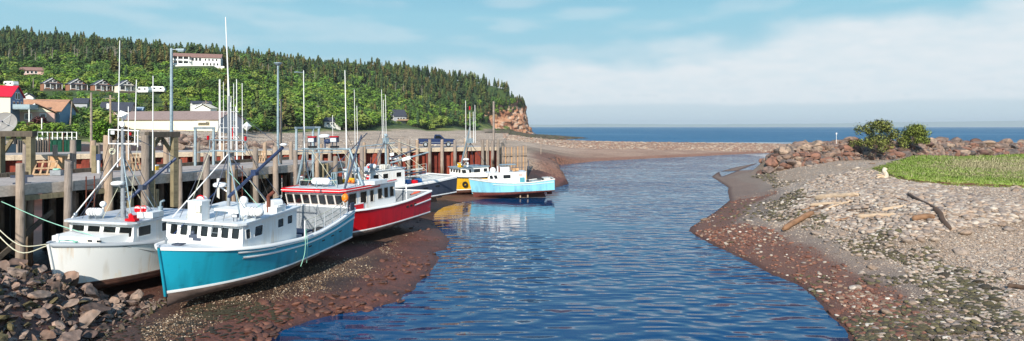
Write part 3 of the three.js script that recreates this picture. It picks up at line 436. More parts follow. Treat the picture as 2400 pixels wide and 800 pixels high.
// ---------------------------------------------------------------- fishing boats
// boat axes: w to the side seen on the right, y up from the forefoot, u metres aft of the stem; local point (w, y, -u)
const paintM = {}; const hullPaint = (c, key) => paintM[key] || (paintM[key] = new THREE.MeshPhysicalMaterial({ color: rgb(...c), roughness: 0.4, map: /white/.test(key) ? whiteT : paintT, clearcoat: 0.25, clearcoatRoughness: 0.3 }));
function makeBoat(o) {
  const { L, B, hb, fb } = o, yaw = o.yaw * Math.PI / 180, tr = o.trim * Math.PI / 180, he = o.heel * Math.PI / 180;
  const a = V(Math.sin(yaw), 0, -Math.cos(yaw)), r = V(Math.cos(yaw), 0, Math.sin(yaw)), up = V(0, 1, 0);
  const a2 = a.clone().multiplyScalar(Math.cos(tr)).addScaledVector(up, Math.sin(tr)), up2 = a.clone().multiplyScalar(-Math.sin(tr)).addScaledVector(up, Math.cos(tr));
  const r2 = r.clone().multiplyScalar(Math.cos(he)).addScaledVector(up2, -Math.sin(he)), up3 = r.clone().multiplyScalar(Math.sin(he)).addScaledVector(up2, Math.cos(he));
  const t = thing('fishing_boat', o.label, 'fishing boat'); t.userData.group = 'fishing boats grounded at low tide';
  t.quaternion.setFromRotationMatrix(new THREE.Matrix4().makeBasis(r2, up3, a2.clone().negate()));
  t.position.copy(V(...o.stem)).addScaledVector(up3, -hb); t.updateMatrixWorld(true);
  const inv = t.matrixWorld.clone().invert(), eyeL = V(0, EYE, 0).applyMatrix4(inv);
  const ray = (px, py) => at(px, py, 10).applyMatrix4(inv).sub(eyeL);
  const P = (w, y, u) => V(w, y, -u);
  const onLevel = (px, py, y) => { const d = ray(px, py); return eyeL.clone().addScaledVector(d, (y - eyeL.y) / d.y); };   // where the line of sight meets a deck
  const onAft = (px, py, u) => { const d = ray(px, py); return eyeL.clone().addScaledVector(d, (-u - eyeL.z) / d.z); };     // ... a plane across the boat
  const onSide = (px, py, w) => { const d = ray(px, py); return eyeL.clone().addScaledVector(d, (w - eyeL.x) / d.x); };      // ... a plane along it
  const wl = hb - fb, sheer = (u) => hb + table(o.sheer, u);
  const beamAt = (u) => { const k = clamp(u / (L * 0.42)); return B * (1 - Math.pow(1 - k, o.bluff || 2.7)) * (1 - 0.1 * Math.pow(clamp((u - L * 0.5) / (L * 0.5)), 2)) + 0.04; };
  const wlBeam = (u) => { const k = clamp(u / (L * 0.5)); return B * 0.94 * (1 - Math.pow(1 - k, o.fine || 1.9)) * (1 - 0.12 * Math.pow(clamp((u - L * 0.5) / (L * 0.5)), 2)) + 0.03; };
  const rake = (y) => 0.5 * clamp(1 - (y / hb)) ;                                                       // the stem leans forward upward
  const keelY = (u) => -0.24 + (wl + 0.2) * Math.pow(clamp((u - 0.2 * L) / (0.8 * L)), 1.6) * 0.72;
  const side = (u, s) => { const y = lerp(wl, sheer(u), s), w = lerp(wlBeam(u), beamAt(u), Math.pow(Math.max(s, 0), lerp(1.35, 1, clamp(u / (L * 0.4))))); return P(w, y, u + rake(y) * Math.pow(1 - clamp(u / L), 3)); };
  const low = (u, s) => { const y0 = keelY(u), full = lerp(1.9, 3.2, clamp(u / (L * 0.35))), y = lerp(y0, wl, s), w = wlBeam(u) * Math.pow(1 - Math.pow(1 - s, full), lerp(0.85, 0.6, clamp(u / L * 2))); return P(w, y, u + rake(y) * Math.pow(1 - clamp(u / L), 3)); };
  const flip = (p) => V(-p.x, p.y, p.z);
  const us = []; for (let i = 0; i <= 44; i++) us.push(L * Math.pow(i / 44, 1.35));
  const both = (f, n) => { const A = us.map((u) => { const q = []; for (let k = 0; k <= n; k++) q.push(f(u, k / n)); return q; }); const g1 = quadMesh(A), g2 = quadMesh(A.map((q) => q.map(flip).reverse())); return [g1, g2]; };
  const hullM = hullPaint(o.color, o.key);
  const swapUV = (g) => { const u = g.attributes.uv; for (let i = 0; i < u.count; i++) u.setXY(i, u.getX(i), u.getY(i)); return g; };
  const tr1 = (f, n) => { const q = []; for (let k = 0; k <= n; k++) q.push(f(L, k / n)); return q; };
  const lowT = tr1(low, 6), sideT = tr1(side, 6);
  const transom = (q) => quadMesh([q, q.map((p) => V(0, p.y, p.z)), q.map(flip)].map((row) => row.map((p) => p.clone())));
  const hull = obj('hull', [...both(side, 8), transom(sideT)].map(swapUV), hullM, t); tag(hull, o.hullLabel);
  obj('hull_bottom', [...both(low, 8), transom(lowT)], o.bottom, t);
  obj('keel', [(() => { const s = new THREE.Shape(); const k0 = 1.0; s.moveTo(-k0, keelY(k0) + 0.05); for (let u = k0; u <= L - 0.9; u += 0.6) s.lineTo(-u, keelY(u) + 0.08); s.lineTo(-(L - 1.0), o.keelDrop - 0.2); s.lineTo(-1.6, -0.3); s.closePath(); const g = new THREE.ExtrudeGeometry(s, { depth: 0.26, bevelEnabled: false }); g.translate(0, 0, -0.13); g.rotateY(-Math.PI / 2); g.scale(1, 1, 1); return boxUV(g); })()], o.bottom, t);
  obj('rudder', [bx(0.08, 1.0, 0.7, 0, o.keelDrop + 0.65, -(L - 0.5))], o.bottom, t);
  { const p = []; for (let k = 0; k < 4; k++) p.push(xf(bx(0.22, 0.5, 0.05, 0, 0.28, 0), [0, o.keelDrop + 0.75, -(L - 0.95)], [0, 0, k * Math.PI / 2])); obj('propeller', p, M.steel, t); }
  const strip = (f, u0, u1, s0, s1, out, m = 40) => { const rows = []; for (let i = 0; i <= m; i++) { const u = lerp(u0, u1, i / m), p0 = side(u, s0), p1 = side(u, s1), q = side(Math.min(L, u + 0.05), s0), dir = q.sub(side(Math.max(0, Math.min(L, u + 0.05) - 0.05), s0)), nn = V(-dir.z, 0, dir.x); if (nn.x < 0) nn.negate(); nn.normalize().multiplyScalar(out); rows.push([p0, p0.clone().add(nn), p1.clone().add(nn), p1]); } const g = quadMesh(rows), g2 = quadMesh(rows.map((q) => q.map(flip).reverse())); return [g, g2]; };
  for (const g of strip(0, 0.02, L, -0.015, 0.045, 0.018)) obj('boot_stripe', [g], o.stripe || M.whiteClean, t);
  for (const [u0, u1, s0, s1] of o.rub || []) for (const g of strip(0, u0, u1, s0, s1, 0.05)) obj('rubbing_strake', [g], o.rubMat || M.whiteClean, t);
  { // rail cap
    const rows = []; for (const u of us) { const p = side(u, 1), c = 0.16; rows.push([p.clone().add(V(0.05, -0.1, 0)), p.clone().add(V(0.06, 0.05, 0.03)), p.clone().add(V(-c, 0.05, 0)), p.clone().add(V(-c, -0.1, 0))]); }
    const st = side(L, 1), tb = bx(st.x * 2, 0.13, 0.16, 0, st.y - 0.02, st.z - 0.0);
    obj('rail', [quadMesh(rows), quadMesh(rows.map((q) => q.map(flip).reverse())), tb], o.railMat || M.whiteClean, t);
  }
  obj('stem_post', [tube([0, 0.3, 0.6, 1].map((s) => { const p = side(0, s); return V(0, p.y - (s === 0 ? 0.15 : 0), p.z + 0.02); }), 0.07, 6)], o.stemMat || hullM, t);
  // foredeck, cockpit sole, liners
  const deckTo = o.house[1] - 0.3, fd = []; for (let i = 0; i <= 18; i++) { const u = lerp(0.12, deckTo, i / 18), w = Math.max(0.02, beamAt(u) - 0.12), y = sheer(u) + (o.deckUp || -0.02); fd.push([P(-w, y, u), P(-w * 0.5, y + 0.05, u), P(0, y + 0.07, u), P(w * 0.5, y + 0.05, u), P(w, y, u)]); }
  obj('foredeck', [quadMesh(fd)], o.deckMat || M.roofWhite, t);
  const sole = wl + (o.soleUp || 0.35), ck = [], li = []; for (let i = 0; i <= 14; i++) { const u = lerp(deckTo - 0.2, L - 0.12, i / 14), w = beamAt(u) - 0.17; ck.push([P(-w, sole, u), P(w, sole, u)]); li.push([P(w, sole, u), P(w, sheer(u) - 0.03, u)]); }
  obj('cockpit_sole', [quadMesh(ck)], M.greyPaint, t);
  { const w = beamAt(L) - 0.15; obj('bulwark_lining', [quadMesh(li), quadMesh(li.map((q) => q.map(flip).reverse())), bx(2 * w, sheer(L) - sole - 0.04, 0.04, 0, (sole + sheer(L)) / 2, -(L - 0.13))], o.liner || M.greyPaint, t); }
  // wheelhouse
  const [u0, u1, w0, w1, yr] = o.house, rakeF = o.rake || 0.18, yb = (u) => sheer(u) - 0.05;
  const wall = (nm, A0, A1, topShift, yB0, yB1, yT0, yT1, wins) => {      // a panel from A0 to A1 (plan), windows [from, to, low, high] in metres from A0 and up from its own sill line
    const e = V(A1.x - A0.x, 0, A1.z - A0.z), len = e.length(); e.normalize(); const n = V(-e.z, 0, e.x);
    const s = new THREE.Shape([new THREE.Vector2(0, yB0), new THREE.Vector2(len, yB1), new THREE.Vector2(len, yT1), new THREE.Vector2(0, yT0)]);
    const rr = (x0, x1, y0, y1, sk, cls, g = 0) => { const p = new cls(), q = 0.07; x0 -= g; x1 += g; y0 -= g; y1 += g; p.moveTo(x0 + q, y0); p.lineTo(x1 - q, y0); p.quadraticCurveTo(x1, y0, x1 + sk * 0.1, y0 + q); p.lineTo(x1 + sk, y1 - q); p.quadraticCurveTo(x1 + sk, y1, x1 + sk - q, y1); p.lineTo(x0 + sk + q, y1); p.quadraticCurveTo(x0 + sk, y1, x0 + sk, y1 - q); p.lineTo(x0, y0 + q); p.quadraticCurveTo(x0, y0, x0 + q, y0); return p; };
    for (const [x0, x1, y0, y1, sk = 0] of wins) s.holes.push(rr(x0, x1, y0, y1, sk, THREE.Path));
    const put = (g) => { const h0 = Math.min(yB0, yB1), H1 = Math.max(yT0, yT1), p = g.attributes.position; for (let i = 0; i < p.count; i++) { const x = p.getX(i), y = p.getY(i), z = p.getZ(i), sh = topShift * (y - h0) / (H1 - h0); p.setXYZ(i, A0.x + e.x * x + n.x * (z - sh), y, A0.z + e.z * x + n.z * (z - sh)); } g.computeVertexNormals(); return boxUV(g, 1); };
    const panel = obj(nm, [put(new THREE.ExtrudeGeometry(s, { depth: 0.07, bevelEnabled: false, curveSegments: 4 }))], o.houseMat || M.white, t);
    for (const [x0, x1, y0, y1, sk = 0] of wins) {
      const sh = rr(x0, x1, y0, y1, sk, THREE.Shape, 0.008), g = new THREE.ShapeGeometry(sh, 4); g.translate(0, 0, 0.03); obj('window', [put(g)], M.glass, panel);
      const fr = rr(x0, x1, y0, y1, sk, THREE.Shape, 0.035); fr.holes.push(rr(x0, x1, y0, y1, sk, THREE.Path, -0.012)); const fg = new THREE.ExtrudeGeometry(fr, { depth: 0.02, bevelEnabled: false, curveSegments: 4 }); fg.translate(0, 0, -0.022); obj('window_frame', [put(fg)], o.frameMat || M.whiteClean, panel);
    }
    return panel;
  };
  // plan runs so that the outside lies on the -n side
  wall('front_wall', P(w0, 0, u0), P(-w0, 0, u0), rakeF * -1 * (o.rakeSign || 1), yb(u0) - 0.02, yb(u0) - 0.02, yr, yr, o.frontWins.map(([x0, x1, y0, y1, k]) => [w0 * 2 - x1, w0 * 2 - x0, y0, y1, k]));
  wall('side_wall', P(w1, 0, u1), P(w0 + 0.002, 0, u0 + 0.072), 0, yb(u1), yb(u0), yr + (o.roofSlope || 0), yr, o.sideWins.map(([x0, x1, y0, y1, k]) => { const len = Math.hypot(w1 - w0, u1 - u0 - 0.072); return [len - x1, len - x0, y0, y1, k]; }));
  wall('side_wall', P(-w0 - 0.002, 0, u0 + 0.072), P(-w1, 0, u1), 0, yb(u0), yb(u1), yr, yr + (o.roofSlope || 0), []);
  wall('rear_wall', P(-w1 + 0.07, 0, u1 - 0.07), P(w1 - 0.07, 0, u1 - 0.07), 0, sole + 0.01, sole + 0.01, yr + (o.roofSlope || 0), yr + (o.roofSlope || 0), [[0.6, 1.3, sole + 0.2, yr - 0.35]]);
  { const k = o.over || 0.16, rs = o.roofSlope || 0, f = o.roofFront || 0.25, th = o.roofT || 0.12; const q = [[-w0 - k + 0.25, u0 - f], [-w0 - k, u0 - f + 0.4], [-w1 - k, u1 + 0.1], [w1 + k, u1 + 0.1], [w0 + k, u0 - f + 0.4], [w0 + k - 0.25, u0 - f]];
    const g = prism(q.map(([w, u]) => [w, -u]), 0, th), p = g.attributes.position; for (let i = 0; i < p.count; i++) { const u = -p.getZ(i); p.setY(i, p.getY(i) + yr + 0.005 + rs * clamp((u - u0) / (u1 - u0)) + 0.05 * (1 - (p.getX(i) / w0) ** 2) * (p.getY(i) > th / 2 ? 1 : 0)); } g.computeVertexNormals();
    obj('roof', [g], o.roofMat || M.roofWhite, t);
    for (const [y0, y1, mat, out, ub] of o.bands || []) { const z = (w, u, y) => P(w, y, u); const A = q.slice(2).concat(q.slice(0, 2)); const g = []; const lines = [[q[2], q[1]], [q[1], q[0]], [q[0], q[5]], [q[5], q[4]], [q[4], [lerp(q[4][0], q[3][0], ub), lerp(q[4][1], q[3][1], ub)]]]; for (const [m, n] of lines) g.push(beam(P(m[0] * (1 + out / w0), yr + (y0 + y1) / 2, m[1] - (m[1] < u0 ? out : 0)), P(n[0] * (1 + out / w0), yr + (y0 + y1) / 2, n[1] - (n[1] < u0 ? out : 0)), 0.05, y1 - y0)); obj('roof_band', g, mat, t); }
  }
  const roofY = yr + (o.roofT || 0.12) + 0.04;
  const B_ = { t, P, onLevel, onAft, onSide, side, sheer, beamAt, roofY, sole, wl, L, flip };
  B_.onRoof = (px, py) => { const p = onLevel(px, py, roofY); p.z = -clamp(-p.z, u0 + 0.1, u1 - 0.15); p.x = clamp(p.x, -w0 + 0.12, w0 - 0.12); return p; };
  B_.part = (n, g, m, par) => obj(n, Array.isArray(g) ? g : [g], m, par || t);
  B_.mast = (n, px, pyBase, y, pyTop, rad, m = M.greyPaint, rt = rad * 0.6) => { const b = onLevel(px, pyBase, y), top = onAft(px, pyTop, -b.z); return B_.part(n, bar(b.clone().add(V(0, -0.05, 0)), V(b.x, top.y, b.z), rad, rt, 8), m); };
  B_.whip = (px, pyBase, y, pyTop, rad = 0.03) => B_.mast('antenna', px, pyBase, y, pyTop, rad, M.whiteClean, rad * 0.75);
  return B_;
}
function raft(b, p, len, r, turn) { const g = clean(new THREE.CapsuleGeometry(r, len, 5, 12)); g.rotateZ(Math.PI / 2); g.rotateY(turn); g.translate(p.x, p.y + r + 0.12, p.z); const m = b.part('life_raft_canister', g, M.whiteClean); const bands = [-0.25, 0.05, 0.3].map((k) => { const c = clean(new THREE.TorusGeometry(r + 0.006, 0.018, 5, 16)); c.rotateY(Math.PI / 2); c.translate(k * len, 0, 0); c.rotateY(turn); c.translate(p.x, p.y + r + 0.12, p.z); return c; }); b.part('strap', bands, M.greyPaint, m); b.part('raft_cradle', [bx(0.06, 0.16, r * 2, p.x - len * 0.35 * Math.cos(turn), p.y + 0.07, p.z + len * 0.35 * Math.sin(turn), turn)], M.steel); b.part('raft_cradle', [bx(0.06, 0.16, r * 2, p.x + len * 0.35 * Math.cos(turn), p.y + 0.07, p.z - len * 0.35 * Math.sin(turn), turn)], M.steel); }
function cowl(b, p, s, mat) { const m = b.part('cowl_vent', [bar(p, p.clone().add(V(0, 0.34 * s, 0)), 0.15 * s, 0.15 * s, 12), xf(clean(new THREE.CylinderGeometry(0.17 * s, 0.25 * s, 0.3 * s, 14)), [p.x + 0.02, p.y + 0.48 * s, p.z + 0.05], [-1.35, 0, 0])], M.whiteClean); b.part('vent_mouth', xf(clean(new THREE.CylinderGeometry(0.235 * s, 0.1 * s, 0.05, 16)), [p.x + 0.02, p.y + 0.52 * s, p.z + 0.21 * s], [Math.PI / 2 - 0.22, 0, 0]), mat || M.red, m); }
function dome(b, p, s = 1) { b.part('radar_dome', xf(lathe([[0.001, 0], [0.3, 0], [0.34, 0.05], [0.34, 0.14], [0.26, 0.2], [0.001, 0.24]], 18), [p.x, p.y, p.z], [0, 0, 0], s), M.whiteClean); }
function flood(b, p, s = 1) { const m = b.part('flood_light', [bx(0.34 * s, 0.2 * s, 0.14 * s, p.x, p.y + 0.3 * s, p.z), bar(p.clone().add(V(-0.1 * s, 0, 0)), p.clone().add(V(-0.1 * s, 0.24 * s, 0)), 0.02 * s), bar(p.clone().add(V(0.1 * s, 0, 0)), p.clone().add(V(0.1 * s, 0.24 * s, 0)), 0.02 * s)], M.darkSteel); b.part('lens', bx(0.28 * s, 0.14 * s, 0.02, p.x, p.y + 0.3 * s, p.z + 0.075 * s), M.lampGlass, m); }
function ladder(b, A, Bp, w) { const e = Bp.clone().sub(A), s = V(1, 0, 0).multiplyScalar(w / 2); b.part('ladder', [bar(A.clone().sub(s), Bp.clone().sub(s), 0.022), bar(A.clone().add(s), Bp.clone().add(s), 0.022), ...[0.14, 0.32, 0.5, 0.68, 0.86].map((k) => bar(A.clone().lerp(Bp, k).sub(s), A.clone().lerp(Bp, k).add(s), 0.016))], M.steel); }
function fence(b, pts, h, rails, mat = M.whiteClean) { pts.forEach((p) => b.part('stanchion', bar(p, p.clone().add(V(0, h, 0)), 0.035), mat)); for (const k of rails) b.part('guard_rail', pts.slice(1).map((p, i) => bar(pts[i].clone().add(V(0, h * k, 0)), p.clone().add(V(0, h * k, 0)), 0.018)), M.rope); }
function line(b, n, pts, r, m) { return b.part(n, pts.length === 2 ? bar(pts[0], pts[1], r, r, 5) : tube(pts, r, 5), m); }
const botBrown = std([120, 82, 68], 0.7, bottomT), botGrey = std([142, 120, 110], 0.65, bottomT), botRed = std([128, 66, 58], 0.7, bottomT), botTan = std([176, 132, 104], 0.75, bottomT);
const wins = (n, x0, x1, y0, y1, gap, sk = 0) => { const w = (x1 - x0 - gap * (n - 1)) / n; return Array.from({ length: n }, (_, i) => [x0 + i * (w + gap), x0 + i * (w + gap) + w, y0, y1, sk]); };
// ---- teal
{
  const hb = 2.71;
  const b = makeBoat({ label: 'teal fishing boat with white wheelhouse and seven front windows, nearest of all', key: 'teal', color: [26, 166, 194], hullLabel: 'teal hull with faded streaky paint', bottom: botGrey, L: 14.77, B: 2.72, hb, fb: 2.25, yaw: 13.6, trim: 1.7, heel: 1.6, keelDrop: -0.36, stem: [-16.66, 3.86, -30.17], bluff: 2.9, fine: 2.1,
    sheer: [[0, 0], [2, -0.34], [4, -0.58], [5.2, -0.7], [8, -0.92], [10, -0.88], [12, -0.68], [14.77, -0.24]],
    rub: [[2.75, 5.2, 0.83, 0.885], [3.1, 14.72, 0.66, 0.72], [5.2, 14.72, 0.86, 0.905]],
    house: [2.95, 7.8, 2.3, 2.36, 3.4], roofSlope: 0.16, over: 0.2, roofFront: 0.3, frontWins: wins(7, 0.22, 4.38, 2.66, 3.2, 0.17), sideWins: [[0.28, 0.62, 2.62, 3.14, 0.06], [0.92, 1.6, 2.62, 3.16, -0.05], [2.95, 3.5, 2.72, 3.2], [3.85, 4.35, 2.76, 3.24]] });
  const R = b.onRoof, { P } = b;
  { const p = R(455, 516); b.part('control_console', [bx(0.82, 0.92, 0.6, p.x, p.y + 0.44, p.z), bx(0.9, 0.08, 0.68, p.x, p.y + 0.94, p.z)], M.white); b.part('junction_box', bx(0.34, 0.36, 0.1, p.x + 0.24, p.y + 0.6, p.z + 0.37), M.cream); }
  cowl(b, R(475, 492), 1.15); flood(b, R(466, 514), 1.1); flood(b, R(550, 520), 1.0);
  { const p = R(532, 497); b.part('roof_hatch', [bx(1.5, 0.26, 1.0, p.x + 0.3, p.y + 0.1, p.z)], M.white); const q = R(610, 500); b.part('roof_locker', bx(0.9, 0.42, 0.8, q.x + 0.4, q.y + 0.2, q.z - 0.7), M.white); }
  b.mast('mast', 535, 488, b.roofY, 225, 0.1, M.greyPaint); const mb = R(535, 488), mt = (py) => V(mb.x, b.onAft(535, py, -mb.z).y, mb.z);
  b.part('antenna', bar(mt(230), b.onAft(528, 40, -mb.z), 0.045, 0.025), M.whiteClean);
  b.part('mast_crosstree', [bar(b.onAft(491, 328, -mb.z), b.onAft(574, 330, -mb.z), 0.03), bar(b.onAft(491, 353, -mb.z), b.onAft(574, 356, -mb.z), 0.04), bar(b.onAft(491, 328, -mb.z), b.onAft(491, 353, -mb.z), 0.025), bar(b.onAft(574, 330, -mb.z), b.onAft(574, 360, -mb.z), 0.03)], M.galv);
  for (const [px, py] of [[487, 323], [575, 325]]) { const p = b.onAft(px, py, -mb.z); b.part('signal_lamp', [bar(p.clone().add(V(0, -0.12, 0)), p.clone().add(V(0, 0.12, 0)), 0.075, 0.075, 10)], M.redGlass); }
  for (const [px, t0, t1] of [[516, 352, 186], [541, 350, 240], [553, 352, 250]]) b.part('antenna', bar(b.onAft(px, t0, -mb.z), b.onAft(px - 1, t1, -mb.z), 0.025), M.whiteClean);
  for (const [px, py, m] of [[400, 510, M.whiteClean], [563, 515, M.galv], [640, 490, M.darkSteel], [488, 498, M.darkSteel]]) b.part('mast_stay', bar(mt(360), R(px, py), 0.032), m);
  for (const [p0, q0, m] of [[[540, 300], [700, 492], M.darkSteel], [[530, 260], [378, 520], M.darkSteel], [[536, 360], [690, 470], M.rope], [[533, 400], [620, 500], M.greenRope], [[575, 330], [640, 488], M.darkRope], [[491, 353], [420, 515], M.rope], [[536, 380], [585, 520], M.rope]]) line(b, 'rigging_wire', [b.onAft(...p0, -mb.z), R(...q0)], 0.016, m);
  dome(b, b.onAft(515, 438, -mb.z - 0.1), 1.1); b.part('radar_bracket', bar(b.onAft(515, 438, -mb.z), mt(452), 0.04), M.whiteClean);
  { const A = mt(462), E = b.onAft(662, 346, -mb.z - 1.2); b.part('cargo_boom', bar(A, E, 0.1, 0.09), M.blueSteel); b.part('boom_light', [xf(lathe([[0.001, 0], [0.16, 0], [0.2, 0.06], [0.12, 0.12], [0.001, 0.13]]), [E.x + 0.05, E.y + 0.1, E.z])], M.whiteClean); b.part('boom_bracket', bx(0.3, 0.3, 0.3, lerp(A.x, E.x, 0.5), lerp(A.y, E.y, 0.5) + 0.02, lerp(A.z, E.z, 0.5)), M.blueSteel); line(b, 'stay_wire', [E, mt(250)], 0.014, M.darkSteel); }
  { const p = R(570, 503); b.part('cowl_vent', [bar(p, p.clone().add(V(0, 0.62, 0)), 0.16, 0.16, 12), ball(0.25, p.x, p.y + 0.75, p.z, 1, 1, 0.9)], M.whiteClean); }
  raft(b, R(597, 513), 0.62, 0.24, 0.12);
  { const p = R(628, 500); b.part('exhaust_stack', [bar(p, p.clone().add(V(0, 0.95, 0)), 0.1, 0.1, 10), bar(p.clone().add(V(0, 0.93, 0)), p.clone().add(V(0.3, 1.2, -0.1)), 0.1, 0.1, 10)], M.rustPipe); const q = R(642, 497); b.part('fuel_tank', [xf(clean(new THREE.CylinderGeometry(0.32, 0.32, 0.7, 18)), [q.x, q.y + 0.42, q.z], [Math.PI / 2, 0, 0.2]), bx(0.75, 0.35, 0.5, q.x + 0.15, q.y + 0.17, q.z + 0.3)], M.white); }
  ladder(b, b.onLevel(499, 570, b.sheer(2.6) + 0.05), R(508, 521).add(V(0, 0.5, 0.1)), 0.5);
  { const p = b.onLevel(455, 562, b.sheer(2.2) + 0.1); b.part('anchor_winch', [bx(0.5, 0.16, 0.26, p.x + 0.25, p.y + 0.05, p.z), xf(clean(new THREE.CylinderGeometry(0.14, 0.14, 0.5, 12)), [p.x, p.y + 0.18, p.z], [0, 0, Math.PI / 2]), ball(0.13, p.x - 0.08, p.y + 0.35, p.z)], M.darkSteel); const q = b.onLevel(418, 574, b.sheer(1.2) + 0.04); b.part('deck_hatch', bx(0.5, 0.06, 0.4, q.x, q.y + 0.03, q.z), M.darkSteel); const s = b.onLevel(388, 572, b.sheer(0.5) + 0.04); b.part('bitt', [bar(s, s.clone().add(V(0, 0.34, 0)), 0.05), bar(s.clone().add(V(-0.12, 0.24, 0)), s.clone().add(V(0.12, 0.24, 0)), 0.035)], M.steel); line(b, 'mooring_line', [s.clone().add(V(0, 0.1, 0)), R(450, 480).add(V(0, 0.9, 0))], 0.014, M.blueRope); }
  const rail = [8.15, 9.3, 10.4, 11.5, 12.6, 13.6].map((u, i) => { const p = b.side(u, 1); return p.add(V(-0.08, 0.03, 0)); });
  fence(b, rail, 0.95, [0.35, 0.7, 1]); fence(b, rail.map((p) => V(-p.x, p.y, p.z)), 0.95, [0.35, 0.7, 1]);
  { const p = b.side(13.9, 1).add(V(-0.1, 0, 0)); b.part('davit', [bar(p, p.clone().add(V(0, 1.25, 0)), 0.05), bx(0.1, 0.5, 0.5, p.x + 0.1, p.y + 0.35, p.z - 0.3)], M.darkSteel); b.part('buoy', [ball(0.23, p.x - 0.1, p.y + 1.0, p.z + 0.3, 1, 1.35, 1, 14)], M.orange); b.part('buoy_line', bar(V(p.x - 0.1, p.y + 1.25, p.z + 0.3), p.clone().add(V(0, 1.25, 0)), 0.012), M.rope); }
  b.part('trap_table', [bx(1.6, 0.1, 1.2, 0.6, b.sole + 0.75, -10.6), bx(0.1, 0.75, 0.1, -0.1, b.sole + 0.37, -10.2), bx(0.1, 0.75, 0.1, 1.3, b.sole + 0.37, -10.2)], M.blueSteel);
  b.part('deck_gear', [bx(1.4, 0.9, 1.1, -1.0, b.sole + 0.46, -9.4), bx(0.9, 0.6, 0.8, 1.2, b.sole + 0.31, -12.6)], M.darkGear);
  for (const u of [8.6, 10.2, 11.4, 12.5]) { const p = b.side(u, 0.5), q = b.side(u + 0.3, 0.5); b.part('scupper', bx(0.03, 0.07, 0.32, p.x + 0.004, p.y, (p.z + q.z) / 2), M.black); }
  { const p = b.side(7.2, 0.5); b.part('deck_light', ball(0.05, p.x + 0.01, p.y, p.z), M.whiteClean); const s = b.side(7.95, 1); line(b, 'hanging_rope', [s.clone().add(V(0.08, 0.5, 0)), s.clone().add(V(0.1, 0, 0.02)), s.clone().add(V(0.1, -0.9, 0.1)), s.clone().add(V(-0.02, -1.6, 0.3))], 0.022, M.greenRope); line(b, 'hanging_rope', [s.clone().add(V(0.08, 0.5, -0.1)), s.clone().add(V(0.12, -0.2, -0.15)), s.clone().add(V(0.06, -1.5, -0.2))], 0.018, M.greenRope); }
  b.part('support_cage', [-0.45, 0.0, 0.45].flatMap((k) => [bar(P(1.0, -0.5, 9.4 + k), P(1.0, 0.65, 9.4 + k), 0.02), bar(P(1.0, -0.5, 9.4 + k), P(1.0, 0.6, 9.75 + k), 0.015)]), M.galv);
}
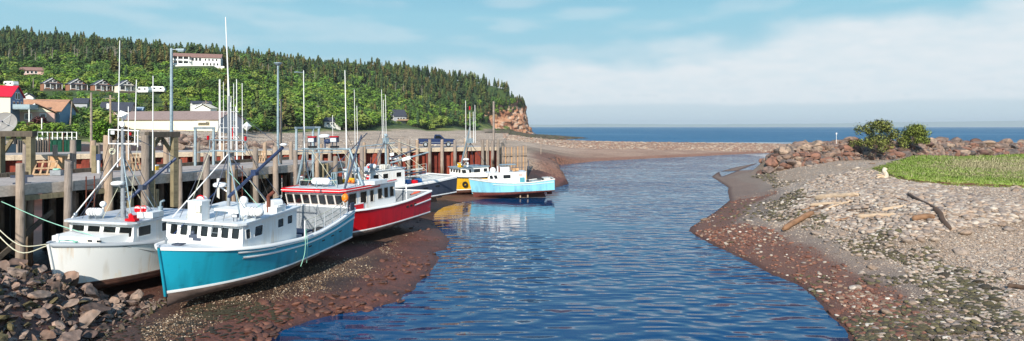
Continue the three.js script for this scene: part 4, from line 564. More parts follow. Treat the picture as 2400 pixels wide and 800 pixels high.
// ---- white
{
  const hb = 2.65;
  const b = makeBoat({ label: 'white fishing boat with four front windows moored between pier and teal boat', key: 'white', color: [243, 243, 240], hullLabel: 'plain white hull', bottom: botBrown, stripe: botBrown, L: 13.2, B: 2.5, hb, fb: 2.25, yaw: 12.9, trim: 0.9, heel: 0.4, keelDrop: -0.2, stem: [-22.58, 3.87, -31.15], bluff: 2.7, fine: 2.35,
    sheer: [[0, 0], [2, -0.3], [4, -0.52], [7, -0.72], [10, -0.7], [13.2, -0.35]], rub: [[0.05, 13, 0.93, 0.99]], rubMat: std([150, 158, 166], 0.6), railMat: std([176, 182, 188], 0.6), deckUp: 0.0,
    house: [2.95, 7.6, 2.05, 2.15, 3.22], over: 0.2, roofFront: 0.3, roofMat: std([190, 198, 206], 0.6, whiteT), frontWins: wins(4, 0.12, 3.98, 2.52, 3.02, 0.2), sideWins: [[0.3, 1.15, 2.5, 3.02], [1.9, 2.6, 2.5, 3.0]] });
  const R = b.onRoof, { P } = b;
  for (const [u0, u1, s] of [[4.2, 7, 0.8], [4.9, 7, 0.68]]) { const g = []; for (let u = u0; u < u1; u += 0.4) { const p = b.side(u, s).add(V(0.03, 0, 0)), q = b.side(u + 0.4, s).add(V(0.03, 0, 0)); g.push(beam(p, q, 0.05, 0.07)); } b.part('black_strake', g, M.black); }
  b.part('trunk_cabin', [prism([[-1.5, -1.5], [1.45, -1.5], [1.8, -2.98], [-1.85, -2.98]].map(([x, z]) => [x, z]), b.sheer(2) - 0.1, b.sheer(1.5) + 0.3)], M.white);
  for (const x of [0.9, 1.45]) { b.part('porthole', bx(0.26, 0.1, 0.03, x - 0.02, b.sheer(1.6) + 0.16, -1.49), M.glass); }
  b.mast('mast', 288, 512, b.roofY, 300, 0.13, M.greyPaint); const mb = R(288, 512), mt = (py) => V(mb.x, b.onAft(288, py, -mb.z).y, mb.z);
  b.part('mast_foot', [bx(0.7, 0.12, 0.5, mb.x, mb.y + 0.02, mb.z), ...[0, 1, 2, 3].map((k) => beam(V(mb.x + (k % 2 ? 0.3 : -0.3), mb.y, mb.z + (k > 1 ? 0.25 : -0.25)), V(mb.x, mb.y + 0.55, mb.z), 0.05, 0.06))], M.greyPaint);
  b.part('radar_reflector', xf(clean(new THREE.OctahedronGeometry(0.29)), [mb.x + 0.02, mt(270).y, mb.z], [0.3, 0.6, 0.2]), M.whiteClean); b.part('topmast', bar(mt(302), mt(277), 0.05), M.greyPaint);
  b.part('signal_disc', xf(clean(new THREE.CylinderGeometry(0.16, 0.16, 0.06, 16)), [mb.x + 0.05, mt(291).y, mb.z + 0.08], [Math.PI / 2, 0, 0]), M.roofWhite);
  const fz = -mb.z; b.part('antenna_frame', [bar(b.onAft(254, 304, fz), b.onAft(325, 307, fz), 0.035), bar(b.onAft(254, 337, fz), b.onAft(320, 338, fz), 0.035), bar(b.onAft(254, 304, fz), b.onAft(254, 337, fz), 0.03), bar(b.onAft(322, 306, fz), b.onAft(322, 345, fz), 0.03)], M.whiteClean);
  b.part('gusset_plate', bx(0.24, 0.2, 0.02, b.onAft(263, 311, fz).x, b.onAft(263, 311, fz).y, -fz), M.roofWhite); { const p = b.onAft(305, 314, fz); b.part('signal_lamp', bar(p.clone().add(V(0, -0.08, 0)), p.clone().add(V(0, 0.08, 0)), 0.06), M.redGlass); }
  b.part('antenna', bar(b.onAft(275, 392, fz), b.onAft(280, 95, fz), 0.035, 0.02), M.whiteClean); b.part('antenna', bar(b.onAft(300, 375, fz), b.onAft(300, 250, fz), 0.022), M.whiteClean); b.part('antenna', bar(b.onAft(315, 338, fz), b.onAft(319, 187, fz), 0.03, 0.022), M.whiteClean); b.part('antenna', bar(b.onAft(357, 400, fz), b.onAft(358, 178, fz), 0.03, 0.022), M.whiteClean);
  for (const [px, py, m, rr] of [[146, 515, M.whiteClean, 0.035], [313, 530, M.galv, 0.032], [370, 505, M.galv, 0.02], [180, 508, M.darkSteel, 0.016], [358, 500, M.darkSteel, 0.016]]) b.part('mast_stay', bar(mt(365), R(px, py), rr), m);
  { const A = b.onAft(298, 470, fz), E = b.onAft(412, 371, fz + 1.6); b.part('cargo_boom', bar(A, E, 0.1, 0.08), M.blueSteel); line(b, 'stay_wire', [E, mt(310)], 0.016, M.darkSteel); b.part('boom_winch', bx(0.3, 0.26, 0.3, lerp(A.x, E.x, 0.3), lerp(A.y, E.y, 0.3), lerp(A.z, E.z, 0.3)), M.darkSteel); }
  for (const [p0, q0, m] of [[[288, 320], [390, 505], M.darkSteel], [[288, 300], [150, 520], M.darkSteel], [[290, 400], [350, 505], M.rope], [[322, 340], [300, 512], M.rope], [[254, 337], [210, 512], M.darkRope], [[286, 420], [240, 512], M.rope]]) line(b, 'rigging_wire', [b.onAft(...p0, fz), R(...q0)], 0.016, m);
  b.part('mast_rungs', [390, 402, 414, 426, 438, 450, 462, 474, 486].map((y) => bar(b.onAft(281, y, fz), b.onAft(296, y, fz), 0.018)), M.galv);
  dome(b, b.onAft(275, 434, fz - 0.2), 0.95); b.part('radar_bracket', bar(b.onAft(276, 434, fz), mt(446), 0.035), M.whiteClean);
  raft(b, R(222, 512), 0.55, 0.22, 0.1); { const p = R(230, 512); b.part('searchlight', [ball(0.17, p.x, p.y + 0.72, p.z - 0.3), bar(p.clone().add(V(0, 0, -0.3)), p.clone().add(V(0, 0.6, -0.3)), 0.05)], M.whiteClean); const q = R(163, 514); b.part('deck_light', [ball(0.11, q.x, q.y + 0.2, q.z), bar(q, q.clone().add(V(0, 0.14, 0)), 0.025)], M.steel); }
  cowl(b, R(327, 508), 0.85); cowl(b, R(341, 508), 0.85); { const p = R(322, 521); b.part('red_winch', [bx(0.62, 0.12, 0.3, p.x, p.y + 0.06, p.z), bx(0.3, 0.2, 0.24, p.x + 0.05, p.y + 0.2, p.z), ball(0.1, p.x - 0.1, p.y + 0.3, p.z)], M.red); }
  { const p = R(378, 505); b.part('exhaust_stack', [bar(p, p.clone().add(V(0, 0.5, 0)), 0.13, 0.13, 12), bar(p.clone().add(V(0, 0.45, 0)), p.clone().add(V(0.03, 0.75, 0)), 0.06), bar(p.clone().add(V(0.02, 0.74, 0)), p.clone().add(V(0.24, 0.84, 0)), 0.06)], M.galv); }
  b.part('roof_locker', [bx(1.0, 0.3, 0.8, R(352, 508).x, b.roofY + 0.14, R(352, 508).z)], M.roofWhite);
  fence(b, [8, 9.4, 10.8, 12.2].map((u) => b.side(u, 1).add(V(-0.08, 0.03, 0))), 0.8, [0.5, 1]);
  { const s = P(0, hb + 0.05, 0.5); b.part('bitt', [bar(s, s.clone().add(V(0, 0.36, 0)), 0.07)], M.white); const A = pf(frontD(-30), 0.1, 4.4).applyMatrix4(b.t.matrixWorld.clone().invert()), A2 = pf(frontD(0), 0.1, 5.6).applyMatrix4(b.t.matrixWorld.clone().invert()); line(b, 'mooring_line', [P(0, hb - 0.05, 0.06), P(-1.2, hb - 0.75, 0.4).lerp(A, 0.35).add(V(0, -0.35, 0)), A], 0.03, M.rope); line(b, 'mooring_line', [P(-0.05, hb - 0.02, 0.1), P(-1.2, hb - 0.4, 0.4).lerp(A, 0.35).add(V(0, -0.2, 0)), A.clone().add(V(0, 0.3, 0))], 0.025, M.rope); line(b, 'mooring_line', [P(0.6, hb + 0.06, 2.0), A2.clone().lerp(P(0.6, hb, 2), 0.5).add(V(0, -0.1, 0)), A2], 0.022, M.greenRope); line(b, 'rope_heap', [P(-0.5, hb - 0.1, 1), P(-0.2, hb + 0.02, 0.9), P(0.3, hb - 0.1, 1.3), P(0.5, hb - 0.08, 1.0), P(-0.2, hb - 0.1, 1.5)], 0.035, M.greenRope); const q = b.side(2.2, 0.95); line(b, 'hull_line', [q.clone().add(V(0.05, 0, 0)), b.side(4.5, 0.6).add(V(0.08, 0, 0)), b.side(6.6, 0.42).add(V(0.06, 0, 0))], 0.014, M.darkRope); }
}
// ---- red
{
  const hb = 2.62;
  const b = makeBoat({ label: 'red fishing boat with white house and red striped roof behind the teal boat', key: 'red', color: [206, 8, 26], hullLabel: 'bright red hull', bottom: botGrey, L: 14.6, B: 3.12, hb, fb: 2.12, yaw: 25.4, trim: 1.7, heel: -1.2, keelDrop: -0.36, stem: [-16.05, 3.55, -45.4], bluff: 2.8,
    sheer: [[0, 0], [3, -0.3], [5, -0.42], [8, -0.56], [10.5, -0.5], [12.5, -0.36], [14.6, -0.18]], rub: [[11.6, 14.5, 0.58, 0.64]], soleUp: 0.5,
    house: [3.05, 9.1, 2.8, 2.88, 3.82], rake: 0.35, rakeSign: -1, roofFront: 0.55, over: 0.2, roofT: 0.1, roofSlope: 0.02, frontWins: wins(7, 0.1, 5.5, 2.78, 3.5, 0.13, 0.0), sideWins: [[0.25, 1.15, 2.6, 3.5], [1.6, 2.35, 2.62, 3.5], [2.75, 3.2, 2.62, 3.5], [3.7, 4.25, 2.7, 3.5], [4.5, 5.0, 2.7, 3.5], [5.25, 5.75, 2.7, 3.5]],
    frameMat: std([196, 190, 182], 0.6), bands: [[-0.12, 0.16, M.red, 0.05, 0.62], [0.0, 0.045, M.whiteClean, 0.085, 0.6]] });
  const R = (px, py) => b.onRoof(px, py - 7), { P } = b;
  // red bands round the fore cabin
  for (const [y0, y1, m, k] of [[2.42, 2.62, M.red, 0.05], [2.62, 2.7, M.whiteClean, 0.052], [2.28, 2.42, M.red, 0.05]]) b.part('house_band', [bx(5.6, y1 - y0, 0.04, 0, (y0 + y1) / 2, -3.05 + k), beam(P(2.85, (y0 + y1) / 2, 3.1), P(2.87, (y0 + y1) / 2, 5.0), 0.05, y1 - y0)], m);
  b.part('bow_bulwark', (() => { const rows = []; for (let i = 0; i <= 16; i++) { const u = lerp(0.05, 5, i / 16), p = b.side(u, 1); rows.push([p.clone().add(V(0, -0.05, 0)), p.clone().add(V(0.04, 0.32 * clamp((5.2 - u) / 2), 0))]); } return [quadMesh(rows), quadMesh(rows.map((q) => q.map(b.flip).reverse()))]; })(), M.red);
  const gu = -R(772, 440).z; // gantry across the roof
  const q = (px, py, k = 0) => b.onAft(px, py, gu + k);
  for (const [a0, a1] of [[[697, 452], [713, 352]], [[850, 442], [819, 350]]]) b.part('gantry_leg', bar(q(...a0).setY(b.roofY - 0.02), q(...a1), 0.11, 0.09), M.galv);
  b.part('gantry_leg', bar(q(725, 452, 1.4).setY(b.roofY - 0.02), q(713, 354), 0.07), M.galv); b.part('gantry_leg', bar(q(835, 432, 1.6).setY(b.roofY - 0.02), q(819, 352), 0.07), M.galv);
  b.part('gantry_beam', [bar(q(708, 349), q(820, 350), 0.075), bar(q(725, 358), q(800, 356), 0.04)], M.galv);
  for (const px of [732, 784]) { const p = q(px, 346, -0.05); flood(b, p, 2.0); b.part('flood_shroud', bx(0.8, 0.1, 0.2, p.x, p.y + 0.85, p.z), M.redGlass); b.part('lamp_bracket', bx(0.75, 0.14, 0.2, p.x, p.y + 0.05, p.z), M.black); }
  b.part('antenna', bar(q(713, 352), q(711, 165), 0.05, 0.03), M.whiteClean); b.part('antenna', bar(q(812, 352), q(808, 165), 0.05, 0.03), M.whiteClean); b.part('antenna', bar(q(780, 340), q(779, 270), 0.02), M.whiteClean);
  b.part('lamp_arm', [bar(q(711, 170), q(692, 169), 0.025), bx(0.35, 0.06, 0.12, q(694, 169).x, q(694, 169).y, -gu)], M.galv);
  { const p = q(760, 323, 0.3); dome(b, p, 1.25); b.part('radar_bracket', bar(q(762, 348), p, 0.05), M.blueSteel); b.part('speaker', ball(0.26, p.x + 0.3, p.y - 0.3, p.z, 1.2, 0.8, 1), M.blueSteel); }
  for (const [A, E, m, r] of [[[700, 470], [847, 318], M.darkSteel, 0.085], [[735, 470], [822, 352], M.galv, 0.06], [[745, 440], [860, 312], M.darkSteel, 0.05]]) { const e = q(...E, 0.6); b.part('cargo_boom', bar(R(A[0], A[1]), e, r, r * 0.85), m); }
  line(b, 'stay_wire', [q(819, 352), R(900, 440)], 0.018, M.rope); line(b, 'stay_wire', [q(819, 352), R(880, 446)], 0.014, M.darkRope); line(b, 'stay_wire', [q(713, 352), R(680, 440)], 0.016, M.rope);
  for (const [p0, q0, m] of [[[760, 350], [690, 445], M.darkSteel], [[800, 350], [880, 440], M.rope], [[815, 352], [925, 432], M.darkSteel], [[730, 352], [790, 446], M.rope], [[808, 300], [870, 440], M.darkRope], [[711, 290], [668, 440], M.darkRope], [[740, 356], [720, 446], M.galv], [[790, 356], [815, 444], M.galv]]) line(b, 'rigging_wire', [q(...p0), R(...q0)], 0.018, m);
  // glazed upper steering station
  const s0 = R(778, 440), s1 = R(838, 432), sw = s1.x - s0.x; { const yy = b.roofY - 0.03, hh = 0.92, z0 = s0.z, z1 = s0.z - 1.3; const posts = [[s0.x, z0], [s0.x + sw / 2, z0], [s1.x, z0], [s0.x, z1], [s1.x, z1]]; b.part('upper_station_frame', [...posts.map(([x, z]) => bx(0.07, hh, 0.07, x, yy + hh / 2, z)), bx(sw + 0.07, 0.06, 0.07, s0.x + sw / 2, yy + hh + 0.03, z0), bx(sw + 0.07, 0.06, 0.07, s0.x + sw / 2, yy + hh + 0.03, z1), bx(0.07, 0.06, 1.22, s0.x, yy + hh + 0.03, (z0 + z1) / 2), bx(0.07, 0.06, 1.22, s1.x, yy + hh + 0.03, (z0 + z1) / 2)], M.galv);
    const g = new THREE.MeshPhysicalMaterial({ color: rgb(206, 232, 228), transmission: 1, thickness: 0, roughness: 0.03 }); for (let k = 0; k < 2; k++) b.part('wind_screen', bx(sw / 2 - 0.08, hh - 0.08, 0.012, s0.x + sw * (0.25 + 0.5 * k), yy + hh / 2, z0), g); b.part('steering_console', [bx(sw * 0.7, 0.6, 0.4, s0.x + sw / 2, yy + 0.3, z0 - 0.6)], M.darkGear); }
  const r = rng(3), heap = (n, m, px0, px1, py, s) => { const g = []; for (let i = 0; i < n; i++) { const p = R(lerp(px0, px1, r()), py); g.push(ball(s * (0.6 + r() * 0.6), p.x, p.y + s * (0.6 + r()), p.z + (r() - 0.5) * 0.9, 1.1, 0.9, 1, 7)); } return g; };
  b.part('yellow_floats', heap(8, M.yellow, 782, 836, 436, 0.19), M.yellow); b.part('orange_floats', heap(5, M.orange, 810, 836, 437, 0.16), M.orange); b.part('net_bundle', heap(7, M.netGreen, 712, 760, 441, 0.22), M.netGreen); b.part('dark_gear', heap(12, M.darkGear, 702, 745, 441, 0.2), M.darkGear); b.part('orange_floats', heap(3, M.orange, 722, 735, 440, 0.17), M.orange); b.part('blue_buoys', heap(3, 0, 768, 776, 439, 0.24), M.buoyBlue); b.part('white_floats', heap(2, 0, 738, 742, 441, 0.28), M.whiteClean);
  raft(b, R(752, 444), 1.2, 0.27, 0.0); cowl(b, R(864, 436), 0.85); b.part('roof_locker', bx(1.6, 0.3, 1.6, R(885, 438).x, b.roofY + 0.14, R(885, 438).z), M.roofWhite);
  ladder(b, b.onLevel(762, 478, b.sheer(2.6)), R(770, 442).add(V(0, 0.2, 0.6)), 0.5);
  fence(b, [[700, 447], [740, 448], [790, 447]].map(([x, y]) => R(x, y)), 0.55, [1], M.galv);
  for (const u of [10.4, 11.0, 11.6]) { const p = b.side(u, 0.66); b.part('scupper', bx(0.05, 0.14, 0.3, p.x + 0.0, p.y, p.z - 0.1), M.black); b.part('scupper_trim', bx(0.045, 0.04, 0.36, p.x + 0.01, p.y + 0.09, p.z - 0.1), M.rustPipe); }
  b.part('deck_gear', [bx(2.2, 0.8, 1.6, 0.6, b.sole + 0.41, -10.3), bx(1.2, 0.5, 1.0, 1.4, b.sole + 0.26, -12.2)], M.netGreen); b.part('stern_post', [bar(P(2.5, b.sole, 11.2), P(2.5, 3.4, 11.2), 0.06), bar(P(-2.5, b.sole, 11.2), P(-2.5, 3.4, 11.2), 0.06)], M.whiteClean); b.part('orange_line', tube([P(2.2, 2.35, 12.2), P(2.6, 2.5, 13), P(2.2, 2.45, 13.6), P(1.4, 2.3, 13.9)], 0.06, 6), std([214, 96, 70], 0.9));
  { const s = b.side(6, 1).add(V(-0.05, 0.02, 0)); line(b, 'guard_rail', [P(2.95, 3.98, 7.0), P(2.95, 4.0, 9.2)], 0.04, M.red); }
}
// ---- dark grey
{
  const hb = 2.75;
  const b = makeBoat({ label: 'dark grey fishing boat with long low stern behind the red boat', key: 'charcoal', color: [62, 68, 82], hullLabel: 'dark grey blue hull with flaking paint', bottom: botTan, L: 15, B: 2.65, hb, fb: 2.25, yaw: 39.7, trim: 2.0, heel: 0.3, keelDrop: -0.4, stem: [-17.6, 3.95, -62], bluff: 2.6,
    sheer: [[0, 0], [3, -0.35], [5, -0.55], [8, -0.66], [11, -0.6], [15, -0.36]], rub: [[0.1, 14.9, 0.86, 0.93]],
    house: [3.1, 7.5, 2.15, 2.2, 3.82], over: 0.1, frontWins: wins(5, 0.2, 4.1, 3.0, 3.5, 0.2), sideWins: [[0.3, 1.0, 3.0, 3.5], [1.5, 2.2, 3.0, 3.5], [3.2, 3.9, 3.0, 3.5]] });
  const R = b.onRoof, { P } = b, bz = R(905, 394), fz = -bz.z, q = (px, py, k = 0) => b.onAft(px, py, fz + k);
  b.part('mast', bar(bz, q(903, 318), 0.13, 0.1), M.galv); b.part('mast_head', [bx(0.5, 0.55, 0.4, q(904, 330).x, q(904, 330).y, -fz), ball(0.2, q(904, 318).x, q(904, 318).y, -fz)], M.galv);
  for (const [px, b0, t0] of [[896, 324, 210], [900, 322, 234], [905, 322, 222], [832, 344, 210], [838, 340, 248]]) b.part('antenna', bar(q(px, b0), q(px - 2, t0), 0.03, 0.025), M.whiteClean);
  b.part('crosstree', [bar(q(832, 345), q(925, 335), 0.05), bar(q(834, 345), q(836, 392), 0.06), bar(q(885, 345), q(905, 345), 0.03)], M.galv);
  for (const [px, py] of [[866, 400], [945, 392], [880, 396], [930, 394]]) b.part('mast_stay', bar(q(904, 326), R(px, py), 0.035), M.darkSteel);
  for (const [a0, e0, m] of [[[918, 372], [975, 350], M.darkSteel], [[915, 382], [1005, 357], M.galv]]) b.part('outrigger_boom', bar(q(...a0), q(...e0, 1.4), 0.1, 0.08), m);
  { const p = q(918, 362, -0.1), s = q(952, 372, 0.4); b.part('name_board', [bx(0.6, 0.3, 0.04, p.x, p.y, p.z, 0, 0, 0.15)], M.whiteClean); b.part('name_board', [bx(1.25, 0.34, 0.04, s.x, s.y, s.z, 0, 0, 0.22)], M.whiteClean); }
  for (const [p0, q0, m] of [[[904, 330], [1000, 400], M.rope], [[904, 330], [960, 392], M.rope], [[896, 300], [860, 402], M.darkSteel], [[905, 345], [975, 398], M.darkRope], [[975, 350], [904, 320], M.darkSteel], [[1005, 357], [906, 322], M.rope]]) line(b, 'rigging_wire', [q(...p0), q(...q0, 0.8)], 0.022, m);
  const r = rng(8), g = []; for (let i = 0; i < 12; i++) { const p = R(lerp(872, 940, r()), 396); g.push(bx(0.2 + r() * 0.4, 0.2 + r() * 0.4, 0.3, p.x, p.y + 0.2, p.z + (r() - 0.5) * 1.5, r())); } b.part('roof_gear', g, M.gearWhite); raft(b, R(880, 400), 0.6, 0.26, 0.3); cowl(b, R(866, 404), 0.8); b.part('deck_lamps', [0, 1, 2].map((k) => bx(0.3, 0.2, 0.2, R(915 + k * 8, 392).x, b.roofY + 0.9, R(915 + k * 8, 392).z)), M.whiteClean);
  for (let i = 0; i < 3; i++) b.part('long_pipe', bar(P(-1.8 + i * 0.5, 3.1 - i * 0.3, 7.9), P(-1.8 + i * 0.5, 3.05 - i * 0.3, 13.6), 0.09), i % 2 ? M.darkSteel : M.gearWhite);
  fence(b, [8, 9.4, 10.8, 12.2, 13.6, 14.7].map((u) => b.flip(b.side(u, 1)).add(V(0.1, 0.03, 0))), 1.15, [0.35, 0.7, 1], M.galv);
  for (const [w, u, s, m] of [[0.8, 9, 0.4, M.buoyBlue], [1.3, 9.6, 0.35, M.red], [0.4, 10.6, 0.45, M.darkGear], [1.0, 10.4, 0.4, M.buoyBlue], [-0.6, 9.2, 0.5, M.netGreen]]) b.part('deck_crate', bx(s * 1.6, s, s * 1.3, w, b.sheer(9) + s / 2 - 0.1, -u), m);
  b.part('working_deck', [(() => { const k = []; for (let i = 0; i <= 10; i++) { const u = lerp(7.7, 14.8, i / 10), w = b.beamAt(u) - 0.2; k.push([P(-w, b.sheer(u) - 0.15, u), P(w, b.sheer(u) - 0.15, u)]); } return quadMesh(k); })()], M.gearWhite);
  for (const u of [8.2, 10, 11.8]) b.part('scupper', bx(0.05, 0.16, 0.6, b.side(u, 0.62).x + 0.01, b.side(u, 0.62).y, -u), M.black);
}
// ---- yellow
{
  const hb = 2.6;
  const b = makeBoat({ label: 'yellow fishing boat half hidden between grey stern and light blue bow', key: 'yellow', color: [238, 184, 40], hullLabel: 'yellow hull', bottom: botBrown, L: 12.5, B: 2.15, hb, fb: 2.05, yaw: 58, trim: 1.5, heel: 0, keelDrop: -0.3, stem: [-10.6, 2.95, -86.4], bluff: 2.6, railMat: M.black,
    sheer: [[0, 0], [3, -0.3], [6, -0.5], [9, -0.55], [12.5, -0.3]], house: [3.2, 7.6, 1.7, 1.75, 3.5], over: 0.16, roofMat: M.galv, frontWins: wins(4, 0.15, 3.25, 2.85, 3.3, 0.15), sideWins: [[0.2, 0.85, 2.8, 3.3, 0.1], [1.25, 1.6, 2.8, 3.3, 0.05], [2.0, 3.0, 2.8, 3.3], [3.5, 4.1, 2.8, 3.3]] });
  const R = b.onRoof, bz = R(1106, 396), fz = -bz.z, q = (px, py, k = 0) => b.onAft(px, py, fz + k);
  b.part('mast', bar(bz, q(1101, 300), 0.14, 0.1), M.galv); b.part('mast_head', [bx(0.7, 0.6, 0.5, q(1101, 330).x, q(1101, 330).y, -fz), bx(1.1, 0.12, 0.2, q(1101, 343).x, q(1101, 343).y, -fz)], M.galv);
  for (const [px, t0] of [[1091, 236], [1101, 262], [1109, 262], [1113, 246]]) b.part('antenna', bar(q(px + 1, 335), q(px, t0), 0.04, 0.03), M.whiteClean); { const p = q(1101, 258); b.part('signal_lamp', [bar(p, p.clone().add(V(0, 0.5, 0)), 0.12)], M.redGlass); }
  for (const [px, py] of [[1080, 392], [1130, 392], [1150, 388]]) b.part('mast_stay', bar(q(1102, 335), R(px, py), 0.035), M.darkSteel);
  dome(b, q(1092, 376, -0.3), 1.2); b.part('radar_bracket', bar(q(1092, 376, -0.3), R(1095, 395), 0.08), M.darkSteel); { const p = R(1106, 401); b.part('yellow_tank', [bx(0.62, 0.55, 0.6, p.x, p.y + 0.27, p.z), bx(0.66, 0.06, 0.64, p.x, p.y + 0.57, p.z)], M.yellow); } cowl(b, R(1118, 398), 0.95, M.darkGear); cowl(b, R(1140, 396), 0.95, M.darkGear); raft(b, R(1087, 398), 0.5, 0.22, 0.5);
  const w = b.side(3.7, 0.45); b.part('tyre_fender', [xf(clean(new THREE.TorusGeometry(0.27, 0.13, 8, 20)), [w.x + 0.12, w.y, w.z + 0.06], [0, 1.25, 0])], M.rubber);
  b.part('deck_gear', [bx(1.4, 0.8, 1.4, -0.2, b.sole + 0.41, -9.6)], M.darkGear);
}
// ---- light blue
{
  const hb = 2.35;
  const b = makeBoat({ label: 'light blue fishing boat standing on legs at the water edge', key: 'sky', color: [138, 208, 232], hullLabel: 'pale blue hull with chalky patches', bottom: botRed, stripe: botRed, L: 11.3, B: 1.85, hb, fb: 1.9, yaw: 85, trim: 1.9, heel: 0, keelDrop: -0.32, stem: [-5.75, 2.6, -85.9], bluff: 2.4, railMat: M.gearWhite,
    sheer: [[0, 0], [2, -0.28], [4, -0.52], [6, -0.66], [8, -0.66], [11.3, -0.36]], rub: [[3, 11.2, 0.72, 0.78]], rubMat: M.roofWhite, house: [2.5, 7.5, 1.5, 1.6, 3.05], over: 0.03, roofT: 0.07, frontWins: wins(4, 0.12, 2.88, 2.35, 2.85, 0.12), sideWins: [[0.15, 0.6, 2.3, 2.8, 0.1], [0.75, 1.2, 2.3, 2.8, 0.1], [1.9, 2.9, 2.3, 2.8]] });
  const R = b.onRoof, { P } = b;
  b.part('roof_box', [bx(1.3, 0.72, 1.6, 0, b.roofY + 0.36, -4.6)], M.white); b.part('roof_plate', bx(2.2, 0.05, 2.2, 0, b.roofY + 0.9, -5.2), M.galv); b.part('radar_dome', ball(0.42, 0.3, b.roofY + 0.25, -3.2, 1.1, 0.9, 1), M.whiteClean);
  b.part('mast', bar(P(0.9, b.roofY - 0.1, 4.0), P(0.9, b.roofY + 0.8, 4.0), 0.1), M.rustPipe); b.part('roof_gear', [bx(0.5, 0.4, 0.5, 0.3, b.roofY + 0.2, -6.4), ball(0.25, 0.8, b.roofY + 0.2, -6.0)], M.plywood); b.part('roof_rail', [bar(P(1.4, b.roofY, 5.6), P(1.4, b.roofY + 0.55, 5.6), 0.03), bar(P(1.4, b.roofY, 7.3), P(1.4, b.roofY + 0.55, 7.3), 0.03), bar(P(1.4, b.roofY + 0.55, 5.6), P(1.4, b.roofY + 0.55, 7.3), 0.03)], M.darkSteel);
  b.part('side_door', bx(0.04, 0.72, 0.66, 1.62, 2.02, -7.0), std([74, 150, 166], 0.5)); b.part('side_vent', bx(0.03, 0.32, 0.55, 1.615, 2.72, -6.8), std([200, 178, 170], 0.8)); b.part('aft_panel', bx(0.3, 0.6, 0.04, 1.2, 2.3, -7.6), M.yellow);
  b.part('trap_stack', [bx(1.2, 0.85, 1.4, 0.3, b.sole + 0.6, -9.0), bx(0.8, 0.7, 0.6, 1.0, b.sole + 0.5, -8.4)], M.galv); b.part('stern_bait_bin', bx(2.4, 0.3, 0.9, 0, 1.95, -10.4), M.gearWhite); b.part('dark_hatch', bx(1.8, 0.05, 0.9, 0, 2.0, -9.4 - 0.2), M.darkGear);
  for (const [u, w] of [[6.7, 1.15], [7.7, 1.15], [6.7, -1.15], [7.7, -1.15]]) b.part('support_leg', [bx(0.16, 1.15, 0.16, w, 0.2, -u)], M.pile[2]); b.part('leg_brace', [bx(0.1, 0.14, 1.1, 1.25, 0.55, -7.2), bx(0.1, 0.14, 1.1, -1.25, 0.55, -7.2)], M.pile[2]);
  b.part('false_stem_shoe', tube([P(0.02, 0.55, 0.36), P(0.02, 0.12, 0.75), P(0.02, -0.12, 1.6), P(0.02, -0.16, 2.6)], 0.09, 6), botTan);
  b.part('antenna', bar(P(-1.2, b.roofY, 8.2), P(-1.2, b.roofY + 1.3, 8.2), 0.05), M.darkSteel);
}
// ---- moored in the basin behind the pier: mast tops show over the deck
{
  const b = makeBoat({ label: 'boat behind the pier of which only the white mast cluster shows', key: 'white2', color: [236, 236, 232], bottom: botBrown, L: 12, B: 2.2, hb: 2.5, fb: 2.0, yaw: 60, trim: 1, heel: 0, keelDrop: -0.3, stem: [-33, 4.1, -64], sheer: [[0, 0], [4, -0.5], [8, -0.6], [12, -0.3]], house: [3, 7, 1.8, 1.8, 3.6], frontWins: wins(4, 0.15, 3.4, 2.9, 3.4, 0.15), sideWins: [[0.4, 1.2, 2.8, 3.3]] });
  const u = 5.2, q = (px, py) => b.onAft(px, py, u), roof = (px) => { const p = q(px, 340); p.y = b.roofY - 0.05; return p; };
  for (const [px, t0, r] of [[513, 187, 0.05], [523, 192, 0.04], [533, 186, 0.045], [547, 196, 0.04], [554, 186, 0.055], [567, 195, 0.04], [541, 225, 0.04]]) b.part('mast', bar(roof(px), q(px, t0), r * 1.25, r * 0.8), M.whiteClean);
  b.part('mast_spreader', [bar(q(511, 262), q(558, 262), 0.03), bar(q(511, 300), q(558, 300), 0.04), bar(q(511, 322), q(558, 322), 0.05)], M.whiteClean); b.part('red_stripe', bar(q(545, 298), q(545, 325), 0.06), M.red); b.part('mast_ladder', [330, 320, 310, 300, 290].map((y) => bar(q(513, y), q(523, y), 0.02)), M.whiteClean);
}
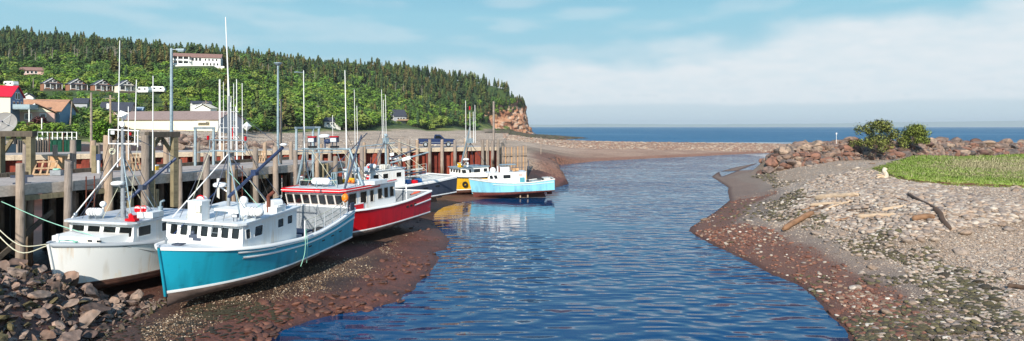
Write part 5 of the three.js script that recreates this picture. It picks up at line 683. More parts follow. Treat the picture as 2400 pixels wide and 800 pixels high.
// ---------------------------------------------------------------- cliff at the end of the hill
{
  const rows = [], plan = [[1112, 636, 9], [1132, 652, 17], [1150, 664, 28], [1165, 668, 32], [1180, 674, 32], [1195, 682, 32], [1208, 690, 36], [1218, 697, 39], [1226, 706, 37], [1232, 714, 31], [1237, 724, 22], [1241, 736, 13], [1238, 765, 10], [1222, 800, 8]];
  const cv = new THREE.CatmullRomCurve3(plan.map(([px, d, h]) => V((px - 1200) / FOC * d, h, -d)));
  for (let i = 0; i <= 110; i++) {
    const p = cv.getPoint(i / 110), q = cv.getTangent(i / 110), n = V(-q.z, 0, q.x); if (n.z < 0 && n.x < 0) n.negate(); n.normalize(); if (n.z < -0.2 && i < 90) n.negate(); const row = [];
    for (let k = 0; k <= 56; k++) { const v = k / 56, y = lerp(1.5, p.y + 1, v), nn = fbm(i * 0.12, v * 7, 5), rid = Math.abs(fbm(i * 0.22 + 5, v * 4 + 2, 4) - 0.5) * 2, ledge = fbm(i * 0.03 + 20, v * 16, 3), off = 7.5 * (1 - v) * (1 - v) + 8 * (nn - 0.5) - 7 * (1 - rid) * 0.5 + 2.2 * (ledge - 0.5) + 1; row.push(V(p.x + n.x * off, y + (ledge - 0.5) * 0.8, p.z + n.z * off)); }
    rows.push(row);
  }
  const g = quadMesh(rows), P = g.attributes.position, col = new Float32Array(P.count * 3);
  for (let i = 0; i < P.count; i++) { const x = P.getX(i), y = P.getY(i), z = P.getZ(i), n = fbm(x * 0.12, y * 0.2 + z * 0.1, 4), m = fbm(x * 0.3 + 40, y * 0.5, 4); let c = mixc(L3(186, 138, 106), L3(150, 102, 78), sstep(0.4, 0.6, n)); c = mixc(c, L3(206, 186, 166), sstep(0.55, 0.7, m) * 0.7); c = mixc(c, L3(96, 74, 64), sstep(0.62, 0.72, fbm(x * 0.08, y * 0.08 + 3, 4)) * 0.7); c = mixc(c, C.shrub, sstep(0.58, 0.66, fbm(x * 0.1 + 70, y * 0.09, 3)) * sstep(14, 30, y) * 0.9); col.set(c, i * 3); }
  g.setAttribute('color', new THREE.BufferAttribute(col, 3));
  tag(obj('cliff', g, new THREE.MeshStandardMaterial({ vertexColors: true, roughness: 0.95, bumpMap: rep(T.rockB, 0.06), bumpScale: 1.2, side: THREE.DoubleSide })), null, null, null, 'structure');
}
// ---------------------------------------------------------------- houses
const roofBrown = std([146, 112, 102], 0.9, rep(T.shingle, 0.25)), roofTan = std([186, 140, 110], 0.9, rep(T.shingle, 0.25)), roofDark = std([64, 68, 80], 0.9, rep(T.shingle, 0.25)), roofRed = std([216, 24, 52], 0.6), sidingWhite = std([236, 234, 228], 0.8), sidingBrown = std([150, 104, 80], 0.85), sidingBlue = std([116, 148, 176], 0.8), sidingCream = std([232, 222, 200], 0.8), sidingGrey = std([176, 178, 184], 0.8), sidingPink = std([206, 170, 160], 0.8);
// gabled house; base point seen at px, py from d; gx: the gable faces the front (true) or the side
function house(name, label, px, py, d, turn, w, dep, eave, ridge, wallM, roofM, o = {}) {
  const b = at(px, py, d), t = thing(name, label, o.cat || 'house', [b.x, b.y, b.z], turn, o.group), sink = o.sink ?? 5, ov = o.ov ?? 0.4;
  const g = o.gable, W = g ? w : dep, D = g ? dep : w;      // W: width across the gable, D: length along the ridge
  const sh = new THREE.Shape([[-W / 2, -sink], [W / 2, -sink], [W / 2, eave], [0, ridge], [-W / 2, eave]].map((p) => new THREE.Vector2(...p))), bg = new THREE.ExtrudeGeometry(sh, { depth: D, bevelEnabled: false }); bg.translate(0, 0, -D / 2); if (!g) bg.rotateY(Math.PI / 2); const wall = obj('wall', [boxUV(bg)], wallM, t);
  const sl = Math.hypot(W / 2, ridge - eave), an = Math.atan2(ridge - eave, W / 2);
  for (const s of [-1, 1]) { const p = new THREE.BoxGeometry(sl + ov, 0.16, D + 2 * ov); p.translate(-ov / 2 - sl / 2, 0.1, 0); p.rotateZ(an); if (s > 0) p.rotateY(Math.PI); p.translate(0, ridge + 0.03, 0); const q = boxUV(p); if (!g) q.rotateY(Math.PI / 2); obj('roof', [q], roofM, t); }
  if (g) for (const s of [-1, 1]) { const q = xf(bx(sl + ov, 0.26, 0.08, -(sl + ov) / 2, -0.05, 0), [0, ridge + 0.05, D / 2 + ov + 0.045], [0, 0, an]); if (s > 0) q.scale(-1, 1, 1); obj('barge_board', [q], M.whiteClean, t); }
  for (const [x0, x1, y0, y1, face = 'f', m = M.glass] of o.wins || []) {     // windows on the front (f) or the side seen (r, l)
    const ww = x1 - x0, hh = y1 - y0, z = face === 'f' ? (g ? D / 2 : W / 2) : 0, X = face === 'f' ? 0 : (face === 'r' ? 1 : -1) * (g ? W / 2 : D / 2);
    const f = face === 'f' ? bx(ww + 0.3, hh + 0.3, 0.1, (x0 + x1) / 2, (y0 + y1) / 2, z + 0.051) : bx(0.1, hh + 0.3, ww + 0.3, X + Math.sign(X) * 0.051, (y0 + y1) / 2, (x0 + x1) / 2);
    const p = face === 'f' ? bx(ww, hh, 0.06, (x0 + x1) / 2, (y0 + y1) / 2, z + 0.085) : bx(0.06, hh, ww, X + Math.sign(X) * 0.085, (y0 + y1) / 2, (x0 + x1) / 2);
    const fr = obj('window', [f], M.whiteClean, t); obj('pane', [p], m, fr);
  }
  return t;
}
const win = (n, x0, x1, y0, y1, k = 0.6) => Array.from({ length: n }, (_, i) => { const s = (x1 - x0) / n; return [x0 + i * s + s * (1 - k) / 2, x0 + (i + 1) * s - s * (1 - k) / 2, y0, y1]; });
[[118, 210, 'leftmost of the four brown gabled chalets on the hillside'], [177, 212, 'second from the left of the four brown gabled chalets'], [235, 214, 'third from the left of the four brown gabled chalets'], [291, 215, 'rightmost of the four brown gabled chalets on the hillside']].forEach(([px, py, lab], i) => {
  const t = house('chalet', lab, px, py, 290, 0.8, 6.6, 7.5, 2.7, 5.0, i === 3 ? sidingCream : sidingBrown, roofDark, { gable: true, wins: [[-2.6, -1.2, 0.7, 2], [1.0, 2.5, 0.7, 2], [-1.5, -0.2, 3.2, 4.1], [0.2, 1.5, 3.2, 4.1]], group: 'chalets in a row on the hillside' });
  obj('porch_roof', [bx(7.0, 0.16, 2.0, 0, 2.5, 4.8, 0, 0.22)], roofDark, t); for (const x of [-3.2, -1.1, 1.1, 3.2]) obj('porch_post', [bx(0.2, 2.4, 0.2, x, 1.2, 5.6)], M.whiteClean, t); obj('door', [bx(0.95, 2, 0.1, 0, 1.0, 3.81)], M.whiteClean, t); obj('porch_floor', [bx(6.8, 1.4, 2.2, 0, -0.7, 4.9)], M.darkTimber, t);
});
house('bungalow', 'low brown roofed bungalow above the chalets on the left', 80, 177, 375, 0.3, 12, 7.5, 2.8, 4.6, sidingPink, roofBrown, { ov: 0.8, wins: [...win(4, -5, 3, 0.9, 2.2), [-1.5, 2.2, 0.6, 2.6, 'r']] });
{
  const t = house('lodge', 'long white two storey lodge with brown roof high on the hill', 464, 156, 425, 0.3, 28.5, 11, 5.6, 8.4, sidingWhite, roofBrown, { ov: 0.7, wins: [...win(3, -3.5, 3.0, 3.2, 5.0), ...win(4, 4, 13, 3.4, 4.8, 0.4), ...win(5, 3, 13.5, 0.5, 2.0, 0.45)] });
  for (const y of [0.2, 3.0]) { obj('balcony', [bx(10, 0.2, 2.4, -9.2, y, 6.8)], M.whiteClean, t); obj('balcony_rail', [bx(10, 0.7, 0.1, -9.2, y + 0.55, 8.0)], M.whiteClean, t); for (const x of [-12.6, -9.6, -6.6]) obj('balcony_window', [bx(2.2, 1.9, 0.1, x, y + 1.3, 5.56)], M.glass, t); } for (const x of [-14.1, -10.8, -7.6, -4.3]) obj('column', [bx(0.5, 7.6, 0.4, x, 1.7, 8.1)], M.whiteClean, t); obj('balcony_roof', [bx(11, 0.3, 3.4, -9.2, 5.75, 6.9)], roofBrown, t); obj('terrace_wall', [bx(30, 3, 0.6, 2, -1.6, 8.8)], sidingWhite, t);
}
{
  const t = house('harbour_shed', 'long cream warehouse with brown roof and grey gable behind the masts', 424, 304, 190, -0.19, 33, 12, 2.9, 5.3, sidingCream, std([150, 130, 124], 0.9, rep(T.shingle, 0.25)), { cat: 'warehouse', ov: 0.5, sink: 2, wins: [[-2, -0.5, 1.4, 2.6, 'r']] });
  obj('gable_cladding', [(() => { const s = new THREE.Shape([[-6, -1], [6, -1], [6, 2.9], [0, 5.25], [-6, 2.9]].map((p) => new THREE.Vector2(...p))), g = new THREE.ExtrudeGeometry(s, { depth: 0.08, bevelEnabled: false }); g.rotateY(Math.PI / 2); g.translate(16.52, 0, 0); return boxUV(g); })()], sidingGrey, t); obj('wall_vent', [bar(V(16.6, 2.4, 1), V(16.75, 2.4, 1), 0.4, 0.4, 12)], M.black, t); obj('white_awning', [bx(3.6, 0.3, 1.5, 12, 2.2, 6.8)], M.whiteClean, t);
}
{ const t = house('red_roof_house', 'tall house with bright red roof cut by the left edge', -14, 275, 152, 0.3, 9, 7, 4.9, 7.4, sidingCream, roofRed, { wins: [[-1.2, -0.4, 4.4, 5.8, 'r'], [0.2, 1.0, 4.4, 5.8, 'r'], [-2.6, -1.8, 2.4, 3.7, 'r'], [-0.6, 0.2, 2.4, 3.7, 'r'], [1.4, 2.2, 2.4, 3.7, 'r'], [1, 2.2, 2.2, 3.6]] }); obj('gable_cladding', [(() => { const s = new THREE.Shape([[-3.5, -2], [3.5, -2], [3.5, 4.9], [0, 7.35], [-3.5, 4.9]].map((p) => new THREE.Vector2(...p))), g = new THREE.ExtrudeGeometry(s, { depth: 0.03, bevelEnabled: false }); g.rotateY(Math.PI / 2); g.translate(4.51, 0, 0); return boxUV(g); })()], std([116, 134, 164], 0.8), t); obj('deck', [bx(3.6, 0.25, 6, 6.4, 2.0, 0)], M.galv, t); obj('deck_rail', [bx(0.1, 0.9, 6, 8.15, 2.6, 0), bx(3.5, 0.9, 0.1, 6.4, 2.6, 3)], M.galv, t); for (const z of [-2.8, 2.8]) obj('deck_post', [bx(0.2, 3, 0.2, 8, 0.4, z)], M.whiteClean, t); }
house('tan_roof_house', 'low house with tan roof and blue gable beside the red roof house', 102, 284, 165, 0.22, 11, 9, 2.6, 5.4, sidingBlue, roofTan, { ov: 0.6, wins: [[-4, -2.4, 0.8, 2.2], [2, 3.4, 0.8, 2.2]] });
{ const t = house('house_wing', 'white gable wing in front of the tan roof house', 84, 286, 158, 0.55, 7.6, 4, 2.4, 4.4, sidingPink, roofTan, { gable: true, wins: [[-2, -0.8, 0.7, 1.9], [1, 2, 0.7, 1.9]] }); obj('gable_panel', [(() => { const s = new THREE.Shape([[-3.8, 2.4], [3.8, 2.4], [0, 4.4]].map((p) => new THREE.Vector2(...p))), g = new THREE.ExtrudeGeometry(s, { depth: 0.08, bevelEnabled: false }); g.translate(0, 0, 2.01); return boxUV(g); })()], M.cream, t); }
house('white_cottage', 'small white cottage with grey roof at the edge of the beach', 773, 296, 350, 0.75, 9.5, 6, 2.6, 4.6, sidingWhite, roofDark, { gable: false, wins: win(3, -4, 4, 0.9, 2) });
{ const t = house('dark_cottage', 'cottage with steep dark roof among the conifers above the beach', 932, 283, 470, 0.7, 10, 7.5, 3.4, 8, sidingGrey, roofDark, { ov: 0.7, wins: [[-2, 2, 0.8, 3, 'l'], ...win(3, -3, 4, 0.8, 2.2)] }); obj('porch', [bx(9, 0.2, 3, 1, 0.1, 5)], M.paleTimber, t); obj('porch_rail', [bx(9, 0.9, 0.1, 1, 0.7, 6.4)], M.paleTimber, t); }
house('white_shed', 'small white shed with dark roof behind the red roof house', 66, 246, 235, 0.5, 3.4, 4, 3, 4.2, sidingWhite, roofDark, { gable: true, cat: 'shed' });
house('dark_roof_house', 'house showing its dark roof behind the second utility pole', 276, 270, 205, 0.3, 8.5, 8, 1.2, 4.0, sidingPink, roofDark, { wins: win(2, -3, 3, 0.2, 1) });
house('dark_shed', 'dark roofed shed in the shrubs below the chalets', 190, 247, 245, 0.4, 4.4, 4, 0.8, 2.6, sidingGrey, roofDark, { cat: 'shed' });
house('blue_shed', 'little blue grey shed beside the house with dark roof', 318, 268, 210, 0.3, 4, 3, 1.4, 2.2, sidingBlue, std([150, 168, 184], 0.7), { cat: 'shed' });
house('white_house', 'white house peeping over the warehouse roof', 470, 260, 245, 0.6, 6.5, 6, 2.6, 3.6, sidingWhite, roofDark, { wins: win(2, -2.6, 2.6, 0.9, 2) }); house('white_gable_house', 'white gable right behind the warehouse ridge', 482, 262, 228, 0, 5.5, 5, 1.2, 2.6, sidingWhite, sidingCream, { gable: true });
function camper(label, px, py, d, turn) { const b = at(px, py, d), t = thing('camper_trailer', label, 'camper', [b.x, b.y, b.z], turn, 'campers parked on the hillside'); const s = new THREE.Shape([[-2.9, 0.5], [2.6, 0.5], [2.9, 1.4], [2.6, 2.7], [-2.6, 2.8], [-2.9, 2.4]].map((p) => new THREE.Vector2(...p))), g = new THREE.ExtrudeGeometry(s, { depth: 2.2, bevelEnabled: true, bevelSize: 0.1, bevelThickness: 0.1, bevelSegments: 2 }); g.translate(0, 0, -1.1); obj('body', [boxUV(g)], M.whiteClean, t); for (const [x, w] of [[-1.6, 1.2], [1.2, 0.9]]) obj('window', [bx(w, 0.7, 0.06, x, 1.9, 1.23)], M.glass, t); obj('door', [bx(0.7, 1.7, 0.06, 0, 1.45, 1.23)], M.roofWhite, t); for (const z of [-1, 1]) obj('wheel', [xf(clean(new THREE.CylinderGeometry(0.36, 0.36, 0.25, 14)), [0.3, 0.36, z], [Math.PI / 2, 0, 0])], M.rubber, t); obj('jack_post', [bx(0.2, 2.6, 0.2, -2.4, -0.8, 0)], M.darkSteel, t); }
camper('white camper at the left edge beside the chalets', 25, 206, 280, -0.3); camper('white camper just right of the chalets', 338, 219, 290, -0.2); camper('white camper farthest right, half hidden by shrubs', 371, 217, 300, 0.2);
{ const b = at(202, 212, 292), t = thing('parked_car', 'small white car parked between the second and third chalet', 'car', [b.x, b.y, b.z], 0.3); obj('body', [prism([[-2.1, -0.8], [2.1, -0.8], [2.1, 0.8], [-2.1, 0.8]], 0.3, 0.95)], M.whiteClean, t); obj('cabin', [prism([[-1.3, -0.7], [1.0, -0.7], [1.0, 0.7], [-1.3, 0.7]], 0.95, 1.5)], M.glass, t); for (const [x, z] of [[-1.3, 0.7], [1.3, 0.7], [-1.3, -0.7], [1.3, -0.7]]) obj('wheel', [xf(clean(new THREE.CylinderGeometry(0.32, 0.32, 0.2, 12)), [x, 0.32, z], [Math.PI / 2, 0, 0])], M.rubber, t); }
// utility poles
for (const [px, base, top, d, r, lab, arm] of [[213, 332, 217, 112, 0.22, 'tall bare wooden pole behind the white boat bow', 0], [258, 302, 223, 150, 0.24, 'wooden utility pole with transformer left of the antenna', 1], [163, 290, 238, 160, 0.2, 'slightly leaning wooden pole beside the tan roof house', 0], [77, 211, 184, 275, 0.2, 'small pole on the slope left of the chalets', 0], [97, 318, 277, 120, 0.12, 'short white pole by the white railing', 0], [1157, 392, 238, 100, 0.2, 'tall pale pole at the right end of the quay', 0], [482, 262, 235, 230, 0.16, 'distant utility pole behind the warehouse', 1], [745, 290, 246, 350, 0.2, 'utility pole on the slope above the white cottage', 1], [1268, 372, 321, 150, 0.1, 'thin marker stake on the flats right of the log fence', 0]]) {
  const b = at(px, base, d); const t = thing('utility_pole', lab, 'pole', [b.x, b.y - 1.5, b.z]); const h = hTop(top, d) - b.y + 1.5; obj('pole', [bar(V(0, 0, 0), V(px === 163 ? 0.5 : 0, h, 0), r, r * 0.8, 8)], px === 97 ? M.whiteClean : M.pile[px % 4], t); if (arm) { obj('crossarm', [bx(2.2, 0.16, 0.14, 0, h - 0.8, 0.2)], M.pile[1], t); if (px === 258) obj('transformer', [bar(V(-0.45, h - 3.2, 0.1), V(-0.45, h - 2.0, 0.1), 0.35, 0.35, 10)], M.whiteClean, t); }
}
{ const a = at(258, 226, 150), b = at(482, 240, 230), c = at(-60, 205, 150); const sag = (p, q, k) => tube([p, p.clone().lerp(q, 0.3).add(V(0, -k * 0.84, 0)), p.clone().lerp(q, 0.5).add(V(0, -k, 0)), p.clone().lerp(q, 0.7).add(V(0, -k * 0.84, 0)), q], 0.035, 4, 24); tag(obj('power_line', [sag(a, b, 2)], M.darkSteel), 'power line running right from the pole with transformer', 'cable'); tag(obj('power_line', [sag(c, a, 2)], M.darkSteel), 'power line running left from the pole with transformer', 'cable'); }
// ---------------------------------------------------------------- pickup truck on the quay
{
  const b = at(1024, 345, 100), t = thing('pickup_truck', 'dark blue pickup truck parked on the quay facing right', 'truck', [b.x, QY + 0.035, b.z], 0.12);
  const navy = new THREE.MeshPhysicalMaterial({ color: rgb(22, 42, 84), roughness: 0.3, clearcoat: 0.8, clearcoatRoughness: 0.08 });
  const ext = (pts, z0, z1, bev = 0.05) => { const s = new THREE.Shape(pts.map((p) => new THREE.Vector2(...p))), g = new THREE.ExtrudeGeometry(s, { depth: z1 - z0 - 2 * bev, bevelEnabled: true, bevelSize: bev, bevelThickness: bev, bevelSegments: 2 }); g.translate(0, 0, z0 + bev); return boxUV(g); };
  const arch = (x) => { const r = []; for (let i = 0; i <= 8; i++) { const a = Math.PI * (1 - i / 8); r.push([x + Math.cos(a) * 0.48, 0.45 + Math.sin(a) * 0.48]); } return r.map(([p, q]) => [p, Math.max(q, 0.5)]); };
  obj('body', [ext([[-2.85, 0.55], ...arch(-1.75), ...arch(1.75), [2.75, 0.5], [2.85, 0.8], [2.78, 1.1], [2.5, 1.18], [1.1, 1.24], [-2.85, 1.24]], -0.95, 0.95)], navy, t);
  obj('cab', [ext([[-0.45, 1.24], [1.15, 1.24], [0.45, 1.86], [-0.3, 1.88]], -0.82, 0.82, 0.06)], navy, t);
  obj('side_window', [ext([[-0.3, 1.3], [0.85, 1.3], [0.38, 1.76], [-0.22, 1.78]], 0.8, 0.835, 0.005)], M.glass, t); obj('side_window', [ext([[-0.3, 1.3], [0.85, 1.3], [0.38, 1.76], [-0.22, 1.78]], -0.835, -0.8, 0.005)], M.glass, t);
  obj('windscreen', [xf(bx(0.03, 0.78, 1.45), [0.9, 1.56, 0], [0, 0, 0.84])], M.glass, t); obj('rear_window', [bx(0.03, 0.4, 1.3, -0.46, 1.58, 0)], M.glass, t);
  obj('truck_bed', [bx(2.2, 0.06, 1.6, -1.6, 1.252, 0)], M.black, t); obj('bed_rail', [bx(2.3, 0.08, 0.1, -1.65, 1.28, 0.88)], M.black, t); obj('bed_rail', [bx(2.3, 0.08, 0.1, -1.65, 1.28, -0.88)], M.black, t);
  for (const [x, z] of [[-1.75, 0.8], [1.75, 0.8], [-1.75, -0.8], [1.75, -0.8]]) { const w = obj('wheel', [xf(clean(new THREE.CylinderGeometry(0.4, 0.4, 0.28, 20)), [x, 0.4, z], [Math.PI / 2, 0, 0])], M.rubber, t); obj('rim', [xf(clean(new THREE.CylinderGeometry(0.23, 0.23, 0.3, 14)), [x, 0.4, z], [Math.PI / 2, 0, 0])], M.steel, w); }
  for (const z of [-0.8, 0.8]) { obj('tail_light', [bx(0.06, 0.36, 0.16, -2.88, 0.98, z)], M.redGlass, t); obj('headlight', [bx(0.08, 0.16, 0.3, 2.83, 0.93, z * 0.9)], M.lampGlass, t); } obj('bumper', [bx(0.2, 0.2, 1.85, -2.95, 0.55, 0)], M.steel, t); obj('bumper', [bx(0.2, 0.2, 1.85, 2.9, 0.52, 0)], M.steel, t); obj('trim_strip', [bx(5.2, 0.05, 0.02, 0, 0.72, 0.955)], M.steel, t); obj('mirror', [bx(0.1, 0.2, 0.24, 0.75, 1.36, 1.0)], M.black, t);
}
// ---------------------------------------------------------------- trees
const leafMat = (c, tr = 0.25) => new THREE.MeshPhysicalMaterial({ color: rgb(...c), roughness: 0.9, side: THREE.DoubleSide, vertexColors: true });
function leafGeo(list) { const pos = [], nor = [], col = []; for (const [a, b, c, n, k] of list) { for (const p of [a, b, c]) { pos.push(p.x, p.y, p.z); nor.push(n.x, n.y, n.z); col.push(k, k, k); } } const g = new THREE.BufferGeometry(); g.setAttribute('position', new THREE.Float32BufferAttribute(pos, 3)); g.setAttribute('normal', new THREE.Float32BufferAttribute(nor, 3)); g.setAttribute('uv', new THREE.Float32BufferAttribute(new Float32Array(pos.length / 3 * 2), 2)); g.setAttribute('color', new THREE.Float32BufferAttribute(col, 3)); return g; }
function conifer(seed) {                                // crown for a tree 1 unit high, bare below
  const r = rng(seed), L = [], base = 0.18 + r() * 0.22, n = 15; for (let i = 0; i < n; i++) { const t = i / n, y = lerp(base, 0.985, t), R = 0.2 * Math.pow(1 - t, 0.8) * (0.8 + r() * 0.4) + 0.012, m = 8; for (let k = 0; k < m; k++) { const a = r() * 6.28, q = R * (0.6 + r() * 0.6), dx = Math.cos(a), dz = Math.sin(a), dr = 0.05 + 0.05 * (1 - t), w = 0.028 + q * 0.24, T0 = V(0, y + 0.03, 0), T1 = V(dx * q, y - dr * r() * 1.5, dz * q), s = V(-dz * w, 0, dx * w), mid = V(dx * q * 0.55, y - dr * 0.1, dz * q * 0.55), kk = 0.7 + r() * 0.6, nn = V(dx * 0.7, 0.7, dz * 0.7).normalize(); L.push([T0, mid.clone().add(s), T1, nn, kk], [T0, T1, mid.clone().sub(s), nn, kk]); } } return leafGeo(L);
}
function broad(seed, n = 420, flatT = 0.8) {            // crown of leaf clumps for a tree 1 unit high
  const r = rng(seed), L = [], cl = []; for (let i = 0; i < 15; i++) { const a = r() * 6.28, q = Math.sqrt(r()) * 0.34, y = 0.3 + r() * 0.52; cl.push(V(Math.cos(a) * q * (1.1 - Math.abs(y - 0.5)), y, Math.sin(a) * q * (1.1 - Math.abs(y - 0.5)))); } for (let i = 0; i < n; i++) { const c = cl[i % cl.length], d = V(r() - 0.5, r() - 0.5, r() - 0.5).normalize(), rad = 0.17 * (0.55 + 0.5 * r()), p = c.clone().addScaledVector(d, rad), u = V(r() - 0.5, r() - 0.5, r() - 0.5).cross(d).normalize(), v = d.clone().cross(u), s = 0.034 + r() * 0.03, kk = 0.7 + r() * 0.6, n2 = d.clone().add(V(0, 0.3, 0)).normalize(); L.push([p.clone().addScaledVector(u, s), p.clone().addScaledVector(v, s), p.clone().addScaledVector(u, -s), n2, kk], [p.clone().addScaledVector(u, s), p.clone().addScaledVector(u, -s), p.clone().addScaledVector(v, -s * 0.8), n2, kk]); } return leafGeo(L);
}
const cone = [1, 2, 3, 4].map((k) => conifer(k * 7)), bush = [1, 2, 3, 4].map((k) => broad(k * 13)), bare = [bar(V(0, -0.15, 0), V(0, 0.94, 0), 0.014, 0.004, 5)], stem = [mergeGeometries([bar(V(0, -0.2, 0), V(0.01, 0.5, 0.01), 0.02, 0.01, 5), bar(V(0.01, 0.3, 0), V(0.16, 0.62, 0.06), 0.01, 0.005, 4), bar(V(0.005, 0.26, 0), V(-0.15, 0.6, -0.08), 0.01, 0.005, 4)])];
const trunkMat = std([122, 108, 98], 0.95), trunkPale = std([168, 156, 142], 0.95);
const coneM = [[70, 92, 46], [88, 100, 46], [106, 100, 54], [60, 84, 50]].map((c) => leafMat(c)), bushM = [[108, 138, 42], [88, 118, 38], [126, 142, 58], [70, 100, 40]].map((c) => leafMat(c));
const keepOff = [[80, 375, 30, 12], [464, 425, 62, 16], [932, 470, 24, 12], [773, 350, 30, 10], [118, 290, 26, 10], [177, 290, 26, 10], [235, 290, 26, 10], [291, 290, 26, 10], [338, 290, 14, 6], [371, 300, 14, 6], [25, 280, 14, 6], [66, 235, 16, 8], [190, 245, 16, 8], [276, 205, 32, 10], [470, 245, 30, 10], [405, 190, 150, 14], [96, 165, 62, 10], [0, 150, 46, 10], [318, 210, 16, 8]];
// lines of sight that the photograph keeps open: [column from, to, lowest row of the thing, nearer than]
const open = [[46, 112, 179, 374], [404, 526, 158, 424], [910, 952, 284, 468], [750, 800, 298, 348], [92, 140, 212, 289], [150, 200, 214, 289], [208, 256, 214, 289], [264, 314, 217, 289], [324, 352, 220, 288], [356, 386, 216, 298], [12, 38, 207, 279], [300, 560, 305, 189], [44, 154, 284, 160], [0, 44, 276, 149], [54, 78, 247, 234], [180, 202, 248, 244], [250, 302, 272, 204], [448, 494, 263, 228]];
const zone = (t) => { const px = 1200 + FOC * t.x / t.d, d = t.d; return px < 0 ? ' beyond the left edge of the hillside' : px < 320 ? (d < 200 ? ' in the hedge behind the red roof house' : d < 285 ? ' on the bank below the chalets' : d < 380 ? ' behind the row of chalets' : ' on the ridge high above the chalets') : px < 560 ? (d < 290 ? ' behind the long warehouse' : d < 425 ? ' on the slope below the white lodge' : ' in the wood behind the white lodge') : px < 700 ? (d < 420 ? ' low on the slope right of the warehouse' : ' high on the slope right of the lodge') : px < 860 ? (d < 480 ? ' behind the small white cottage' : ' on the ridge above the white cottage') : px < 1020 ? (d < 560 ? ' beside the cottage with steep dark roof' : ' on the ridge above the dark roofed cottage') : ' near the cliff at the end of the hill'; };
const trees = [];
{
  const r = rng(77);
  for (let i = 0; i < 60000 && trees.length < 9000; i++) {
    const px = lerp(-240, 1228, r()), d = Math.sqrt(lerp(118 * 118, 762 * 762, r())), x = (px - 1200) / FOC * d, z = -d, h = hillH(px, d);
    const edge = px < 0 ? 118 : table([[0, 118], [250, 122], [290, 205], [560, 208], [640, 268], [800, 342], [960, 452], [1000, 482], [1100, 572], [1160, 680], [1205, 700], [1222, 709]], px); if (d < edge) continue;
    if (px > 1150 && h < 25) continue;
    if (keepOff.some(([kx, kd, wpx, dd]) => Math.abs(px - kx) < wpx && Math.abs(d - kd) < dd)) continue;
    const n = fbm(x * 0.012, z * 0.012 + 5, 3), up = h / (px < 500 ? 60 : 46), lawn = d > 276 && d < 300 && px < 400 && px > 10; if (lawn && (r() > 0.2 || d < 292)) continue;
    const pc = px < 560 ? sstep(0.74, 0.92, up + (n - 0.5) * 0.9) * 0.95 + 0.05 + (px > 0 && px < 420 && d > 225 && d < 276 ? 0.12 : 0) : sstep(0.38, 0.56, n) * 0.4 + sstep(0.5, 1.0, up) * 0.5 + sstep(850, 1130, px) * 0.3;
    const con = r() < pc; let H = con ? 6.5 + r() * 7.5 + (r() < 0.14 ? 4.5 : 0) : (px < 560 && d > 200 ? 3.5 + r() * 4.5 : 5 + r() * 6); if (d < 280) H *= d < 170 ? 0.42 : 0.62; if (px > 1140) H *= 0.8;
    const topRow = HOR - (h + H - EYE) / d * FOC; if (open.some(([a, b, low, near]) => px > a - H * 0.25 / d * FOC && px < b + H * 0.25 / d * FOC && d < near && topRow < low)) { if (con) continue; const need = (HOR - open.filter(([a, b, low, near]) => px > a - H * 0.25 / d * FOC && px < b + H * 0.25 / d * FOC && d < near).reduce((m, q) => Math.max(m, q[2]), 0)) * d / FOC + EYE - h; if (need < 1.2) continue; H = Math.min(H, need); }
    if (d > 640 && r() < 0.25) continue;
    trees.push({ x, z, y: LAND.h(x, z), H, con, d, k: Math.floor(r() * 4), m: Math.floor(r() * 4), a: r() * 6.28, w: con ? 0.7 + r() * 0.7 : 1.15 + r() * 0.5, pale: r(), tone: 0.6 + r() * 0.75 });
  }
}
{ // trees draped over the cliff's edge
  const r = rng(88), rim = [[1132, 652, 17], [1150, 664, 28], [1165, 668, 32], [1180, 674, 32], [1195, 682, 32], [1208, 690, 36], [1218, 697, 39], [1226, 706, 37], [1230, 711, 33]];
  for (let i = 0; i < 190; i++) { const t = r() * 7.99, k = Math.floor(t), f = t - k, px = lerp(rim[k][0], rim[k + 1][0], f), d0 = lerp(rim[k][1], rim[k + 1][1], f), h = lerp(rim[k][2], rim[k + 1][2], f), d = d0 - 3 + r() * 26, x = (px - 2 * r() - 1200) / FOC * d, low = r() < 0.35 && px < 1212; trees.push({ x, z: -d, y: low ? h - 1 - r() * 9 : Math.max(h - 1, LAND.h(x, -d) - 1), H: low ? 3 + r() * 3 : px > 1200 ? 4 + r() * 4 : 6 + r() * 6, con: (px > 1205 || r() < 0.7) && !low, d, k: i % 4, m: (i >> 2) % 4, a: r() * 6, w: 0.9 + r() * 0.4, pale: r(), tone: 0.7 + r() * 0.5 }); }
}
{ // dead grey trees at the foot of the upper wood
  const r = rng(90); for (let i = 0; i < 34; i++) { const px = i < 24 ? lerp(5, 330, r()) : lerp(560, 1000, r()), d = i < 24 ? lerp(432, 470, r()) : table([[560, 450], [1000, 610]], px), x = (px - 1200) / FOC * d, t = thing('dead_tree', 'bare pale grey tree trunk at the ' + (i < 24 ? 'lower edge of the wood above the chalets' : 'middle of the wooded slope right of the lodge'), 'tree', [x, LAND.h(x, -d), -d], r() * 6, 'bare grey trees on the hill'), H = 10 + r() * 5; obj('trunk', [bar(V(0, -1, 0), V((r() - 0.5) * 1.2, H, 0), 0.28, 0.08, 6)], trunkPale, t); const br = []; for (let k = 0; k < 7; k++) { const y = H * (0.35 + 0.09 * k), a = r() * 6.28, l = 1 + r() * 2; br.push(bar(V(0, y, 0), V(Math.cos(a) * l, y + l * 0.7, Math.sin(a) * l), 0.1, 0.04, 4)); } obj('branches', br, trunkPale, t).userData.kind = 'stuff'; }
}
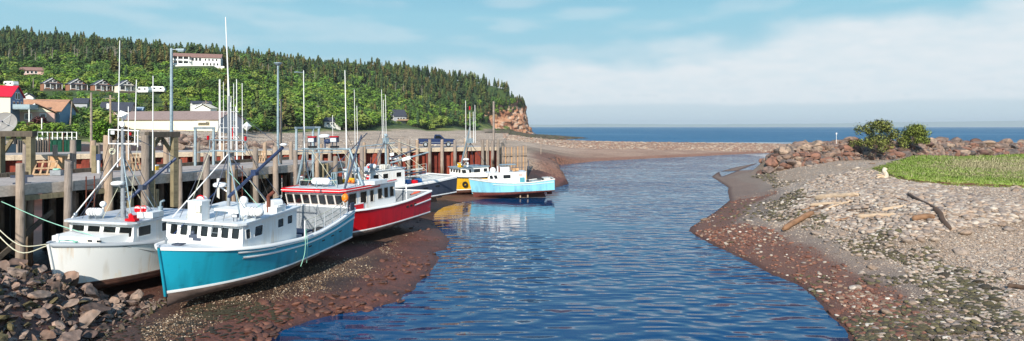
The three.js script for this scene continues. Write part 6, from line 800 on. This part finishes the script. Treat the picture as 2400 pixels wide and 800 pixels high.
{
  const grp = { true: [], false: [] }; for (const t of trees) grp[t.con].push(t);
  const visible = (t) => { const px = 1200 + FOC * t.x / t.d; return px > -5; };
  for (const con of [true, false]) {
    const list = grp[con].sort((p, q) => (visible(q) ? q.H / q.d : 0) - (visible(p) ? p.H / p.d : 0)), own = list.slice(0, 300), rest = list.slice(300);
    for (const t of own) {
      const o = thing(con ? 'conifer_tree' : 'leafy_tree', (con ? ['tall dark green conifer', 'dark green conifer of middle height', 'short dark green conifer'] : ['large bright green leafy tree', 'bright green leafy tree of middle height', 'low bright green leafy shrub'])[t.H > (con ? 14 : 8) ? 0 : t.H > (con ? 11 : 5) ? 1 : 2] + zone(t), con ? 'conifer' : 'tree', [t.x, t.y, t.z], t.a, con ? 'conifers of the hillside wood' : 'leafy trees of the hillside');
      o.scale.set(t.H * t.w, t.H, t.H * t.w); const tr = shade(new THREE.Mesh(con ? bare[0] : stem[0], t.pale > 0.8 ? trunkPale : trunkMat)); tr.name = 'trunk'; const cr = shade(new THREE.Mesh(con ? cone[t.k] : bush[t.k], con ? coneM[t.m] : bushM[t.m])); cr.name = 'crown'; o.add(tr, cr);
    }
    for (let k = 0; k < 4; k++) {
      const sub = rest.filter((t) => t.k === k), mk = (g, m, nm) => { const im = new THREE.InstancedMesh(g, m, sub.length), mt = new THREE.Matrix4(), q = new THREE.Quaternion(), c = new THREE.Color(); sub.forEach((t, i) => { im.setMatrixAt(i, mt.compose(V(t.x, t.y, t.z), q.setFromAxisAngle(V(0, 1, 0), t.a), V(t.H * t.w, t.H, t.H * t.w))); const b = (con ? coneM : bushM)[t.m].color, e = (con ? coneM : bushM)[k].color; im.setColorAt(i, nm === 'c' ? c.setRGB(clamp(t.tone * b.r / e.r, 0, 2), clamp(t.tone * b.g / e.g, 0, 2), clamp(t.tone * b.b / e.b, 0, 2)) : c.setRGB(t.tone, t.tone, t.tone)); }); im.name = numbered(nm === 'c' ? (con ? 'conifer_wood' : 'leafy_wood') : (con ? 'conifer_trunks' : 'leafy_trunks')); shade(im); im.userData.kind = 'stuff'; scene.add(im); };
      mk(con ? cone[k] : bush[k], con ? coneM[k] : bushM[k], 'c'); mk(con ? bare[0] : stem[0], trunkMat, 't');
    }
  }
}
// ---------------------------------------------------------------- stones
function rockGeo(seed, det = 2, flatK = 0.75, ang = 0.35) {
  const r = rng(seed); let g = mergeVertices(clean(new THREE.IcosahedronGeometry(0.5, det)).deleteAttribute('normal').deleteAttribute('uv'), 1e-4); const p = g.attributes.position, cuts = [];
  for (let i = 0; i < (ang > 0.5 ? 15 : 10); i++) cuts.push([V(r() - 0.5, (r() - 0.5) * 0.9, r() - 0.5).normalize(), 0.5 - ang * (0.2 + 0.5 * r())]);
  const v = V(0, 0, 0); for (let i = 0; i < p.count; i++) { v.fromBufferAttribute(p, i); for (const [n, d] of cuts) { const k = v.dot(n) - d; if (k > 0) v.addScaledVector(n, -k * 0.92); } const q = 1 + 0.16 * (fbm(v.x * 4 + seed, v.y * 4 + v.z * 3, 3) - 0.5); p.setXYZ(i, v.x * q * 1.15, v.y * q * flatK, v.z * q); }
  if (ang > 0.3) { g = g.toNonIndexed(); g.computeVertexNormals(); } else g.computeVertexNormals(); return boxUV(g);
}
const boulders = [1, 2, 3, 4, 5, 6, 7].map((k) => rockGeo(k * 5 + 2, 2, 0.78, 0.42)), cobbles = [1, 2, 3, 4].map((k) => rockGeo(k * 9, 1, 0.62, 0.28));
const rockMats = [[164, 138, 122], [142, 122, 112], [156, 114, 96], [124, 112, 106], [180, 156, 136], [118, 90, 80]].map((c) => std(c, 0.92, rockT, rockTB, 0.09));
const ripMats = [[164, 138, 124], [142, 118, 106], [174, 150, 134], [122, 100, 90]].map((c) => std(c, 0.92, rockT, rockTB, 0.09)), mossRock = std([120, 108, 74], 0.95, rockT, rockTB, 0.09), weedRock = std([74, 68, 50], 0.9, rockT, rockTB, 0.06);
function boulder(name, label, cat, group, x, y, z, s, m, r, gs = boulders) { const o = shade(new THREE.Mesh(gs[Math.floor(r() * gs.length)], m)); o.name = numbered(name); o.position.set(x, y, z); o.rotation.set((r() - 0.5) * 0.7, r() * 6.28, (r() - 0.5) * 0.7); o.scale.set(s * (0.85 + r() * 0.4), s * (0.75 + r() * 0.35), s * (0.85 + r() * 0.4)); scene.add(o); return tag(o, label, cat, group); }
const sizeWord = (s, a, b) => s > b ? 'large' : s > a ? 'middling' : 'small';
function inst(name, geos, mat, list) { geos.forEach((g, k) => { const sub = list.filter((_, i) => i % geos.length === k), im = new THREE.InstancedMesh(g, mat, sub.length), m = new THREE.Matrix4(), q = new THREE.Quaternion(), e = new THREE.Euler(); sub.forEach((t, i) => { im.setMatrixAt(i, m.compose(t.p, q.setFromEuler(e.set(...(t.r || [0, 0, 0]))), t.s)); im.setColorAt(i, t.c); }); im.name = numbered(name); shade(im); im.userData.kind = 'stuff'; scene.add(im); }); }
const stoneMat = std([255, 255, 255], 0.9, rep(T.fine, 1.6)); const wetStone = std([255, 255, 255], 0.7, rep(T.fine, 1.6));
{ // rubble slope at the lower left
  const r = rng(21), put = []; let n = 0; const chips = [1, 2, 3, 4, 5, 6].map((k) => rockGeo(k * 11 + 3, 2, 0.8, 0.6));
  for (let i = 0; i < 20000 && n < 298; i++) { const x = lerp(-27, -14.5, r()), z = -lerp(22.5, 33.5, r()), d = -z, lim = -17.3 - 0.12 * (d - 26) + (fbm(x * 0.4, z * 0.4, 2) - 0.5) * 1.5; if (x > lim || d + 0.25 * (x + 20) > 33) continue; const s = 0.45 + Math.pow(r(), 1.7) * 0.95; if (put.some(([a, b, t]) => Math.hypot(a - x, b - z) < (s + t) * 0.3)) continue; put.push([x, z, s]); n++; const y = LAND.h(x, z), moss = r() < 0.14, sk = sizeWord(s, 0.62, 0.95); const mi = Math.floor(r() * 4); boulder('riprap_rock', `${sk} ${moss ? 'mossy olive' : ['pinkish tan', 'brown grey', 'pale tan', 'dark brown'][mi]} angular rock ${d > 30 ? 'at the top of the lower left rubble' : d > 26.5 ? (x > -20 ? 'on the right flank of the lower left rubble' : 'amid the lower left rubble slope') : (x > -18.5 ? 'at the right foot of the left rubble' : 'along the bottom edge in the left rubble')}`, 'rock', 'rubble rocks at the lower left', x, y + s * 0.16, z, s * 1.15, moss ? mossRock : ripMats[mi], r, chips); }
  const fill = []; for (let i = 0; i < 2600; i++) { const x = lerp(-28, -14.5, r()), z = -lerp(21, 33.5, r()), d = -z; if (x > -16.7 - 0.12 * (d - 26) || d + 0.25 * (x + 20) > 33.4) continue; const s = 0.12 + r() * r() * 0.34; fill.push({ p: V(x, LAND.h(x, z) + s * 0.2, z), s: V(s * 1.3, s, s * 1.2), r: [r(), r() * 6, r()], c: [rgb(120, 102, 92), rgb(92, 78, 68), rgb(140, 122, 110), rgb(84, 76, 52)][i % 4] }); } inst('rubble_chips', [chips[0], chips[2]], stoneMat, fill);
}
{ // breakwater
  const r = rng(31); let n = 0;
  const put = []; for (let i = 0; i < 12000 && n < 252; i++) { const u = Math.pow(r(), 1.1), o = lerp(6.6, -2.2, r()), ax = 51 + 79 * u, ad = 122 + 38 * u, x = ax - 0.43 * -o * 1 + 0, z = -(ad - 0.9 * o), xx = x - 0 , s = (0.85 + Math.pow(r(), 1.6) * 1.35) * lerp(1, 1.12, u); if (u < 0.02 && r() < 0.5) continue; if (put.some(([a, b, t]) => Math.hypot(a - xx, b - z) < (s + t) * 0.3)) continue; put.push([xx, z, s]); n++; const y = BANK.h(xx, z); boulder('breakwater_boulder', `${sizeWord(s, 1.2, 1.7)} ${['pinkish', 'grey brown', 'rusty', 'grey', 'pale pink', 'dark reddish'][n % 6]} boulder ${u < 0.25 ? 'in the left end of the breakwater' : u < 0.5 ? 'in the breakwater below the shrubs' : 'in the far right stretch of the breakwater'}`, 'boulder', 'boulders of the breakwater', xx, y + s * 0.3, z, s * 1.2, rockMats[n % 6], r); }
  for (let i = 0; i < 46; i++) { const a = -2.6 + 3.2 * r(), q = 2 + 4.5 * r(), x = 51 + Math.cos(a) * q, z = -122 - Math.sin(a) * q * 0.9, s = 1 + r() * 1.3; boulder('breakwater_boulder', `${sizeWord(s, 1.2, 1.7)} ${['pinkish', 'grey brown', 'rusty', 'grey', 'pale pink', 'dark reddish'][i % 6]} boulder at the tip of the breakwater by the channel`, 'boulder', 'boulders of the breakwater', x, Math.max(0.3, BANK.h(x, z)) + s * 0.3, z, s * 1.2, rockMats[i % 6], r); }
}
{ const r = rng(33), f = []; for (let i = 0; i < 2600; i++) { const u = r() * 1.03 - 0.03, o = lerp(7, -2, r()), x = 51 + 79 * u + 0.433 * o, z = -(122 + 38 * u - 0.9 * o), s = 0.35 + r() * 0.8; f.push({ p: V(x, BANK.h(x, z) + s * 0.25, z), s: V(s * 1.3, s, s * 1.15), r: [r() * 2, r() * 6, r()], c: [rgb(150, 126, 112), rgb(118, 102, 94), rgb(136, 100, 84), rgb(104, 94, 90)][i % 4] }); } inst('breakwater_rubble', [boulders[1], boulders[4]], stoneMat, f); }
function hit(px, py, H) { const o = V(0, EYE, 0), d = at(px, py, 1).sub(o); let a = 18; for (; a < 260; a += 0.25) { const y = EYE + d.y * a; if (y < H.h(d.x * a, d.z * a)) break; } return V(d.x * a, EYE + d.y * a, d.z * a); }
{ // cobbles of the right bank
  const r = rng(41), all = []; const pal = { pale: [[190, 172, 155], [174, 157, 143], [198, 184, 168], [156, 142, 131], [178, 154, 134], [142, 129, 121], [162, 140, 122]], weed: [[94, 86, 60], [82, 74, 54], [112, 104, 72], [74, 66, 54]], red: [[138, 92, 74], [122, 80, 66], [150, 104, 84], [112, 76, 64], [140, 116, 98]], white: [[222, 212, 198], [208, 196, 182]] };
  const cell = new Map();
  for (let i = 0; i < 150000 && all.length < 52000; i++) {
    const d = 1 / lerp(1 / 21, 1 / 118, r()), px = lerp(1590, 2480, r()), x = (px - 1200) / FOC * d, z = -d, s = signed(bank, x, z); if (s < 0.15) continue; if (x > 36 && d > 55 && signed(grassEdge, x, z) > -0.3) continue;
    const n = fbm(x * 0.35, z * 0.35, 4), n2 = fbm(x * 0.11 + 20, z * 0.11, 4), weed = sstep(11, 8, s + (n - 0.5) * 5) * sstep(0.4, 0.6, n2 + (n - 0.5) * 0.3), sand = sstep(7.5, 5.2, s + (n - 0.5) * 3), red = sstep(5, 3, s + (n2 - 0.5) * 5), mound = sstep(40, 46, d) * sstep(88, 76, d) * sstep(7, 10, s) * sstep(24, 17, s);
    const patch = sstep(0.5, 0.6, fbm(x * 0.2 + 60, z * 0.2, 3)); if (sand > 0.5 && red < 0.5 && r() > 0.12 + 0.25 * patch) continue; if (red > 0.5 && r() > 0.12 + 0.5 * patch) continue; if (d > 86 && s < 6) continue;
    let size = 0.06 + Math.pow(r(), 3) * 0.13; if (mound > 0.4) size = 0.12 + Math.pow(r(), 2.4) * 0.38; else if (weed > 0.4) size = 0.08 + Math.pow(r(), 2.4) * 0.28; else if (red > 0.4) size = 0.05 + Math.pow(r(), 3) * 0.28; if (r() < 0.003) size = 0.36 + r() * 0.3; size *= 0.85 + d * 0.004;
    const w = r(), kind = w < 0.018 ? 'white' : weed > 0.35 && r() < weed * 0.75 ? 'weed' : red > 0.4 && r() < 0.85 ? 'red' : 'pale', c = pal[kind][Math.floor(r() * pal[kind].length)];
    all.push({ x, z, size, kind, c, d, s, mound });
  }
  all.sort((p, q) => q.size / q.d - p.size / p.d);
  const mats = {}; const words = { pale: 'pale grey', weed: 'dark weed covered', red: 'reddish brown', white: 'whitish' };
  all.forEach((t, i) => { const y = BANK.h(t.x, t.z); t.y = y; });
  all.slice(0, 300).forEach((t) => { const key = t.c.join(); const m = mats[key] || (mats[key] = std(t.c, 0.9, rep(T.rock, 1.2), rep(T.rockB, 1.2), 0.03)); boulder('cobble', `${words[t.kind]} ${sizeWord(t.size, 0.4, 0.55)} cobble ${t.mound > 0.4 ? 'on the cobble mound among the driftwood' : t.s < 5 ? 'on the mud near the right hand waterline' : t.d < 40 ? 'on the near gravel at the lower right' : 'on the gravel of the right bank'}`, 'cobble', 'loose cobbles of the right bank', t.x, t.y + t.size * 0.12, t.z, t.size * 1.1, m, r, cobbles); });
  inst('cobble_field', cobbles, stoneMat, all.slice(300).map((t) => ({ p: V(t.x, t.y + t.size * 0.1, t.z), s: V(t.size * (0.8 + r() * 0.5), t.size * (0.7 + r() * 0.4), t.size * (0.8 + r() * 0.5)), r: [(r() - 0.5) * 0.5, r() * 6.28, (r() - 0.5) * 0.5], c: rgb(...t.c).multiplyScalar(0.85 + r() * 0.3) })));
}
{ // mud bank on the left: shells, clods and stones
  const r = rng(51), a = [], b = [];
  for (let i = 0; i < 90000 && a.length < 15000; i++) { const d = 1 / lerp(1 / 27, 1 / 62, r()), px = lerp(330, 1060, r()), x = (px - 1200) / FOC * d, z = -d, s = signed(land, x, z); if (s < 2.2 || s > 10) continue; const n = fbm(x * 0.35 + 3, z * 0.35, 3); if (r() > sstep(0.4, 0.62, n) * sstep(2.2, 4, s) * sstep(10, 6, s) * 0.8 + 0.04) continue; const size = 0.025 + Math.pow(r(), 3) * 0.07; a.push({ p: V(x, LAND.h(x, z) + size * 0.2, z), s: V(size * 1.2, size * 0.7, size), r: [r(), r() * 6, r()], c: r() < 0.16 ? rgb(206, 188, 164) : r() < 0.6 ? rgb(104, 82, 62) : rgb(142, 116, 92) }); }
  for (let i = 0; i < 60000 && b.length < 1100; i++) { const d = 1 / lerp(1 / 26, 1 / 64, r()), px = lerp(560, 1070, r()), x = (px - 1200) / FOC * d, z = -d, s = signed(land, x, z); if (s < -0.25 || s > 3.6) continue; if (r() > sstep(3.6, 1.2, s) * (0.25 + sstep(0.45, 0.6, fbm(x * 0.5, z * 0.5, 3)))) continue; const size = 0.05 + Math.pow(r(), 5) * 0.42; b.push({ p: V(x, Math.max(LAND.h(x, z), 0) + size * 0.08, z), s: V(size * 1.3, size * 0.8, size), r: [(r() - 0.5) * 0.8, r() * 6, (r() - 0.5) * 0.8], c: [rgb(108, 70, 56), rgb(94, 60, 49), rgb(120, 78, 62), rgb(84, 58, 48)][Math.floor(r() * 4)] }); }
  inst('shell_scatter', [cobbles[0]], stoneMat, a); inst('mud_clods', [cobbles[1], cobbles[3]], wetStone, b);
  const w = []; for (let i = 0; i < 900; i++) { const p = [[-14.6, 27.5, 2.2], [-13.4, 31.5, 1.6], [-12.2, 25.5, 1.6]][i % 3], q = Math.sqrt(r()) * p[2], an = r() * 6.28, x = p[0] + Math.cos(an) * q * 1.6, z = -p[1] - Math.sin(an) * q; w.push({ p: V(x, LAND.h(x, z) + 0.02, z), s: V(0.12 + r() * 0.25, 0.06, 0.12 + r() * 0.2), r: [0, r() * 6, 0], c: [rgb(52, 44, 32), rgb(66, 58, 36), rgb(44, 38, 32)][i % 3] }); } inst('seaweed', [cobbles[2]], stoneMat, w);
  const f = []; for (let i = 0; i < 9000; i++) { const px = lerp(1180, 1830, r()), d = 1 / lerp(1 / 232, 1 / 400, r()), x = (px - 1200) / FOC * d, z = -d, s = signed(land, x, z); if (s < 0.5) continue; const size = 0.2 + r() * r() * 1.0; f.push({ p: V(x, LAND.h(x, z) + 0.05, z), s: V(size * 1.4, size * 0.5, size), r: [0, r() * 6, 0], c: [rgb(206, 180, 154), rgb(176, 134, 110), rgb(150, 112, 94), rgb(218, 200, 178)][Math.floor(r() * 4)] }); } inst('beach_stones', [cobbles[0]], stoneMat, f);
  const k = []; for (let i = 0; i < 3600; i++) { const px = lerp(1140, 1385, r()), d = lerp(400, 690, r()), x = (px - 1200) / FOC * d, z = -d, s = signed(land, x, z); if (s < -1 || (s > 60)) continue; const size = 0.6 + r() * 2.2; k.push({ p: V(x, Math.max(0, LAND.h(x, z)) + 0.1, z), s: V(size * 1.4, size * 0.55, size), r: [0, r() * 6, 0], c: [rgb(88, 74, 62), rgb(70, 66, 44), rgb(104, 88, 74), rgb(92, 94, 58)][Math.floor(r() * 4)] }); } inst('reef_stones', [cobbles[3]], stoneMat, k);
  const h = []; for (let i = 0; i < 5200; i++) { const px = lerp(300, 1180, r()), d = 1 / lerp(1 / 106, 1 / 560, r()), x = (px - 1200) / FOC * d, z = -d; if (d - quayD(x) < 11 || d > table([[300, 180], [560, 190], [640, 270], [800, 360], [1000, 480], [1180, 620]], px)) continue; const size = (0.12 + r() * r() * 0.5) * (px < 620 && d < 150 ? 1.6 : 1); h.push({ p: V(x, LAND.h(x, z) + 0.04, z), s: V(size * 1.4, size * 0.7, size), r: [0, r() * 6, 0], c: [rgb(206, 186, 164), rgb(168, 148, 132), rgb(140, 124, 114), rgb(222, 212, 198)][Math.floor(r() * 4)] }); } inst('shingle_stones', [cobbles[2]], stoneMat, h);
}
{ // grey rocks on the slope behind the quay
  const r = rng(61); for (let i = 0; i < 70; i++) { const px = lerp(395, 640, r()), d = lerp(103, 135, r()), x = (px - 1200) / FOC * d, z = -d, s = 0.7 + r() * 1.2; boulder('shore_rock', `${sizeWord(s, 1.0, 1.5)} pale grey rock on the foreshore behind the ${px < 480 ? 'leftmost steel portal' : px < 560 ? 'teal boat mast' : 'diamond reflector'}`, 'rock', 'grey rocks on the foreshore behind the quay', x, LAND.h(x, z) + s * 0.2, z, s * 1.2, ripMats[i % 4], r); }
}
// ---------------------------------------------------------------- driftwood
const driftM = [std([216, 190, 162], 0.85, woodT, woodTB, 0.03), std([148, 112, 84], 0.85, woodT, woodTB, 0.03), std([92, 74, 62], 0.9, woodT, woodTB, 0.02), std([226, 214, 196], 0.85, woodT, woodTB, 0.015)];
function drift(label, a, b, r0, r1, m, seed, lift = 0.95) {
  const r = rng(seed), A = hit(...a, BANK), B = hit(...b, BANK); A.y = BANK.h(A.x, A.z) + r0 * lift + 0.05; B.y = BANK.h(B.x, B.z) + r1 * lift + 0.05; for (let k = 1; k < 5; k++) { const q = A.clone().lerp(B, k / 5), need = BANK.h(q.x, q.z) - q.y + 0.02; if (need > 0) { A.y += need * 0.6; B.y += need * 0.6; } }
  const e = B.clone().sub(A), L = e.length(); e.normalize(); const u = V(0, 1, 0).cross(e).normalize(), v = e.clone().cross(u), rows = []; for (let i = 0; i <= 12; i++) { const t = i / 12, c = A.clone().lerp(B, t).addScaledVector(u, (fbm(t * 3 + seed, 1, 2) - 0.5) * 0.25).addScaledVector(v, (fbm(t * 3, seed, 2) - 0.5) * 0.12), rad = (i === 0 || i === 12 ? 0.55 : 1) * lerp(r0, r1, t), row = []; for (let j = 0; j <= 9; j++) { const an = (j % 9) / 9 * 6.283, w = rad * (0.85 + 0.35 * vnoise((j % 9) * 1.3 + seed, t * 3)); row.push(c.clone().addScaledVector(u, Math.cos(an) * w).addScaledVector(v, Math.sin(an) * w)); } rows.push(row); }
  const cap = (row) => { const c = row.reduce((s, p) => s.add(p), V(0, 0, 0)).multiplyScalar(1 / row.length); return quadMesh([row, row.map(() => c.clone())]); };
  const side = quadMesh(rows); { const uu = side.attributes.uv; for (let i = 0; i < uu.count; i++) uu.setXY(i, uu.getY(i), uu.getX(i)); }
  return tag(obj('driftwood_log', [side, cap(rows[0]), cap(rows[12])], driftM[m]), label, 'driftwood', 'driftwood on the cobble mound');
}
drift('thick pale bleached driftwood log, topmost and largest of the mound', [1912, 475], [2010, 466], 0.33, 0.21, 0, 1);
drift('grey split driftwood log just below the thick pale one', [1900, 489], [1990, 480], 0.18, 0.11, 0, 2); drift('square brown timber slanting down toward the water', [1838, 548], [1904, 506], 0.23, 0.25, 1, 3); drift('dark wet branch continuing above the slanting brown timber', [1904, 502], [1950, 482], 0.12, 0.08, 2, 12);
drift('short pale log at the right of the mound above the two split ones', [2068, 499], [2125, 489], 0.18, 0.12, 0, 4); drift('long split log across the middle of the mound', [2012, 515], [2098, 508], 0.21, 0.14, 0, 5); drift('round tan log butting against the dark root', [2138, 522], [2192, 520], 0.21, 0.20, 1, 6);
drift('dark gnarled root trunk pointing down the gravel', [2192, 497], [2228, 548], 0.20, 0.15, 2, 7); drift('long thin dark branch leading down to the gnarled root', [2128, 462], [2208, 502], 0.14, 0.09, 2, 8); drift('small bleached branch at the top of the mound', [1912, 453], [1962, 452], 0.12, 0.07, 0, 9); drift('little brown stick above the mound on the left', [1890, 468], [1940, 460], 0.09, 0.05, 1, 10); drift('dark log cut by the right edge on the near gravel', [2362, 681], [2415, 683], 0.12, 0.12, 2, 11);
drift('thin weathered pole lying in the hollow under the brown timber', [1958, 523], [2040, 500], 0.07, 0.05, 1, 13); drift('dark stick lying on the sandy flat right of the mound', [2210, 470], [2290, 478], 0.05, 0.04, 2, 14);
[['thin bleached stick', 1925, 470, 1975, 486], ['thin grey stick', 1940, 494, 2000, 474], ['forked brown stick', 1880, 500, 1930, 478], ['slender pale stick', 2030, 500, 2085, 516], ['slender dark stick', 1985, 500, 2050, 492], ['short pale stick', 1860, 490, 1895, 480], ['short brown stick', 2100, 470, 2140, 480], ['crooked grey stick', 2150, 490, 2190, 510]].forEach(([w, a, b, c, d], i) => drift(w + [' across the thick pale log', ' below the thick pale log', ' above the slanting brown timber', ' beside the long split log', ' in the middle of the mound', ' at the left foot of the mound', ' near the top of the long thin branch', ' beside the gnarled root'][i], [a, b], [c, d], 0.075, 0.04, [3, 0, 1, 0, 2, 3, 1, 0][i], 30 + i, 1.6));
{ const p = hit(2070, 420, BANK), t = thing('bleached_stump', 'white bleached stump standing at the edge of the grass', 'stump', [p.x, p.y - 0.05, p.z]); obj('trunk', [tube([V(0.3, 0.1, 0), V(0.35, 0.5, 0.05), V(0.15, 0.95, 0), V(0.3, 1.25, 0)], 0.24, 8), ball(0.27, 0.3, 0.15, 0)], driftM[3], t); obj('root', [tube([V(0.2, 0.2, 0), V(-0.4, 0.3, 0.1), V(-0.9, 0.1, 0.3)], 0.14, 7), tube([V(0.2, 0.3, 0), V(-0.2, 0.5, -0.1), V(-0.6, 0.45, -0.2)], 0.09, 7)], driftM[0], t); }
// ---------------------------------------------------------------- grass and shrubs on the right bank
{
  const r = rng(71), L = []; for (let i = 0; i < 11; i++) { const a = r() * 6.28, q = r() * 0.3, b = V(Math.cos(a) * q, 0, Math.sin(a) * q), s = V(-Math.sin(a), 0, Math.cos(a)).multiplyScalar(0.035), t = b.clone().add(V(Math.cos(a) * 0.25 * r(), 0.7 + r() * 0.5, Math.sin(a) * 0.25 * r())); L.push([b.clone().add(s), b.clone().sub(s), t, V(Math.cos(a) * 0.3, 0.95, Math.sin(a) * 0.3).normalize(), 0.8 + r() * 0.4]); }
  const tuft = leafGeo(L), list = []; for (let i = 0; i < 200000 && list.length < 30000; i++) { const d = 1 / lerp(1 / 58, 1 / 165, r()), px = lerp(2030, 2460, r()), x = (px - 1200) / FOC * d, z = -d, g = signed(grassEdge, x, z); if (g < -1.2 || (g < 0.3 && r() > 0.16)) continue; const n = fbm(x * 0.12, z * 0.12, 3), straw = 0.12 + 0.42 * sstep(2, 12, g) + 0.6 * sstep(0.4, 0.56, n) * sstep(4, 12, g), h = (0.2 + 0.28 * r() * r()) * (0.5 + 1.0 * fbm(x * 0.4, z * 0.4, 2)) * (d > 100 ? 1.3 : 1.1) * (0.5 + 0.5 * sstep(0.2, 1.6, g)), w = (0.8 + r() * 0.5) * (d > 90 ? 1.5 : 1.1); list.push({ p: V(x, BANK.h(x, z) - 0.03, z), s: V(w, h, w), r: [0, r() * 6.28, 0], c: r() < straw * 0.9 ? rgb(214, 206, 160) : [rgb(160, 194, 82), rgb(142, 178, 72), rgb(182, 202, 108)][Math.floor(r() * 3)] }); }
  inst('grass', [tuft], leafMat([255, 255, 255]), list);
}
function shrub(label, px, py, d, w, h, seed, m) {
  const p = at(px, py, d), t = thing('shrub', label, 'shrub', [p.x, p.y - 0.3, p.z]), r = rng(seed), L = []; const cl = []; for (let i = 0; i < 60; i++) { const a = r() * 6.28, q = Math.sqrt(r()), y = r(); const k = Math.sqrt(Math.max(0.08, 1 - y * y * y)); cl.push(V(Math.cos(a) * q * k * w / 2 * 0.9, 0.1 + y * y * 0.15 * h + y * h * 0.72, Math.sin(a) * q * k * w / 2 * 0.7)); }
  for (let i = 0; i < 9500; i++) { const c = cl[i % cl.length], dd = V(r() - 0.5, r() - 0.5, r() - 0.5).normalize(), q = c.clone().addScaledVector(dd, 0.75 * Math.cbrt(r()) * (r() < 0.04 ? 1.7 : 1)), u = V(r() - 0.5, r() - 0.5, r() - 0.5).normalize(), v = V(r() - 0.5, r() - 0.5, r() - 0.5).cross(u).normalize(), s = 0.09 + r() * 0.09; L.push([q.clone().addScaledVector(u, s), q.clone().addScaledVector(v, s), q.clone().addScaledVector(u, -s), dd.clone().add(V(0, 0.4, 0)).normalize(), 0.6 + r() * 0.8]); }
  obj('crown', leafGeo(L), m, t); const st = []; for (let i = 0; i < 16; i++) { const c = cl[i * 2]; st.push(bar(V((r() - 0.5) * 0.8, -0.6, (r() - 0.5) * 0.6), c.clone().add(V(0, 0.5, 0)), 0.05, 0.012, 5)); } obj('stems', st, trunkMat, t).userData.kind = 'stuff';
}
shrub('large rounded green shrub growing on the breakwater', 2058, 345, 120, 11.2, 5.7, 5, leafMat([140, 146, 74])); shrub('smaller green shrub right of the large one on the breakwater', 2148, 330, 130, 6.6, 3.5, 9, leafMat([140, 154, 70])); shrub('dark maroon shrub in front of the white gable', 94, 302, 128, 4.6, 2.3, 15, leafMat([96, 58, 56])); shrub('fresh green shrub beside the tall bare pole', 236, 330, 116, 4.6, 3.8, 19, leafMat([116, 160, 50])); shrub('brown twiggy shrub behind the timber portal on the pier', 280, 335, 118, 6.5, 3.2, 23, leafMat([120, 104, 74]));
{ const p = at(1961, 318, 123), t = thing('channel_marker', 'small white marker post on top of the breakwater', 'marker', [p.x, p.y - 1.6, p.z]); obj('post', [bar(V(0, 0, 0), V(0, 1.9, 0), 0.035)], M.whiteClean, t); obj('lantern', [bx(0.2, 0.28, 0.2, 0, 2.0, 0)], M.whiteClean, t); }
renderer.render(scene, camera);
